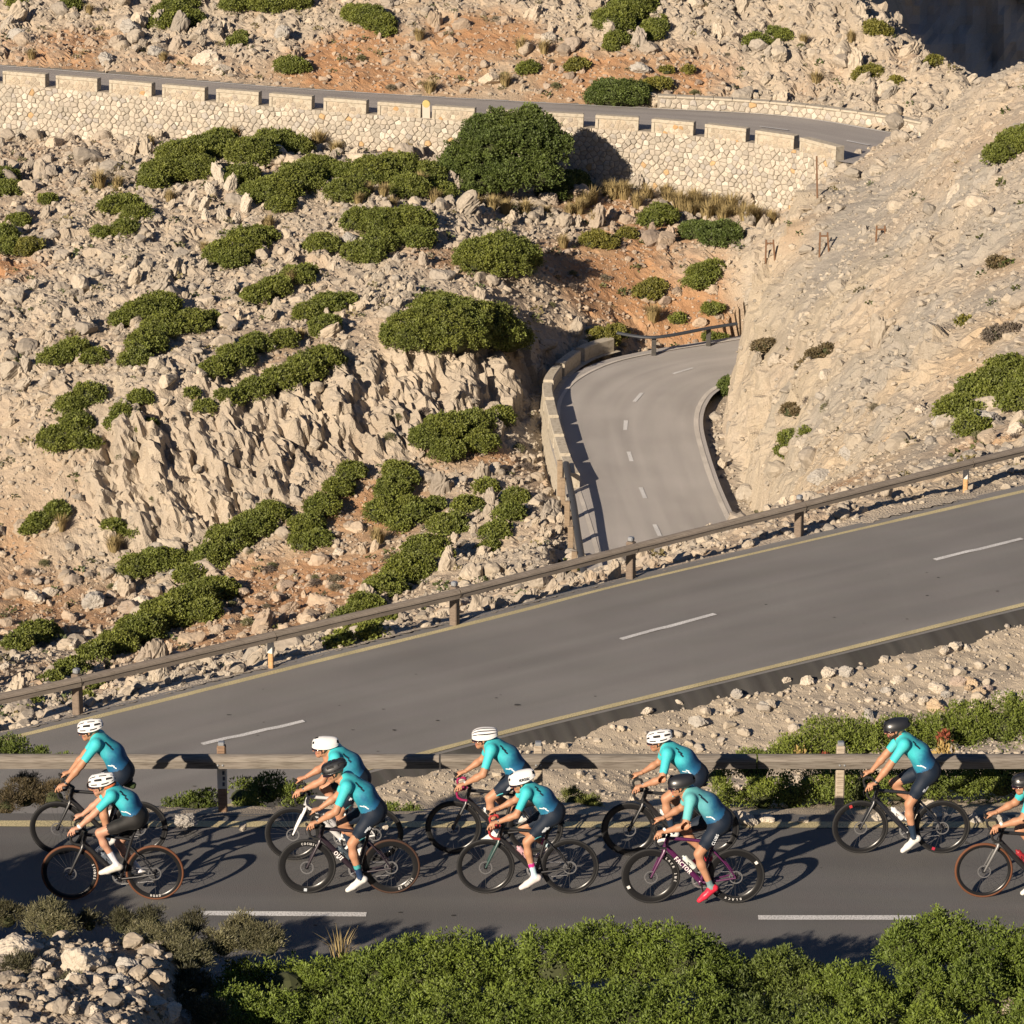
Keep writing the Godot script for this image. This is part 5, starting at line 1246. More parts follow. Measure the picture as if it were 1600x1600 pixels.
func near_barrier() -> void:
	var g := thing("wooden_guardrail", "weathered grey timber guardrail behind the cyclists at the edge of their road", "guardrail")
	var z := -39.72
	var joints := [-12.5, -9.1, -4.9, -0.9, 3.06, 7.1, 11.2]
	for i in joints.size() - 1:
		part("rail_beam", beam(Vector3(joints[i] + 0.012, 0.69, z), Vector3(joints[i + 1] - 0.012, 0.69, z), Vector3(0, 0, 1), Color(0.23, 0.205, 0.175) * rr(0.92, 1.08)).mesh(m_wood), g)
	for x in [-7.5, -3.64, 0.33, 4.12, 8.1]:
		var white: bool = x == -3.64
		var o := part("post", wood_post(Vector3(x, 0, z - 0.16), 0.83, Vector2(0.055, 0.06), Color(0.42, 0.36, 0.28) if not white else Color(0.26, 0.17, 0.11)), g)
		if white or x == 8.1:
			var b := Mb.new()
			b.box(Transform3D(Basis(), Vector3(x, 0.42, z - 0.16)), Vector3(0.116, 0.32, 0.126), 0.01)
			part("white_paint_band", b.mesh(mat(lin(0.62, 0.6, 0.56), 0.7)), o)
			for k in 4:
				b = Mb.new()
				b.box(Transform3D(Basis(), Vector3(x + (0.022 if k % 2 else 0.026), 0.555 - k * 0.075, z - 0.095)), Vector3(0.03, 0.05, 0.006))
				part("dark_mark", b.mesh(mat(lin(0.06, 0.07, 0.10), 0.7)), o)
		var c := Mb.new()
		c.box(Transform3D(Basis(), Vector3(x, 0.85, z - 0.16)), Vector3(0.08, 0.05, 0.09), 0.01)
		part("reflector_cap", c.mesh(m_steel), o)
		for s in [-1.0, 1.0]:
			c = Mb.new()
			c.lathe(Transform3D(Basis(Vector3(0, 0, 1), Vector3(0, 1, 0), Vector3(-1, 0, 0)), Vector3(x + s * 0.03, 0.64, z + 0.062)), [[0.0, 0.012], [0.012, 0.010], [0.014, 0.0], [0.014, -0.03]], 8)
			part("bolt", c.mesh(m_steel), o)

func middle_barrier() -> void:
	var g := thing("wooden_guardrail", "long timber guardrail sloping along the far edge of the middle road", "guardrail")
	var ps := points(road2_posts)
	var line := smooth_line(ps, 0.5)
	for i in ps.size() - 1:
		var d: Vector3 = (ps[i + 1] - ps[i]).normalized()
		var n := Vector3(-d.z, 0, d.x).normalized()
		if n.z < 0: n = -n
		part("rail_beam", beam(ps[i] + d * 0.005 + Vector3(0, 0.66, 0) + n * 0.14, ps[i + 1] - d * 0.005 + Vector3(0, 0.66, 0) + n * 0.14, n, Color(0.24, 0.205, 0.17) * rr(0.9, 1.1)).mesh(m_wood), g)
	for i in ps.size():
		var short: bool = i == 2 or i == 6
		var o := part("post", wood_post(ps[i], 0.74 if not short else 0.6, Vector2(0.075, 0.07) if not short else Vector2(0.05, 0.03), Color(0.20, 0.16, 0.125) if not short else Color(0.55, 0.33, 0.16), -0.55), g)
		var b := Mb.new()
		if short:
			b.box(Transform3D(Basis(Vector3.UP, -0.55), ps[i] + Vector3(0, 0.44, 0)), Vector3(0.106, 0.3, 0.066), 0.005)
			part("white_paint_band", b.mesh(mat(lin(0.62, 0.6, 0.55), 0.7)), o)
		else:
			b.box(Transform3D(Basis(Vector3.UP, -0.55), ps[i] + Vector3(0, 0.79, 0)), Vector3(0.11, 0.09, 0.11), 0.02)
			part("reflector_cap", b.mesh(m_steel), o)

func lower_rails() -> void:
	var dark := mat(lin(0.045, 0.05, 0.06), 0.55)
	for far in [false, true]:
		var g := thing("metal_guardrail", "dark guardrail with wooden posts along the near stretch of the lower road" if not far else "dark guardrail on the far side of the lower road bend below the orange slope", "guardrail")
		var ps := points(rail3_near if not far else rail3_far)
		var line := even(smooth_line(ps, 0.4), 40)
		var b := Mb.new()
		var up := []
		for q in line: up.append(q + Vector3(-0.12 if not far else 0.0, 0.56 if not far else 0.66, 0.06))
		b.tube(up, [0.10], 8, true, 0.55, Vector3.UP)
		part("rail", b.mesh(dark, true), g)
		for i in ps.size():
			if far and (i == 0 or i == 3): continue
			part("post", wood_post(ps[i] + Vector3(-0.3 if not far else 0.0, 0, -0.1 if far else 0.0), 0.62, Vector2(0.08, 0.07), Color(0.30, 0.23, 0.16) if not far else Color(0.07, 0.065, 0.06)), g)

func iron_frames() -> void:
	var rust := mat(lin(0.16, 0.085, 0.045), 0.8)
	var told := ["rusty iron rockfall support standing on the nose of the cut rock", "rusty iron rockfall support on the cut rock right of the first one", "low rusty iron rockfall support on the grey scree of the cut slope", "tall rusty post leaning by the end of the battlement wall"]
	for i in net_frames.size():
		var f: Array = net_frames[i]
		var o := thing("rockfall_support" if i < 3 else "iron_post", told[i], "iron support" if i < 3 else "post", Vector3(f[0], hill_point(f[0], f[2]).y - 0.1, f[2]))
		for s in ([-1.0, 1.0] if i < 3 else [0.0]):
			var b := Mb.new()
			b.box(Transform3D(Basis(Vector3(0, 0, 1), 0.05 * s + 0.04), Vector3(s * 0.14, f[3] * 0.5, 0)), Vector3(0.055, f[3] + 0.2, 0.055), 0.005)
			part("upright", b.mesh(rust), o)
		if i < 3:
			var b := Mb.new()
			b.box(Transform3D(Basis(), Vector3(0, f[3] - 0.02, 0.003)), Vector3(0.24, 0.05, 0.05), 0.005)
			part("cross_bar", b.mesh(rust), o)
# ------------------------------------------------------------------ plants
var m_leaf: StandardMaterial3D
var m_shade_core: StandardMaterial3D
var m_straw: StandardMaterial3D
# a ball of small leaves, about one unit in radius
func leaf_ball(sd: int, count: int, long: float, wide: float, up: float) -> ArrayMesh:
	var r := RandomNumberGenerator.new()
	r.seed = sd
	var b := Mb.new()
	for i in count:
		var d := Vector3(r.randfn(), r.randfn() + up, r.randfn()).normalized()
		var p := d * pow(r.randf(), 0.5) * 0.85
		var a := (d + Vector3(r.randfn(), r.randfn() + up, r.randfn()) * 0.6).normalized()
		var s := a.cross(Vector3(r.randfn(), r.randfn(), r.randfn())).normalized()
		var l := long * r.randf_range(0.7, 1.25)
		var w := wide * r.randf_range(0.8, 1.2)
		var n := a.cross(s) * l * 0.12
		var sh := r.randf_range(0.75, 1.25)
		b.col = Color(sh, sh * r.randf_range(0.96, 1.04), sh * r.randf_range(0.8, 1.1))
		b.quad(p, p + a * l * 0.5 + s * w + n, p + a * l, p + a * l * 0.5 - s * w + n)
	return b.mesh(m_leaf)
func grass_tuft(sd: int, blades: int, m: Material) -> ArrayMesh:
	var r := RandomNumberGenerator.new()
	r.seed = sd
	var b := Mb.new()
	for i in blades:
		var a := r.randf() * TAU
		var lean := pow(r.randf(), 0.7) * 0.75
		var o := Vector3(cos(a), 0, sin(a))
		var s := Vector3(-sin(a), 0, cos(a)) * 0.016
		var h := r.randf_range(0.6, 1.15)
		var p0 := o * r.randf() * 0.22
		var p1 := p0 + o * lean * 0.35 * h + Vector3(0, h * 0.6, 0)
		var p2 := p0 + o * lean * 0.95 * h + Vector3(0, h * (1.05 - lean * 0.4), 0)
		var sh := r.randf_range(0.75, 1.25)
		b.col = Color(sh, sh, sh)
		b.quad(p0 - s, p0 + s, p1 + s, p1 - s)
		b.tri(p1 - s, p1 + s, p2)
	return b.mesh(m)
var far_balls := []
var near_balls := []
func leaf_colour(kind: String) -> Color:
	match kind:
		"o": return Color(0.15, 0.15, 0.028)
		"d": return Color(0.075, 0.108, 0.022)
		"b": return Color(0.12, 0.095, 0.05)
		"y": return Color(0.135, 0.115, 0.095)
		"h": return Color(0.12, 0.16, 0.026)
		"m": return Color(0.105, 0.152, 0.021)
		"e": return Color(0.085, 0.12, 0.022)
		"k": return Color(0.075, 0.075, 0.04)
		"f": return Color(0.13, 0.16, 0.04)
		"s": return Color(0.15, 0.15, 0.085)
	return Color(0.122, 0.148, 0.026)
func ground_at(land: String, x: float, z: float) -> float:
	match land:
		"t4": return upper.at(x, z)
		"t2": return bank.at(x, z)
		"t1": return fore_at(x, z)
	return hill_flat(x, z)
func surface_at(land: String, x: float, z: float) -> float:
	match land:
		"t4": return upper_point(x, z).y
		"t2": return bank_point(x, z).y
		"t1": return fore_point(x, z).y
	return hill_point(x, z).y
# lobes: x, z, radius, ...; leaves sit in a shell round each lobe
func shrub(called: String, label: String, category: String, kind: String, land: String, lobes: Array, leaf := 0.13, balls: Array = far_balls, flat := 0.8, group := "", tall := false) -> Node3D:
	var st := 4 if tall else 3
	var n := lobes.size() / st
	var c := Vector3(lobes[0], ground_at(land, lobes[0], lobes[1]), lobes[1])
	var o := thing(called, label, category, c, group)
	var ctr := []
	for i in n:
		var x: float = lobes[i * st]
		var z: float = lobes[i * st + 1]
		var r: float = lobes[i * st + 2] * (1.0 if tall else 1.3)
		ctr.append([Vector3(x, ground_at(land, x, z) + (lobes[i * 4 + 3] if tall else r * 0.28), z) - c, r])
	# dark core in each lobe: shade of the crown interior put into colour
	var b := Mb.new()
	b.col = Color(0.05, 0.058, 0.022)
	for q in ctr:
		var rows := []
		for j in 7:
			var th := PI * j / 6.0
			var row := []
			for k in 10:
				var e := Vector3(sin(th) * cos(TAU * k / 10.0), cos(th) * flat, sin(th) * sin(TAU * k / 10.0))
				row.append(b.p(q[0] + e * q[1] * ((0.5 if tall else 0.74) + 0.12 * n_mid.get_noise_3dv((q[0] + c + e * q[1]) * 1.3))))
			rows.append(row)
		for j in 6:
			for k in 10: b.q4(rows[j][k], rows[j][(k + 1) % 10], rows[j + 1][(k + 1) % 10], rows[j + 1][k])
	part("shade_core", b.mesh(m_shade_core), o, "stuff")
	var bufs := []
	for i in balls.size(): bufs.append(PackedFloat32Array())
	var base := leaf_colour(kind)
	for q in ctr:
		var r: float = q[1]
		var count := int((7.5 if tall else 5.2) * r * r / (leaf * leaf)) + 6
		for i in count:
			var d := Vector3(rng.randfn(), rng.randfn() * 0.8 + 0.45, rng.randfn()).normalized()
			if d.y < -0.45: continue
			var lump := 1.0 + (0.42 if tall else 0.24) * n_mid.get_noise_3dv((q[0] + c) * 0.8 + d * r * 1.5) + 0.12 * n_fine.get_noise_3dv(d * r * 0.9 + c)
			var p: Vector3 = q[0] + Vector3(d.x, d.y * flat, d.z) * r * rr(0.62 if tall else 0.8, 1.0) * lump
			if tall and n_mid.get_noise_3dv((p + c) * 1.5) < -0.34: continue
			var inside := false
			for w in ctr:
				if w != q and ((p - w[0]) / Vector3(1, flat, 1)).length() < w[1] * (0.55 if tall else 0.72): inside = true
			if inside: continue
			var s := leaf * rr(0.75, 1.25)
			var t := clampf(0.5 + n_tint.get_noise_3dv((p + c) * 1.8) * 1.1, 0.0, 1.0)
			var col := base.lerp(base * Color(1.55, 1.4, 1.3), t * 0.6) * rr(0.75, 1.25)
			put(bufs[rng.randi() % balls.size()], Basis(Vector3.UP, rr(0, TAU)) * Basis(Vector3(1, 0, 0), rr(-0.5, 0.5)).scaled(Vector3(s, s, s)), p, col)
	for i in balls.size():
		if bufs[i].size(): scatter("foliage", balls[i], bufs[i], o)
	return o

# says where a small plant stands by the nearest shrub that no other such plant has named so far
var said := {}
func beside(what: String, x: float, z: float, most: int) -> String:
	var near := []
	for s in shrub_spots:
		var l: Array = s[3]
		near.append([Vector2(x - l[0], z - l[1]).length(), s[0], x - l[0], z - l[1]])
	near.sort()
	for far in ["", " well", " a bit", " farther"]:
		for n in near:
			if (n[1] as String).split(" ").size() > most - 3 - what.split(" ").size() - (2 if far else 0): continue
			var way := ("left of" if n[2] < 0 else "right of") if absf(n[2]) > absf(n[3]) * 0.6 else ("above" if n[3] < 0 else "below")
			var t: String = what + far + " " + way + " the " + n[1]
			if not said.has(t):
				said[t] = true
				return t
	for s in boulder_spots:
		for way in ["near a ", "left of a ", "right of a ", "behind a "]:
			if (s[0] as String).split(" ").size() > 10: continue
			var t: String = what + " " + way + s[0]
			if not said.has(t):
				said[t] = true
				return t
	return what
func make_plants() -> void:
	m_leaf = mat(Color.WHITE, 0.6, 0.0, true)
	m_leaf.backlight_enabled = true
	m_leaf.backlight = Color(0.35, 0.4, 0.2)
	m_shade_core = mat(Color.WHITE, 0.95, 0.0, true)
	m_straw = mat(lin(0.33, 0.255, 0.115), 0.8, 0.0, true)
	for i in 4: far_balls.append(leaf_ball(300 + i, 20, 0.7, 0.27, 0.35))
	for i in 5: near_balls.append(leaf_ball(320 + i, 34, 0.44, 0.10, 0.6))
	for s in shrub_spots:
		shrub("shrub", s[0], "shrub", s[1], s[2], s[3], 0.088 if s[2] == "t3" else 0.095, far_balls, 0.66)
	# straw-coloured grass tufts
	var tm := []
	for i in 4: tm.append(grass_tuft(400 + i, 260, m_straw))
	for i in tuft_spots.size():
		var t: Array = tuft_spots[i]
		var land := "t3" if t[3] == 0 else "t4"
		var o := part("grass_tuft", tm[i % 4])
		tag(o, beside("straw coloured tuft", t[0], t[1], 16), "grass tuft", "dry grass tufts " + ("below the battlement wall" if t[3] == 0 else "above the upper road"))
		o.position = Vector3(t[0], surface_at(land, t[0], t[1]) - 0.06, t[1])
		o.rotation.y = rr(0, TAU)
		var s: float = t[2] * rr(2.0, 2.7)
		o.scale = Vector3(s, s * rr(0.85, 1.1), s)
	# shrubs and hedge near the riders
	var spiky := []
	for i in 3: spiky.append(leaf_ball(340 + i, 60, 0.55, 0.035, 1.1))
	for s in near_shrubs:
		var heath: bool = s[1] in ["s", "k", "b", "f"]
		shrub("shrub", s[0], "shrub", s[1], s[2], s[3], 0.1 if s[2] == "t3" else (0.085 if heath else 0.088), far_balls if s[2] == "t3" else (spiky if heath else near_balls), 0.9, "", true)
	# a large bush on the bank, outside the picture: its shade falls on the road
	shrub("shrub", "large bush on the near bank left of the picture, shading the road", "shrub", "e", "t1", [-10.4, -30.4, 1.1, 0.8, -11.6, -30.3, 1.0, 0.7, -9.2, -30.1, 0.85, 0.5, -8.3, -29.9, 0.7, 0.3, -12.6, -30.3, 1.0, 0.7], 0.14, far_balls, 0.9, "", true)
	# dried yellow and red sprigs standing in the hedge
	for s in [[3.75, -41.2, 0.12, 0], [4.05, -41.25, 0.10, 1], [5.62, -41.3, 0.16, 0], [5.62, -41.4, 0.36, 1]]:
		var o := part("dry_sprig", leaf_ball(360 + s[3], 120, 0.45, 0.12, 0.8))
		o.position = Vector3(s[0], s[2], s[1])
		o.scale = Vector3(0.15, 0.2, 0.15) if s[3] == 0 else Vector3(0.11, 0.13, 0.11)
		o.material_override = mat(lin(0.42, 0.30, 0.11) if s[3] == 0 else lin(0.24, 0.06, 0.03), 0.8)
		tag(o, ["dry yellow sprig in the hedge left of the bare post", "dark red sprig in the hedge by the bare post", "tall dry yellow sprig in the hedge behind the bearded rider", "red sprig on top of the tall yellow one in the hedge"][[3.75, 4.05, 5.62, 5.62].find(s[0]) + (1 if s[2] == 0.36 else 0)], "sprig")
	# cushions of grey thorn
	var cm := []
	for i in 3: cm.append(leaf_ball(380 + i, 420, 0.34, 0.055, 0.5))
	var where := ["on the stony slope above the long guardrail", "on the cut slope at the right", "on the rocks above the upper road", "on the orange scree under the wall", "on the pale rubble at far left"]
	var grey := [mat(lin(0.17, 0.15, 0.105), 0.9), mat(lin(0.13, 0.105, 0.09), 0.9), mat(lin(0.15, 0.15, 0.07), 0.9)]
	for i in cushion_spots.size():
		var s: Array = cushion_spots[i]
		var land := "t4" if s[3] == 2 else "t3"
		var o := part("cushion_shrub", cm[i % 3])
		o.position = Vector3(s[0], surface_at(land, s[0], s[1]) + s[2] * 0.2, s[1])
		o.scale = Vector3(s[2] * 1.25, s[2] * 0.85, s[2] * 1.15)
		o.rotation.y = rr(0, TAU)
		o.material_override = grey[rng.randi() % 3]
		tag(o, beside("grey cushion", s[0], s[1], 16), "shrub", "cushion shrubs " + where[int(s[3])])
	# small weeds between the stones
	var wb := [PackedFloat32Array(), PackedFloat32Array()]
	for i in 1500:
		var up := i % 5 == 0
		var x := rr(-24.0, 20.0)
		var z := rr(-131.0, -66.0) if not up else rr(-145.0, -129.0)
		if absf(x) > -z * 0.158 + 1.0: continue
		if up:
			if z > at_x(far4_line, x).z - 0.8: continue
		else:
			if z > at_x(far2_line, x).z - 1.0 or z < at_x(wall_line, x).z + 0.3 or cliff_at(x, z) > 0.3 or (x > 6.5 and i % 3): continue
			if x > -1.0 and x < 9.0 and z < -83.0:
				var g := road3_gap(x, z)
				if absf(g.x) < g.y + 0.7: continue
		var s := rr(0.06, 0.17)
		var q := Vector3(x, surface_at("t4" if up else "t3", x, z) + s * 0.3, z)
		var c: Color = [Color(0.09, 0.10, 0.03), Color(0.14, 0.125, 0.07), Color(0.07, 0.09, 0.025), Color(0.19, 0.16, 0.075)][rng.randi() % 4]
		put(wb[i % 2], Basis(Vector3.UP, rr(0, TAU)).scaled(Vector3(s * 1.3, s, s * 1.3)), q, c * rr(0.8, 1.2))
	for i in 2: scatter("ground_cover", far_balls[i], wb[i])
	# thin dry stalks at the road edge
	var stalks := part("grass_tuft", grass_tuft(440, 40, m_straw))
	stalks.position = Vector3(-1.78, 1.1, -32.4)
	stalks.scale = Vector3(0.42, 0.42, 0.42)
	tag(stalks, "thin dry grass stalks against the road in the foreground", "grass tuft")
# ------------------------------------------------------------------ soft bodies: bones joined by a smooth minimum, meshed as surface nets
class Flesh:
	var o: Vector3; var s: float
	var nx: int; var ny: int; var nz: int
	var f := PackedFloat32Array()
	var reg := PackedInt32Array()
	var near := PackedFloat32Array()
	var verts := PackedVector3Array()
	var tris := PackedInt32Array()
	var region := PackedInt32Array()
	func _init(lo: Vector3, hi: Vector3, cell: float) -> void:
		o = lo; s = cell
		nx = int((hi.x - lo.x) / s) + 2; ny = int((hi.y - lo.y) / s) + 2; nz = int((hi.z - lo.z) / s) + 2
		f.resize(nx * ny * nz); f.fill(1.0)
		near.resize(nx * ny * nz); near.fill(1.0)
		reg.resize(nx * ny * nz)
	# bone from a to b; regions is [[until, id], ...] along it
	func bone(a: Vector3, b: Vector3, ra: float, rb: float, regions: Array, k := 0.03, zs := 1.0) -> void:
		var m := maxf(ra, rb) + 0.045
		var lo := (a.min(b) - Vector3(m, m, m * zs) - o) / s
		var hi := (a.max(b) + Vector3(m, m, m * zs) - o) / s
		var ab := b - a
		var l2 := maxf(ab.length_squared(), 1e-8)
		for z in range(maxi(0, int(lo.z)), mini(nz, int(hi.z) + 2)):
			for y in range(maxi(0, int(lo.y)), mini(ny, int(hi.y) + 2)):
				for x in range(maxi(0, int(lo.x)), mini(nx, int(hi.x) + 2)):
					var p := o + Vector3(x, y, z) * s
					var t := clampf((p - a).dot(ab) / l2, 0.0, 1.0)
					var e := p - a - ab * t
					e.z /= zs
					var d := e.length() - lerpf(ra, rb, t)
					var i := (z * ny + y) * nx + x
					if d < near[i]:
						near[i] = d
						for q in regions:
							if t <= q[0]:
								reg[i] = q[1]
								break
					var c := f[i]
					var h := maxf(k - absf(c - d), 0.0) / k
					f[i] = minf(c, d) - h * h * k * 0.25
	func build() -> void:
		var id := PackedInt32Array()
		id.resize(nx * ny * nz); id.fill(-1)
		var off := [0, 1, nx, nx + 1, nx * ny, nx * ny + 1, nx * ny + nx, nx * ny + nx + 1]
		var edges := [[0, 1], [2, 3], [4, 5], [6, 7], [0, 2], [1, 3], [4, 6], [5, 7], [0, 4], [1, 5], [2, 6], [3, 7]]
		for z in nz - 1:
			for y in ny - 1:
				var base := (z * ny + y) * nx
				for x in nx - 1:
					var i := base + x
					if f[i] > s * 2.5 or f[i] < -s * 2.5: continue
					var n := 0
					for k in 8:
						if f[i + off[k]] < 0.0: n += 1
					if n == 0 or n == 8: continue
					var sum := Vector3.ZERO
					var c := 0
					for e in edges:
						var a := f[i + off[e[0]]]
						var b := f[i + off[e[1]]]
						if (a < 0.0) != (b < 0.0):
							var t := a / (a - b)
							var pa := Vector3(e[0] & 1, (e[0] >> 1) & 1, e[0] >> 2)
							var pb := Vector3(e[1] & 1, (e[1] >> 1) & 1, e[1] >> 2)
							sum += pa.lerp(pb, t)
							c += 1
					id[i] = verts.size()
					verts.append(o + (Vector3(x, y, z) + sum / c) * s)
					region.append(reg[i])
		for z in range(1, nz - 1):
			for y in range(1, ny - 1):
				for x in range(1, nx - 1):
					var i := (z * ny + y) * nx + x
					if id[i] < 0 and id[i - 1] < 0 and id[i - nx] < 0 and id[i - nx * ny] < 0: continue
					var a := f[i] < 0.0
					for ax in 3:
						var st: int = [1, nx, nx * ny][ax]
						if a == (f[i + st] < 0.0): continue
						var u: int = [nx, nx * ny, 1][ax]
						var w: int = [nx * ny, 1, nx][ax]
						var q0 := id[i]; var q1 := id[i - u]; var q2 := id[i - u - w]; var q3 := id[i - w]
						if q0 < 0 or q1 < 0 or q2 < 0 or q3 < 0: continue
						if a: tris.append_array(PackedInt32Array([q0, q2, q1, q0, q3, q2]))
						else: tris.append_array(PackedInt32Array([q0, q1, q2, q0, q2, q3]))

func two_bones(a: Vector3, b: Vector3, l1: float, l2: float, pole: Vector3) -> Vector3:
	var d := b - a
	var l := minf(d.length(), (l1 + l2) * 0.999)
	var n := d.normalized()
	var x := (l1 * l1 - l2 * l2 + l * l) / (2.0 * l)
	var h := sqrt(maxf(l1 * l1 - x * x, 0.0))
	return a + n * x + (pole - n * pole.dot(n)).normalized() * h

var m_skin: StandardMaterial3D
var m_cloth: StandardMaterial3D
var m_gloss: StandardMaterial3D
var m_rubber: StandardMaterial3D
var m_carbon: StandardMaterial3D
var m_metal: StandardMaterial3D
var head_mesh: Flesh
var hand_mesh: Flesh
func make_head() -> void:
	var h := Flesh.new(Vector3(-0.15, -0.19, -0.11), Vector3(0.13, 0.14, 0.11), 0.008)
	h.bone(Vector3(-0.015, 0.02, 0), Vector3(0.025, 0.02, 0), 0.092, 0.095, [[1.0, 0]], 0.02, 0.82)      # skull
	h.bone(Vector3(-0.035, -0.035, 0), Vector3(-0.055, -0.09, 0), 0.062, 0.034, [[0.75, 0], [1.0, 3]], 0.03, 0.9)  # face to chin
	h.bone(Vector3(0.0, -0.06, 0.038), Vector3(-0.06, -0.095, 0.012), 0.028, 0.02, [[1.0, 3]], 0.03)      # jaw
	h.bone(Vector3(0.0, -0.06, -0.038), Vector3(-0.06, -0.095, -0.012), 0.028, 0.02, [[1.0, 3]], 0.03)
	h.bone(Vector3(-0.098, -0.005, 0), Vector3(-0.118, -0.04, 0), 0.01, 0.014, [[1.0, 0]], 0.018)         # nose
	h.bone(Vector3(-0.09, 0.018, -0.03), Vector3(-0.09, 0.018, 0.03), 0.012, 0.012, [[1.0, 0]], 0.02)     # brow
	h.bone(Vector3(-0.088, -0.072, -0.014), Vector3(-0.088, -0.072, 0.014), 0.011, 0.011, [[1.0, 2]], 0.012) # lips
	for s in [-1.0, 1.0]:
		h.bone(Vector3(0.012, 0.012, s * 0.078), Vector3(0.006, -0.035, s * 0.074), 0.016, 0.010, [[1.0, 0]], 0.01) # ear
		h.bone(Vector3(-0.072, -0.03, s * 0.036), Vector3(-0.06, -0.035, s * 0.045), 0.02, 0.022, [[1.0, 0]], 0.02) # cheek
	h.bone(Vector3(0.025, -0.06, 0), Vector3(0.055, -0.16, 0), 0.05, 0.054, [[1.0, 0]], 0.03)             # neck
	h.build()
	head_mesh = h
func make_hand() -> void:                                   # left hand on a brake hood, wrist at the origin, pointing to -x
	var h := Flesh.new(Vector3(-0.16, -0.11, -0.08), Vector3(0.06, 0.06, 0.09), 0.005)
	for z in [-0.014, 0.0, 0.014]:
		h.bone(Vector3(0.02, 0.006, z * 0.7), Vector3(-0.065, 0.008, z * 1.6 + 0.004), 0.019, 0.0165, [[1.0, 0]], 0.014)
	var lens := [0.9, 1.0, 0.95, 0.78]
	for i in 4:
		var x := -0.094 + i * 0.0185 - (0.006 if i == 1 else 0.0)
		var l: float = lens[i]
		var a := Vector3(x + 0.012, 0.006, 0.022)
		var b := a + Vector3(-0.012 if i else -0.024, -0.014, 0.022) * l * 1.15
		var c := b + Vector3(-0.006 if i else -0.02, -0.030, 0.004) * l
		var d := c + Vector3(0.002, -0.020, -0.014) * l
		h.bone(Vector3(-0.05, 0.008, 0.012), a, 0.012, 0.0105, [[1.0, 0]], 0.012)
		h.bone(a, b, 0.0102, 0.0094, [[1.0, 0]], 0.006)
		h.bone(b, c, 0.0094, 0.0085, [[1.0, 0]], 0.006)
		h.bone(c, d, 0.0085, 0.0072, [[1.0, 0]], 0.006)
	h.bone(Vector3(-0.02, 0.004, -0.016), Vector3(-0.052, -0.002, -0.034), 0.014, 0.012, [[1.0, 0]], 0.012)
	h.bone(Vector3(-0.052, -0.002, -0.034), Vector3(-0.086, -0.012, -0.036), 0.011, 0.0095, [[1.0, 0]], 0.008)
	h.bone(Vector3(-0.086, -0.012, -0.036), Vector3(-0.104, -0.026, -0.030), 0.0095, 0.0075, [[1.0, 0]], 0.008)
	h.build()
	hand_mesh = h

func add_flesh(b: Mb, src: Flesh, t: Transform3D, colours: Array, mirror := false) -> void:
	var k := b.v.size()
	for i in src.verts.size():
		var q := src.verts[i]
		if mirror: q.z = -q.z
		b.col = colours[src.region[i]]
		b.p(t * q)
	for i in range(0, src.tris.size(), 3):
		if mirror: b.t3(k + src.tris[i], k + src.tris[i + 2], k + src.tris[i + 1])
		else: b.t3(k + src.tris[i], k + src.tris[i + 1], k + src.tris[i + 2])
# the triangles of one kind of clothing, lifted off the skin
func garment(src: Flesh, nn: PackedVector3Array, ids: Array, lift: float, tone: Callable) -> Mb:
	var b := Mb.new()
	var map := {}
	for i in range(0, src.tris.size(), 3):
		var n := 0
		for k in 3:
			if src.region[src.tris[i + k]] in ids: n += 1
		if n < 2: continue
		for k in 3:
			var j := src.tris[i + k]
			if not map.has(j):
				var p := src.verts[j]
				b.col = (tone as Callable).call(p, src.region[j])
				map[j] = b.p(p + nn[j] * lift)
			b.ix.append(map[j])
	return b

const SKIN := 0
const JERSEY := 4
const SLEEVE := 5
const SHORTS := 6
const HEM := 7
const SOCK := 8
const CUFF := 9
const SHOE := 10

# places flat strips on the near side of the body: each [x, y, length, width, angle] in the person's own plane
func decals(src: Flesh, nn: PackedVector3Array, strips: Array, lift: float, side := 1.0) -> Mb:
	var b := Mb.new()
	for s in strips:
		var best := -1
		var e := 1e9
		for i in src.verts.size():
			var q := src.verts[i]
			if nn[i].z * side < 0.2: continue
			var d := Vector2(q.x - s[0], q.y - s[1]).length_squared() - q.z * side * 0.002
			if d < e:
				e = d; best = i
		if best < 0: continue
		var n := nn[best]
		var u := Vector3(cos(s[4]), sin(s[4]), 0)
		u = (u - n * u.dot(n)).normalized()
		var w := n.cross(u)
		var c := src.verts[best] + n * lift
		b.quad(c - u * s[2] - w * s[3], c + u * s[2] - w * s[3], c + u * s[2] + w * s[3], c - u * s[2] + w * s[3])
	return b

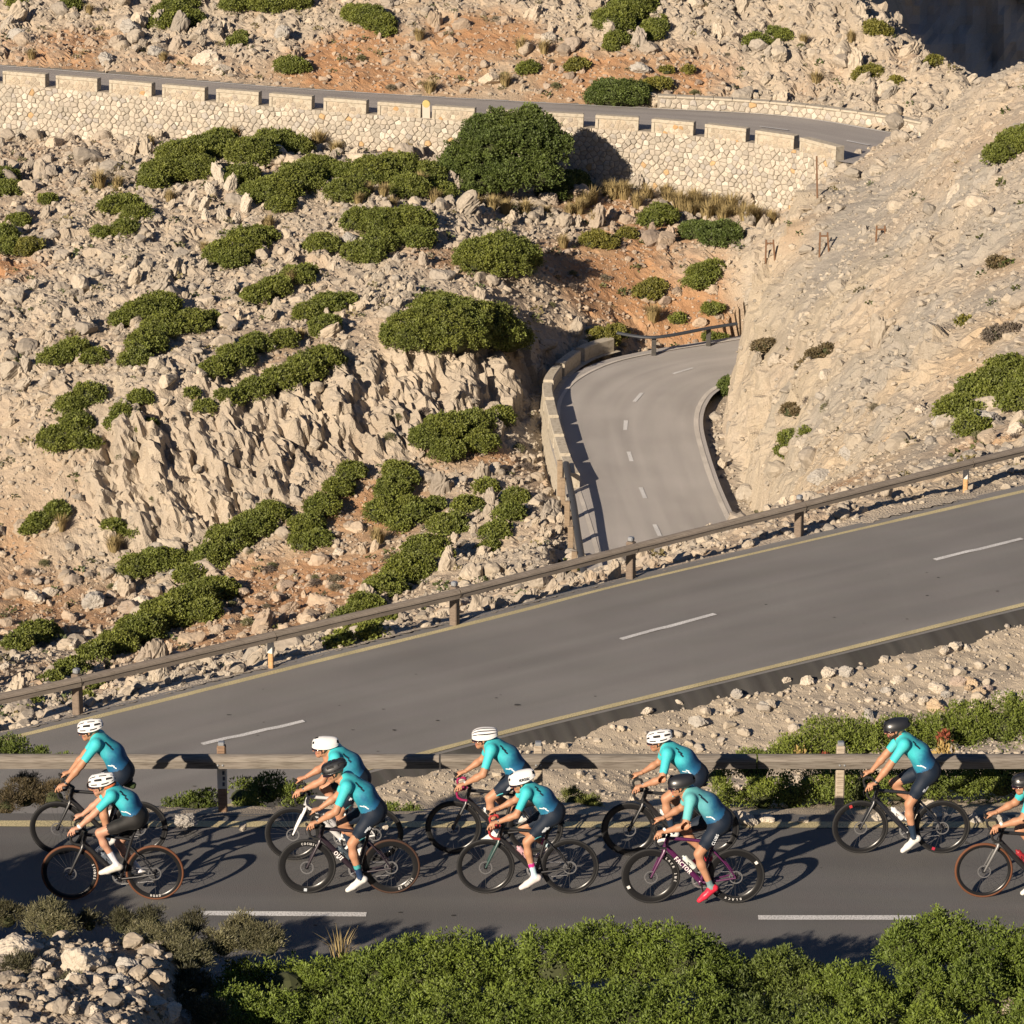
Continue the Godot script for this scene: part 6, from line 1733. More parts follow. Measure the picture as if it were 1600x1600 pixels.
func helmet(parent: Node3D, at: Transform3D, style: String, tone: Color) -> void:
	# shell over the head, open below, with slots through to a dark liner
	var m := mat(tone, 0.28)
	m.clearcoat_enabled = true
	m.clearcoat = 0.6
	var nu := 44
	var nv := 26
	var shape := func(u: float, w: float, grow: float) -> Vector3:   # u: front (0) to back (1), w: left ear (0) over to right (1)
		var a := PI * (0.02 + 0.96 * u)
		var c := PI * w
		var tail := 1.0 + (0.16 if style == "aero" else 0.10) * smoothstep(0.6, 1.0, u)
		var r := Vector3(-cos(a) * (0.15 * tail + grow), sin(c) * (0.128 + grow) * pow(sin(a), 0.55), -cos(c) * (0.108 + grow) * pow(sin(a), 0.6))
		return r + Vector3(0.012, 0.012 - 0.01 * sin(a) + (0.022 * smoothstep(0.55, 1.0, u)), 0)
	var open := func(u: float, w: float) -> bool:
		var k := absf(w - 0.5) * 2.0
		if style == "aero": return (u < 0.2 and u > 0.1 and k > 0.35 and k < 0.62) or (u > 0.86 and k > 0.3 and k < 0.72) or (u > 0.2 and u < 0.34 and k < 0.12)
		if style == "striped":
			var f := fposmod(k * 4.6 + 0.25, 1.0)
			return u > 0.12 and u < 0.9 and f < 0.34 and k < 0.86
		var row := fposmod(k * 3.3 + 0.1, 1.0)
		var col := fposmod(u * 3.2 + floor(k * 3.3 + 0.1) * 0.45, 1.0)
		return u > 0.07 and u < 0.94 and k < 0.9 and row < 0.46 and col < 0.66
	var b := Mb.new()
	var id := []
	for i in nu + 1:
		var r := []
		for j in nv + 1: r.append(b.p((shape as Callable).call(float(i) / nu, float(j) / nv, 0.0)))
		id.append(r)
	for i in nu:
		for j in nv:
			if (open as Callable).call((i + 0.5) / nu, (j + 0.5) / nv): continue
			b.q4(id[i][j], id[i][j + 1], id[i + 1][j + 1], id[i + 1][j])
	# rolled rim
	for side in [0, nv]:
		var pts := []
		for i in range(0, nu + 1, 2): pts.append((shape as Callable).call(float(i) / nu, float(side) / nv, -0.004))
		b.tube(pts, [0.007], 6, false)
	for q in b.v.size(): b.v[q] = at * b.v[q]
	var o := part("helmet", b.mesh(m, true), parent)
	b = Mb.new()
	id = []
	for i in 21:
		var r := []
		for j in 15: r.append(b.p(at * ((shape as Callable).call(i / 20.0, j / 14.0, -0.011) as Vector3)))
		id.append(r)
	for i in 20:
		for j in 14: b.q4(id[i][j], id[i][j + 1], id[i + 1][j + 1], id[i + 1][j])
	part("liner", b.mesh(mat(lin(0.012, 0.012, 0.014), 0.8), true), o)
	b = Mb.new()
	for s in [-1.0, 1.0]:
		var chin := Vector3(-0.035, -0.125, s * 0.012)
		b.tube([at * Vector3(-0.035, 0.02, s * 0.092), at * Vector3(-0.018, -0.05, s * 0.082), at * chin], [0.0055], 5, false)
		b.tube([at * Vector3(0.06, 0.01, s * 0.085), at * Vector3(-0.005, -0.055, s * 0.082)], [0.005], 5, false)
	part("strap", b.mesh(mat(lin(0.012, 0.012, 0.014), 0.8), true), o)
	b = Mb.new()
	b.tube([at * Vector3(-0.02, -0.018, 0.088), at * Vector3(-0.085, -0.022, 0.076), at * Vector3(-0.118, -0.022, 0.04), at * Vector3(-0.124, -0.02, 0.0), at * Vector3(-0.118, -0.022, -0.04), at * Vector3(-0.085, -0.022, -0.076), at * Vector3(-0.02, -0.018, -0.088)], [0.007, 0.021, 0.025, 0.02, 0.025, 0.021, 0.007], 8, true, 0.35)
	part("sunglasses", b.mesh(mat(lin(0.03, 0.018, 0.03), 0.12), true), parent)

func person(r: Dictionary, base: Vector3) -> void:
	var o := thing("person", r.label, "person", base, "cyclists riding two abreast")
	var k: float = r.get("size", 1.0)
	var hip := Vector3(0.80, r.get("hip", 1.03), 0)
	var sh := Vector3(r.sh[0], r.sh[1] - 0.03, 0)
	var top := Vector3(r.top[0], r.top[1], 0)
	var head := top + Vector3(0.012, -0.137, 0)
	var ax := (sh - hip).normalized()
	var back := Vector3(-ax.y, ax.x, 0) * -1.0
	if back.x < 0: back = -back
	var body := Flesh.new(Vector3(-0.02, 0.02, -0.32), Vector3(1.02, r.top[1] + 0.02, 0.32), 0.0155)
	var J := [[1.0, JERSEY]]
	# trunk
	var mid := hip.lerp(sh, 0.5) + back * 0.055
	var low := hip + ax * 0.06 + back * 0.02
	body.bone(hip + Vector3(0, 0, -0.075), hip + Vector3(0, 0, 0.075), 0.118 * k, 0.118 * k, [[1.0, SHORTS]], 0.05)
	body.bone(hip + back * 0.03, low + ax * 0.05, 0.125 * k, 0.125 * k, [[0.55, SHORTS], [1.0, JERSEY]], 0.06, 1.28)
	body.bone(low + ax * 0.04, mid, 0.118 * k, 0.118 * k, J, 0.06, 1.3)
	body.bone(mid, sh - ax * 0.06 + back * 0.015, 0.122 * k, 0.112 * k, J, 0.06, 1.38)
	var nb := sh + ax * 0.03 + Vector3(-0.01, 0.02, 0)
	body.bone(nb, head + Vector3(0.045, -0.09, 0), 0.062 * k, 0.05, [[0.35, JERSEY], [1.0, SKIN]], 0.03)
	var foot_pitch := 0.32
	for s in [1.0, -1.0]:
		var shj := sh + Vector3(0.0, 0.0, s * 0.165 * k)
		body.bone(sh + ax * 0.0 + Vector3(0, 0, s * 0.05), shj, 0.078 * k, 0.064 * k, J, 0.05)
		var wrist := Vector3(0.135, 0.975, s * 0.213)
		var elbow := two_bones(shj, wrist, 0.31 * k, 0.285 * k, Vector3(0.15, -0.6, s * 0.5))
		body.bone(shj, elbow, 0.058 * k, 0.044 * k, [[0.80, SLEEVE], [1.0, SKIN]], 0.04)
		body.bone(elbow, elbow.lerp(wrist, 0.35), 0.041 * k, 0.043 * k, [[1.0, SKIN]], 0.03)
		body.bone(elbow.lerp(wrist, 0.35), wrist, 0.043 * k, 0.026, [[1.0, SKIN]], 0.03)
		# leg
		var th: float = r.theta if s > 0 else r.theta + PI
		var pedal := Vector3(0.585, 0.272, s * 0.125) + Vector3(cos(th), sin(th), 0) * 0.17
		var fp: float = foot_pitch + 0.30 * maxf(0.0, -sin(th)) + (r.get("heel", 0.0) if s > 0 else 0.0)
		var fd := Vector3(cos(fp), sin(fp), 0)
		var ankle := pedal + Vector3(0, 0.05, 0) + fd * 0.125 + Vector3(-fd.y, fd.x, 0) * 0.035
		var hj := hip + Vector3(-0.015, 0.0, s * 0.095)
		var knee := two_bones(hj, ankle, 0.435, 0.425, Vector3(-1, 0.25, s * 0.05))
		body.bone(hj, hj.lerp(knee, 0.5) + Vector3(0.0, 0, s * 0.008), 0.098 * k, 0.082 * k, [[1.0, SHORTS]], 0.05)
		body.bone(hj.lerp(knee, 0.5), knee, 0.082 * k, 0.057 * k, [[0.36, SHORTS], [0.56, HEM], [1.0, SKIN]], 0.03)
		var shin := (ankle - knee).normalized()
		var calf := knee.lerp(ankle, 0.32) + Vector3(-shin.y, shin.x, 0) * -0.014 * signf(-shin.y)
		body.bone(knee, calf, 0.05 * k, 0.053 * k, [[1.0, SKIN]], 0.03)
		body.bone(calf, ankle, 0.053 * k, 0.034 * k, [[r.get("sock_from", 0.45), SKIN], [r.get("cuff_to", 0.62), CUFF], [1.0, SOCK]], 0.03)
		var heel := ankle + Vector3(fd.y, -fd.x, 0) * 0.05 + fd * 0.022
		var ball := pedal + Vector3(0, 0.035, 0)
		body.bone(ankle + Vector3(0, -0.012, 0), heel, 0.035, 0.034, [[0.25, SOCK], [1.0, SHOE]], 0.02)
		body.bone(heel, ball, 0.036, 0.038, [[1.0, SHOE]], 0.02)
		body.bone(ankle + Vector3(0, -0.02, 0), ball + Vector3(0.02, 0.014, 0), 0.036, 0.03, [[0.2, SOCK], [1.0, SHOE]], 0.02)
		body.bone(ball, ball - fd * 0.085, 0.037, 0.026, [[1.0, SHOE]], 0.02)
	body.build()
	var skin: Color = r.get("skin", Color(0.44, 0.225, 0.13))
	var nn := PackedVector3Array()
	nn.resize(body.verts.size())
	for i in range(0, body.tris.size(), 3):
		var f := (body.verts[body.tris[i + 2]] - body.verts[body.tris[i]]).cross(body.verts[body.tris[i + 1]] - body.verts[body.tris[i]])
		for q in 3: nn[body.tris[i + q]] += f
	for i in nn.size(): nn[i] = nn[i].normalized()
	var c0 := Vector3.ZERO
	for q in body.verts: c0 += q
	var far_i := 0
	for i in body.verts.size():
		if body.verts[i].y > body.verts[far_i].y: far_i = i
	if nn[far_i].y < 0:
		for i in nn.size(): nn[i] = -nn[i]
	# body: one continuous skin with head and hands in the same mesh
	var b := Mb.new()
	var cols := []
	for i in 11: cols.append(skin)
	add_flesh(b, body, Transform3D(), cols)
	var ht := Transform3D(Basis(Vector3(0, 0, 1), r.get("nod", 0.12)), head)
	var beard: Color = r.get("beard", skin * 0.92)
	add_flesh(b, head_mesh, ht, [skin, skin, Color(0.36, 0.13, 0.10), beard])
	for s in [1.0, -1.0]:
		add_flesh(b, hand_mesh, Transform3D(Basis(Vector3(0, 0, 1), 0.28), Vector3(0.135, 0.975, s * 0.213)), [skin * 1.03, skin, skin, skin], s < 0)
	part("body", b.mesh(m_skin, true), o)
	# clothing
	var jt: Color = r.get("jersey", Color(0.045, 0.50, 0.545))
	var deep := Color(0.006, 0.095, 0.22)
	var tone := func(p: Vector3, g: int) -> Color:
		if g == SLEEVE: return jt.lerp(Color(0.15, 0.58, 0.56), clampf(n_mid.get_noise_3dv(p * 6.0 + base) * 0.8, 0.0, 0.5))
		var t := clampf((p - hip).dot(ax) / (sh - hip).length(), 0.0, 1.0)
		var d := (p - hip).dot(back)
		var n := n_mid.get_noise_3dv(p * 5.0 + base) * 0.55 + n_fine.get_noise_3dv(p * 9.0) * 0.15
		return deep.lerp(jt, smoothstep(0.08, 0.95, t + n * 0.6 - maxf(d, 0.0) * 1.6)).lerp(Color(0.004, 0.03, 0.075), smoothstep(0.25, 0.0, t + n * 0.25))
	part("jersey", garment(body, nn, [JERSEY, SLEEVE], 0.004, tone).mesh(m_cloth, true), o)
	var sc: Color = r.get("shorts", Color(0.002, 0.008, 0.024))
	part("bib_shorts", garment(body, nn, [SHORTS, HEM], 0.003, func(p, g): return sc).mesh(m_cloth, true), o)
	var so: Color = r.get("sock", Color(0.004, 0.02, 0.05))
	var cu: Color = r.get("cuff", so)
	var shc: Color = r.get("shoe", Color(0.70, 0.69, 0.66))
	for s in [1.0, -1.0]:
		var cut := func(src: Flesh, ids: Array, lift: float, t2: Callable) -> Mb:
			var all := garment(src, nn, ids, lift, t2)
			var one := Mb.new()
			one.v = all.v; one.c = all.c
			for i in range(0, all.ix.size(), 3):
				if all.v[all.ix[i]].z * s > 0: one.ix.append_array(all.ix.slice(i, i + 3))
			return one
		part("sock", ((cut as Callable).call(body, [SOCK, CUFF], 0.002, func(p, g): return cu if g == CUFF else so) as Mb).mesh(m_cloth, true), o)
		part("shoe", ((cut as Callable).call(body, [SHOE], 0.004, func(p, g): return shc) as Mb).mesh(m_gloss, true), o)
	helmet(o, ht * Transform3D(Basis(Vector3(0, 0, 1), 0.02), Vector3(0.004, 0.012, 0)), r.get("lid", "vented"), r.get("lid_tone", lin(0.72, 0.72, 0.72)))
	if r.has("hair"):
		b = Mb.new()
		b.tube([ht * Vector3(0.06, 0.0, 0.045), ht * Vector3(0.1, -0.04, 0.035), ht * Vector3(0.105, -0.09, 0.02), ht * Vector3(0.12, -0.15, 0.01)], [0.03, 0.036, 0.026, 0.012], 8)
		b.tube([ht * Vector3(0.06, 0.0, -0.045), ht * Vector3(0.1, -0.04, -0.035), ht * Vector3(0.105, -0.09, -0.02)], [0.03, 0.036, 0.02], 8)
		part("hair", b.mesh(mat(r.hair, 0.6), true), o)
	if r.has("scarf"):
		b = Mb.new()
		var ring := []
		for i in 13:
			var a := TAU * i / 12.0
			ring.append(nb + Vector3(-0.01, 0.035, 0) + Vector3(cos(a) * 0.066, cos(a) * 0.03, sin(a) * 0.066))
		b.tube(ring, [0.02], 6, false)
		part("neck_scarf", b.mesh(mat(r.scarf, 0.8), true), o)
	# watch
	b = Mb.new()
	var e1 := Vector3(0.135, 0.975, 0.213)
	var e2 := sh + Vector3(0, 0, 0.165)
	var wd := (e2 - e1).normalized()
	b.tube([e1 + wd * 0.018, e1 + wd * 0.045], [0.033], 10, true)
	part("wrist_watch", b.mesh(mat(r.get("watch", lin(0.015, 0.015, 0.018)), 0.4), true), o)
	# marks on the clothing
	var q := hip + ax * 0.16
	part("jersey_logo", decals(body, nn, [[q.x - 0.03, q.y + 0.005, 0.030, 0.007, 0.2], [q.x + 0.005, q.y + 0.012, 0.022, 0.008, -0.3], [q.x + 0.03, q.y - 0.004, 0.024, 0.006, -0.55]], 0.008).mesh(mat(lin(0.72, 0.78, 0.8), 0.7)), o, "stuff")
	var hj2 := hip + Vector3(0, 0, 0.095)
	var th2: float = r.theta
	var ped := Vector3(0.585, 0.272, 0.125) + Vector3(cos(th2), sin(th2), 0) * 0.17 + Vector3(0.12, 0.12, 0)
	var kn := two_bones(hj2, ped, 0.435, 0.425, Vector3(-1, 0.25, 0))
	var emb := hj2.lerp(kn, 0.38)
	var hem := hj2.lerp(kn, 0.70)
	if r.get("emblem", true):
		part("shorts_emblem", decals(body, nn, [[emb.x - 0.026, emb.y - 0.016, 0.020, 0.008, 1.0], [emb.x - 0.009, emb.y - 0.002, 0.034, 0.008, 1.0], [emb.x + 0.009, emb.y + 0.006, 0.034, 0.008, 1.0], [emb.x + 0.026, emb.y + 0.018, 0.020, 0.008, 1.0]], 0.015).mesh(mat(lin(0.6, 0.64, 0.68), 0.7)), o, "stuff")
		part("hem_logo", decals(body, nn, [[hem.x - 0.018, hem.y - 0.008, 0.028, 0.007, 0.5], [hem.x + 0.010, hem.y + 0.014, 0.028, 0.007, 0.5]], 0.014).mesh(mat(lin(0.1, 0.5, 0.55), 0.7)), o, "stuff")
	var bl := sh.lerp(hip, 0.22) + back * 0.1
	part("back_logo", decals(body, nn, [[bl.x - 0.03, bl.y + 0.03, 0.024, 0.010, -0.9], [bl.x, bl.y, 0.03, 0.012, -0.8], [bl.x + 0.03, bl.y - 0.03, 0.024, 0.010, -0.9]], 0.008).mesh(mat(lin(0.004, 0.02, 0.04), 0.7)), o, "stuff")
	if r.has("thigh_text"):
		var d2 := (hj2 - kn).normalized()
		lettering(o, "shorts_lettering", r.thigh_text, emb + Vector3(0.0, 0, 0.112) , d2, 0.036, lin(0.62, 0.66, 0.7))
	if r.has("lid_text"):
		lettering(o, "helmet_lettering", r.lid_text, ht * Vector3(0.05, 0.058, 0.112), Vector3(1, 0.25, 0), 0.036, lin(0.02, 0.02, 0.025))

# raised letters on the side that faces +z
func lettering(parent: Node, called: String, text: String, at: Vector3, dir: Vector3, high: float, c: Color) -> void:
	var t := TextMesh.new()
	t.text = text
	var f := SystemFont.new()
	f.font_names = PackedStringArray(["Droid Sans"])
	f.font_weight = 700
	t.font = f
	t.font_size = 32
	t.pixel_size = high / 24.0
	t.depth = 0.003
	t.curve_step = 4.0
	t.material = mat(c, 0.6)
	var o := part(called, t, parent)
	var x := dir.normalized()
	o.transform = Transform3D(Basis(x, Vector3(-x.y, x.x, 0), Vector3(0, 0, 1)), at)

# ------------------------------------------------------------------ bicycles
# heads to -x, drive side away from +z; front axle at x = 0
func wheel(parent: Node3D, at: Vector3, tyre: Color, depth: float, rim: Color) -> Node3D:
	var w := Node3D.new()
	w.name = "wheel" if not parent.has_node("wheel") else "wheel_001"
	parent.add_child(w)
	w.position = at
	var f := Transform3D(Basis(Vector3(0, 0, 1), Vector3(0, 1, 0), Vector3(-1, 0, 0)), Vector3.ZERO)
	var b := Mb.new()
	var prof := []
	for i in 12:
		var a := TAU * i / 12.0
		prof.append([0.327 + 0.0155 * cos(a), 0.0155 * sin(a)])
	b.lathe(f, prof, 56, true)
	part("tyre", b.mesh(mat(tyre, 0.75), true), w)
	b = Mb.new()
	b.lathe(f, [[0.318, -0.012], [0.312, -0.0135], [0.318 - depth * 0.6, -0.0125], [0.314 - depth, -0.004], [0.314 - depth, 0.004], [0.318 - depth * 0.6, 0.0125], [0.312, 0.0135], [0.318, 0.012]], 56)
	part("rim", b.mesh(mat(rim, 0.3), true), w)
	b = Mb.new()
	for i in 24:
		var a := TAU * i / 24.0
		var a2 := a + (0.32 if i % 2 else -0.32)
		var s := 0.026 if i % 4 < 2 else -0.026
		b.tube([Vector3(cos(a2) * 0.022, sin(a2) * 0.022, s), Vector3(cos(a) * (0.315 - depth), sin(a) * (0.315 - depth), 0)], [0.0013], 3, false)
	part("spokes", b.mesh(mat(lin(0.10, 0.10, 0.11), 0.4, 0.6)), w, "stuff")
	b = Mb.new()
	b.lathe(f, [[0.0, -0.055], [0.012, -0.055], [0.014, -0.04], [0.026, -0.032], [0.024, -0.022], [0.015, -0.01], [0.015, 0.01], [0.024, 0.022], [0.026, 0.032], [0.014, 0.04], [0.012, 0.055], [0.0, 0.055]], 14)
	part("hub", b.mesh(m_carbon, true), w)
	b = Mb.new()
	b.lathe(f, [[0.080, 0.043], [0.080, 0.0455], [0.066, 0.0455], [0.066, 0.043]], 36, true)
	for i in 6:
		var a := TAU * i / 6.0
		b.tube([Vector3(cos(a) * 0.02, sin(a) * 0.02, 0.044), Vector3(cos(a + 0.4) * 0.068, sin(a + 0.4) * 0.068, 0.044)], [0.005], 4, false, 0.4)
	part("brake_rotor", b.mesh(m_metal), w)
	return w
func arc_text(parent: Node, text: String, radius: float, from: float, step: float, high: float, c: Color) -> void:
	for i in text.length():
		if text[i] == " ": continue
		var a := from + step * i
		lettering(parent, "rim_letter", text[i], Vector3(cos(a) * radius, sin(a) * radius, 0.0155), Vector3(-sin(a), cos(a), 0) * signf(step), high, c)

func bicycle(r: Dictionary, base: Vector3) -> void:
	var o := thing("bicycle", r.bike, "bicycle", base, "bicycles of the riding group")
	var fc: Color = r.get("frame", Color(0.012, 0.012, 0.014))
	var paint := mat(Color(fc.r, fc.g, fc.b).linear_to_srgb(), 0.3)
	paint.clearcoat_enabled = true
	paint.clearcoat = 0.7
	var ty: Color = r.get("tyre", lin(0.012, 0.012, 0.013))
	var rim: Color = r.get("rim", lin(0.012, 0.012, 0.013))
	var d: float = r.get("depth", 0.04)
	var R := 0.3425
	var fw := wheel(o, Vector3(0, R, 0), ty, d, rim)
	var rw := wheel(o, Vector3(0.99, R, 0), r.get("rear_tyre", ty), d, rim)
	var bb := Vector3(0.585, 0.272, 0)
	var ht := Vector3(0.198, 0.835, 0)
	var hb := Vector3(0.160, 0.705, 0)
	var st := Vector3(0.728, 0.755, 0)
	var b := Mb.new()
	b.tube([hb, hb.lerp(ht, 0.5), ht], [0.029, 0.026, 0.027], 12)
	b.tube([hb.lerp(ht, 0.12), hb.lerp(bb, 0.5), bb], [0.030, 0.033, 0.034], 12, true, 0.8, Vector3(0, 0, 1))
	b.tube([ht - Vector3(0, 0.02, 0), ht.lerp(st, 0.5), st], [0.022, 0.02, 0.017], 12)
	b.tube([bb, bb.lerp(st, 0.5), st, st + Vector3(0.015, 0.05, 0)], [0.024, 0.02, 0.018, 0.0165], 12)
	b.lathe(Transform3D(Basis(Vector3(0, 0, 1), Vector3(0, 1, 0), Vector3(-1, 0, 0)), bb), [[0.0, -0.045], [0.03, -0.045], [0.033, -0.03], [0.033, 0.03], [0.03, 0.045], [0.0, 0.045]], 16)
	for s in [-1.0, 1.0]:
		b.tube([bb + Vector3(0.02, 0, s * 0.032), Vector3(0.78, 0.30, s * 0.045), Vector3(0.99, R, s * 0.062)], [0.017, 0.013, 0.011], 8)
		b.tube([st + Vector3(-0.012, -0.085, s * 0.014), Vector3(0.86, 0.52, s * 0.045), Vector3(0.985, R + 0.01, s * 0.062)], [0.012, 0.010, 0.010], 8)
	part("frame", b.mesh(paint, true), o)
	b = Mb.new()
	var fk: Color = r.get("fork", fc)
	var fpaint := mat(Color(fk.r, fk.g, fk.b).linear_to_srgb(), 0.3)
	fpaint.clearcoat_enabled = true
	for s in [-1.0, 1.0]:
		b.tube([hb + Vector3(0, -0.005, s * 0.01), hb + Vector3(-0.012, -0.05, s * 0.042), Vector3(0.06, 0.47, s * 0.050), Vector3(0.0, R, s * 0.052)], [0.022, 0.02, 0.016, 0.011], 10, true, 0.75)
	part("fork", b.mesh(fpaint, true), o)
	# cockpit
	b = Mb.new()
	var bar := Vector3(0.150, 0.905, 0)
	b.tube([ht, ht + Vector3(0.012, 0.035, 0)], [0.02], 10)
	b.tube([ht + Vector3(0.01, 0.03, 0), bar], [0.018, 0.016], 10)
	part("stem", b.mesh(m_carbon, true), o)
	b = Mb.new()
	var pts := []
	for s in [-1.0, 1.0]:
		var half := [bar, bar + Vector3(0, 0.002, s * 0.12), bar + Vector3(-0.005, 0, s * 0.19), bar + Vector3(-0.05, 0.0, s * 0.208), bar + Vector3(-0.085, -0.01, s * 0.21), bar + Vector3(-0.105, -0.045, s * 0.212), bar + Vector3(-0.092, -0.095, s * 0.214), bar + Vector3(-0.05, -0.125, s * 0.216), bar + Vector3(0.02, -0.135, s * 0.218)]
		b.tube(half, [0.0155], 9)
	var tape := part("handlebar", b.mesh(mat(r.get("tape", lin(0.012, 0.012, 0.013)), 0.8), true), o)
	for s in [-1.0, 1.0]:
		b = Mb.new()
		b.tube([bar + Vector3(-0.06, 0.012, s * 0.209), bar + Vector3(-0.11, 0.02, s * 0.209), bar + Vector3(-0.135, 0.045, s * 0.208), bar + Vector3(-0.14, 0.065, s * 0.207)], [0.02, 0.02, 0.018, 0.01], 9)
		b.tube([bar + Vector3(-0.125, 0.02, s * 0.212), bar + Vector3(-0.15, -0.03, s * 0.216), bar + Vector3(-0.135, -0.085, s * 0.222)], [0.010, 0.008, 0.006], 7, true, 0.5)
		part("brake_lever", b.mesh(m_rubber, true), o)
	# saddle
	b = Mb.new()
	var hp: float = r.get("hip", 1.03)
	var sd := Vector3(0.80, hp - 0.098, 0)
	var secs := [[-0.15, 0.018, 0.012], [-0.08, 0.024, 0.016], [0.02, 0.042, 0.02], [0.09, 0.068, 0.022], [0.125, 0.062, 0.016]]
	var rows := []
	for q in secs:
		var row := []
		for i in 10:
			var a := TAU * i / 10.0
			row.append(b.p(sd + Vector3(q[0], sin(a) * q[2] - 0.012 + q[0] * 0.03, cos(a) * q[1])))
		rows.append(row)
	for i in secs.size() - 1:
		for j in 10: b.q4(rows[i][j], rows[i][(j + 1) % 10], rows[i + 1][(j + 1) % 10], rows[i + 1][j])
	for e in [0, secs.size() - 1]:
		for j in range(1, 9): b.t3(rows[e][0], rows[e][j], rows[e][j + 1])
	part("saddle", b.mesh(m_rubber, true), o)
	b = Mb.new()
	b.tube([st, sd + Vector3(0.0, -0.03, 0)], [0.0145], 10)
	part("seat_post", b.mesh(m_carbon, true), o)
	# drive train on the far side, crank arms and pedals
	b = Mb.new()
	var f := Transform3D(Basis(Vector3(0, 0, 1), Vector3(0, 1, 0), Vector3(-1, 0, 0)), bb + Vector3(0, 0, -0.05))
	b.lathe(f, [[0.098, -0.002], [0.104, 0.0], [0.098, 0.002], [0.08, 0.002], [0.08, -0.002]], 40, true)
	for i in 5:
		var a := TAU * i / 5.0
		b.tube([bb + Vector3(0, 0, -0.05), bb + Vector3(cos(a) * 0.085, sin(a) * 0.085, -0.05)], [0.009], 5, false)
	part("chain_ring", b.mesh(m_metal), o)
	for s in [1.0, -1.0]:
		var th: float = r.theta if s > 0 else r.theta + PI
		var pd := bb + Vector3(cos(th), sin(th), 0) * 0.17
		b = Mb.new()
		b.tube([bb + Vector3(0, 0, s * 0.06), pd + Vector3(0, 0, s * 0.082)], [0.015, 0.011], 8, true, 0.6)
		b.tube([bb + Vector3(0, 0, s * 0.03), bb + Vector3(0, 0, s * 0.068)], [0.014], 10)
		part("crank_arm", b.mesh(m_carbon, true), o)
		b = Mb.new()
		b.box(Transform3D(Basis(), pd + Vector3(0.0, 0.0, s * 0.125)), Vector3(0.075, 0.014, 0.06), 0.005)
		part("pedal", b.mesh(m_rubber), o)
	b = Mb.new()
	b.tube([Vector3(0.585, 0.372, -0.05), Vector3(0.99, R + 0.035, -0.045)], [0.0045], 5, false)
	b.tube([Vector3(0.585, 0.17, -0.05), Vector3(0.97, 0.215, -0.045), Vector3(1.0, 0.29, -0.045)], [0.0045], 5, false)
	part("chain", b.mesh(m_metal), o)
	b = Mb.new()
	b.lathe(Transform3D(Basis(Vector3(0, 0, 1), Vector3(0, 1, 0), Vector3(-1, 0, 0)), Vector3(0.99, R, -0.042)), [[0.0, -0.018], [0.028, -0.018], [0.055, 0.014], [0.0, 0.016]], 20)
	part("cassette", b.mesh(m_metal), o)
	b = Mb.new()
	b.tube([Vector3(0.985, R - 0.02, -0.055), Vector3(0.99, 0.27, -0.05), Vector3(0.965, 0.20, -0.045)], [0.012, 0.010, 0.014], 6)
	part("rear_derailleur", b.mesh(m_carbon), o)
	# bottles
	var dn := (bb - hb).normalized()
	var up := Vector3(-dn.y, dn.x, 0)
	if up.y < 0: up = -up
	var c1 := hb.lerp(bb, 0.56) + up * 0.072
	var bt: Array = r.get("bottles", [lin(0.6, 0.62, 0.62)])
	for i in bt.size():
		b = Mb.new()
		var p := c1
		var ax := -dn
		if i == 1:
			ax = (st - bb).normalized()
			p = bb.lerp(st, 0.47) + Vector3(-ax.y, ax.x, 0) * 0.068
		b.tube([p - ax * 0.09, p - ax * 0.085, p + ax * 0.02, p + ax * 0.035, p + ax * 0.075, p + ax * 0.09, p + ax * 0.095, p + ax * 0.115], [0.03, 0.036, 0.036, 0.032, 0.036, 0.03, 0.014, 0.012], 14)
		var bo := part("bottle", b.mesh(mat(bt[i], 0.45), true), o)
		b = Mb.new()
		for s in [-1.0, 1.0]:
			b.tube([p - ax * 0.09 + Vector3(0, 0, s * 0.02), p + Vector3(0, 0, s * 0.038), p + ax * 0.03 + Vector3(0, 0, s * 0.038), p - ax * 0.02 + Vector3(0, 0, s * 0.03) - up * 0.03], [0.004], 5, false)
		part("cage", b.mesh(m_carbon), bo)
	if r.has("bag"):
		b = Mb.new()
		b.box(Transform3D(Basis(Vector3(0, 0, 1), -0.3), Vector3(0.89, hp - 0.16, 0)), Vector3(0.15, 0.075, 0.08), 0.02)
		part("saddle_bag", b.mesh(mat(r.bag, 0.7)), o)
	if r.has("tube_text"):
		lettering(o, "frame_lettering", r.tube_text, hb.lerp(bb, 0.50) + Vector3(0, 0, 0.028) , dn, 0.054, r.get("text_tone", lin(0.75, 0.72, 0.72)))
	if r.has("rim_text"):
		for q in r.rim_text:
			arc_text(fw if q[0] == 0 else rw, q[1], 0.289, q[2], q[3], 0.028, lin(0.6, 0.59, 0.57))
	if r.has("rim_marks"):
		for q in r.rim_marks:
			b = Mb.new()
			var e := Vector3(cos(q[1]), sin(q[1]), 0)
			var tg := Vector3(-e.y, e.x, 0)
			b.box(Transform3D(Basis(e, tg, Vector3(0, 0, 1)), e * 0.292 + Vector3(0, 0, 0.0148)), Vector3(0.036, 0.036, 0.003))
			part("rim_mark", b.mesh(mat(q[2], 0.6)), fw if q[0] == 0 else rw)

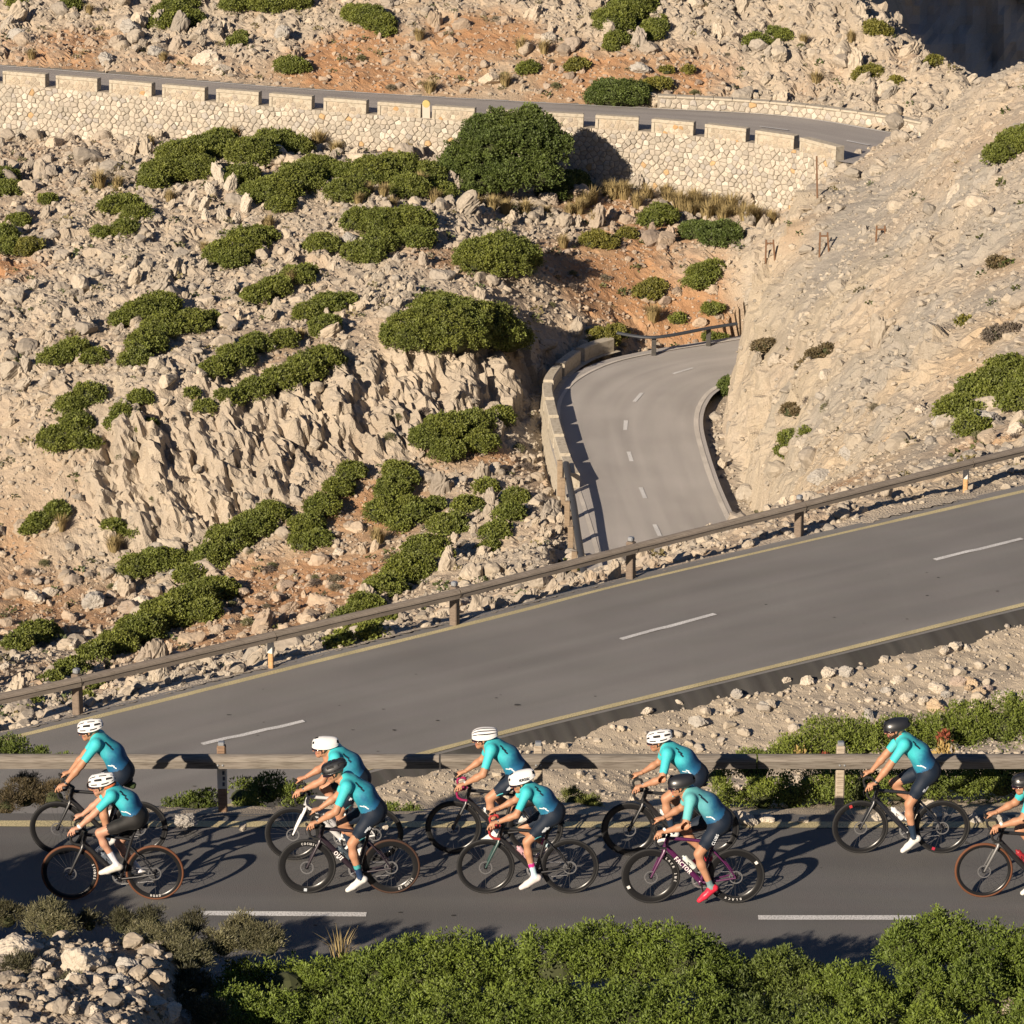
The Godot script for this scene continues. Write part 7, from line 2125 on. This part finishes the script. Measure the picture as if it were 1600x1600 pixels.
func make_riders() -> void:
	m_skin = mat(Color.WHITE, 0.55, 0.0, true)
	m_cloth = mat(Color.WHITE, 0.7, 0.0, true)
	m_cloth.rim_enabled = true
	m_cloth.rim = 0.08
	m_gloss = mat(Color.WHITE, 0.4, 0.0, true)
	m_rubber = mat(lin(0.013, 0.013, 0.014), 0.7)
	m_carbon = mat(lin(0.014, 0.014, 0.016), 0.35)
	m_metal = mat(lin(0.45, 0.45, 0.46), 0.35, 0.85)
	make_head()
	make_hand()
	var white := lin(0.74, 0.74, 0.74)
	var black := lin(0.012, 0.013, 0.016)
	var tan_side := lin(0.125, 0.045, 0.018)
	var list := [
		{"x": -5.50, "z": -38.29, "label": "tall cyclist in white helmet, upright, furthest left in the far file", "bike": "black racing bicycle with a yellow-green saddle bag, front of the far file", "sh": [0.52, 1.50], "top": [0.41, 1.73], "hip": 1.06, "theta": 4.5, "bag": lin(0.03, 0.05, 0.012), "bottles": [lin(0.05, 0.06, 0.07)]},
		{"x": -2.64, "z": -38.10, "label": "cyclist with blond hair and white helmet, half hidden by a black-helmeted rider", "bike": "white and black racing bicycle with a white fork", "sh": [0.53, 1.40], "top": [0.37, 1.58], "theta": 4.9, "lid": "aero", "hair": lin(0.5, 0.33, 0.16), "nod": 0.0, "frame": Color(0.55, 0.55, 0.55), "fork": Color(0.75, 0.75, 0.75), "bottles": [lin(0.4, 0.4, 0.42)], "skin": Color(0.47, 0.235, 0.14)},
		{"x": -0.71, "z": -38.31, "label": "cyclist in a white helmet with dark stripes, one knee raised", "bike": "black racing bicycle with magenta brake hoods", "sh": [0.46, 1.43], "top": [0.35, 1.62], "theta": 3.5, "lid": "striped", "nod": 0.05, "tape": lin(0.28, 0.01, 0.08), "watch": lin(0.3, 0.3, 0.3)},
		{"x": 1.42, "z": -38.25, "label": "cyclist in white helmet behind the rider of the purple bicycle", "bike": "black deep-rimmed bicycle behind the purple one", "sh": [0.44, 1.40], "top": [0.32, 1.61], "theta": 3.35, "depth": 0.055, "rim_text": []},
		{"x": 4.22, "z": -38.32, "label": "bearded cyclist in black helmet and white shoes, last in the far file", "bike": "black bicycle with white bottles, last in the far file", "sh": [0.48, 1.49], "top": [0.37, 1.735], "hip": 1.06, "theta": 4.62, "heel": 0.12, "lid": "aero", "lid_tone": black, "beard": Color(0.035, 0.022, 0.015), "bottles": [white, lin(0.5, 0.55, 0.58)], "frame": Color(0.010, 0.012, 0.018), "rim_marks": [[1, -1.9, lin(0.4, 0.02, 0.05)], [0, 2.0, lin(0.4, 0.03, 0.03)]]},
		{"x": -5.17, "z": -36.86, "label": "small cyclist with orange scarf, black shorts and white helmet, front of the near file", "bike": "black bicycle with brown-walled tyres, front of the near file", "size": 0.9, "sh": [0.53, 1.38], "top": [0.38, 1.575], "theta": 2.45, "scarf": lin(0.55, 0.14, 0.05), "hair": lin(0.35, 0.22, 0.12), "shorts": Color(0.008, 0.008, 0.010), "emblem": false, "sock": Color(0.66, 0.66, 0.72), "shoe": Color(0.68, 0.64, 0.58), "tyre": tan_side, "watch": white, "bottles": [lin(0.10, 0.12, 0.15)], "skin": Color(0.50, 0.27, 0.18), "rim_text": [[0, "STONES", 0.35, -0.12], [1, "ROAD", -1.75, 0.12]]},
		{"x": -2.41, "z": -37.05, "label": "cyclist in black helmet with turquoise and navy socks", "bike": "black bicycle with white lettering on a purple down tube", "sh": [0.49, 1.43], "top": [0.32, 1.665], "theta": 4.5, "lid_tone": black, "nod": 0.32, "sock": Color(0.004, 0.03, 0.09), "cuff": Color(0.06, 0.36, 0.35), "depth": 0.06, "rear_tyre": lin(0.05, 0.022, 0.012), "frame": Color(0.016, 0.008, 0.016), "tube_text": "OUI", "bottles": [lin(0.05, 0.07, 0.09)], "rim_text": [[0, "COSMIC", 1.75, -0.115], [1, "DT SWISS", -1.25, 0.1]], "rim_marks": [[0, -1.65, lin(0.5, 0.55, 0.6)]]},
		{"x": -0.31, "z": -37.05, "label": "small cyclist in a white aero helmet with black lettering and pink cuffed socks", "bike": "black bicycle with red handlebar tape and a green fork", "size": 0.9, "hip": 1.01, "sh": [0.48, 1.345], "top": [0.40, 1.535], "theta": 4.1, "lid": "aero", "lid_text": "KASK", "nod": 0.26, "sock": Color(0.5, 0.68, 0.75), "cuff": Color(0.65, 0.03, 0.25), "tape": lin(0.36, 0.03, 0.03), "fork": Color(0.012, 0.05, 0.045), "bottles": [lin(0.55, 0.32, 0.36)], "shoe": Color(0.68, 0.62, 0.60), "depth": 0.035, "rim_text": []},
		{"x": 1.62, "z": -36.75, "label": "cyclist in glossy black helmet and red shoes on a purple bicycle", "bike": "purple racing bicycle with white lettering and deep lettered rims", "sh": [0.44, 1.385], "top": [0.31, 1.60], "theta": 4.95, "heel": 0.12, "lid": "aero", "lid_tone": black, "jersey": Color(0.13, 0.47, 0.48), "frame": Color(0.075, 0.006, 0.06), "tube_text": "FACTOR", "depth": 0.062, "sock": Color(0.18, 0.28, 0.28), "sock_from": 0.75, "cuff_to": 0.85, "shoe": Color(0.62, 0.03, 0.06), "watch": white, "bottles": [lin(0.6, 0.66, 0.63)], "rim_text": [[0, "BLACK INC", 1.05, -0.155], [1, "BLACK INC", -1.35, -0.155]], "rim_marks": [[0, -2.65, lin(0.7, 0.69, 0.66)], [1, 0.62, lin(0.7, 0.69, 0.66)]], "emblem": false, "thigh_text": "CLUBS"},
		{"x": 5.53, "z": -36.93, "label": "cyclist in black helmet cut by the right edge", "bike": "black bicycle with brown-walled tyres cut by the right edge", "sh": [0.50, 1.38], "top": [0.41, 1.555], "theta": 4.3, "lid_tone": black, "tyre": tan_side, "fork": Color(0.12, 0.12, 0.12), "watch": white, "depth": 0.03, "bottles": [lin(0.3, 0.02, 0.03)]},
	]
	for r in list:
		var at := Vector3(r.x, 0.0, r.z)
		bicycle(r, at)
		person(r, at)
func _ready() -> void:
	rng.seed = 7
	var cam := Camera3D.new()
	cam.name = "camera"
	add_child(cam)
	cam.position = Vector3(0, 15.3, 0)
	cam.rotation_degrees = Vector3(-16.0, 0, 0)
	cam.fov = 17.2304
	cam.near = 0.5
	cam.far = 1500.0
	cam.current = true
	var sky := ProceduralSkyMaterial.new()
	sky.sky_top_color = Color(0.28, 0.42, 0.64)
	sky.sky_horizon_color = Color(0.62, 0.73, 0.84)
	sky.ground_bottom_color = Color(0.35, 0.30, 0.24)
	sky.ground_horizon_color = Color(0.55, 0.55, 0.52)
	sky.sky_energy_multiplier = 0.56
	sky.ground_energy_multiplier = 0.4
	var env := Environment.new()
	env.background_mode = Environment.BG_SKY
	env.sky = Sky.new()
	env.sky.sky_material = sky
	env.tonemap_mode = Environment.TONE_MAPPER_LINEAR
	env.tonemap_exposure = 1.5
	env.sdfgi_enabled = true
	env.ssao_enabled = true
	env.ssil_enabled = true
	var we := WorldEnvironment.new()
	we.name = "environment"
	we.environment = env
	add_child(we)
	var sun := DirectionalLight3D.new()
	sun.name = "sun"
	add_child(sun)
	sun.look_at_from_position(Vector3.ZERO, Vector3(1.44, -1.0, -2.1), Vector3.UP)
	sun.light_color = Color(1.0, 0.93, 0.84)
	sun.light_energy = 1.6
	sun.light_angular_distance = 0.5
	sun.shadow_enabled = true
	var t0 := Time.get_ticks_msec()
	make_land(); print("land ", Time.get_ticks_msec() - t0)
	make_roads(); print("roads ", Time.get_ticks_msec() - t0)
	make_stones(); print("stones ", Time.get_ticks_msec() - t0)
	make_walls(); print("walls ", Time.get_ticks_msec() - t0)
	make_plants(); print("plants ", Time.get_ticks_msec() - t0)
	make_riders(); print("riders ", Time.get_ticks_msec() - t0)
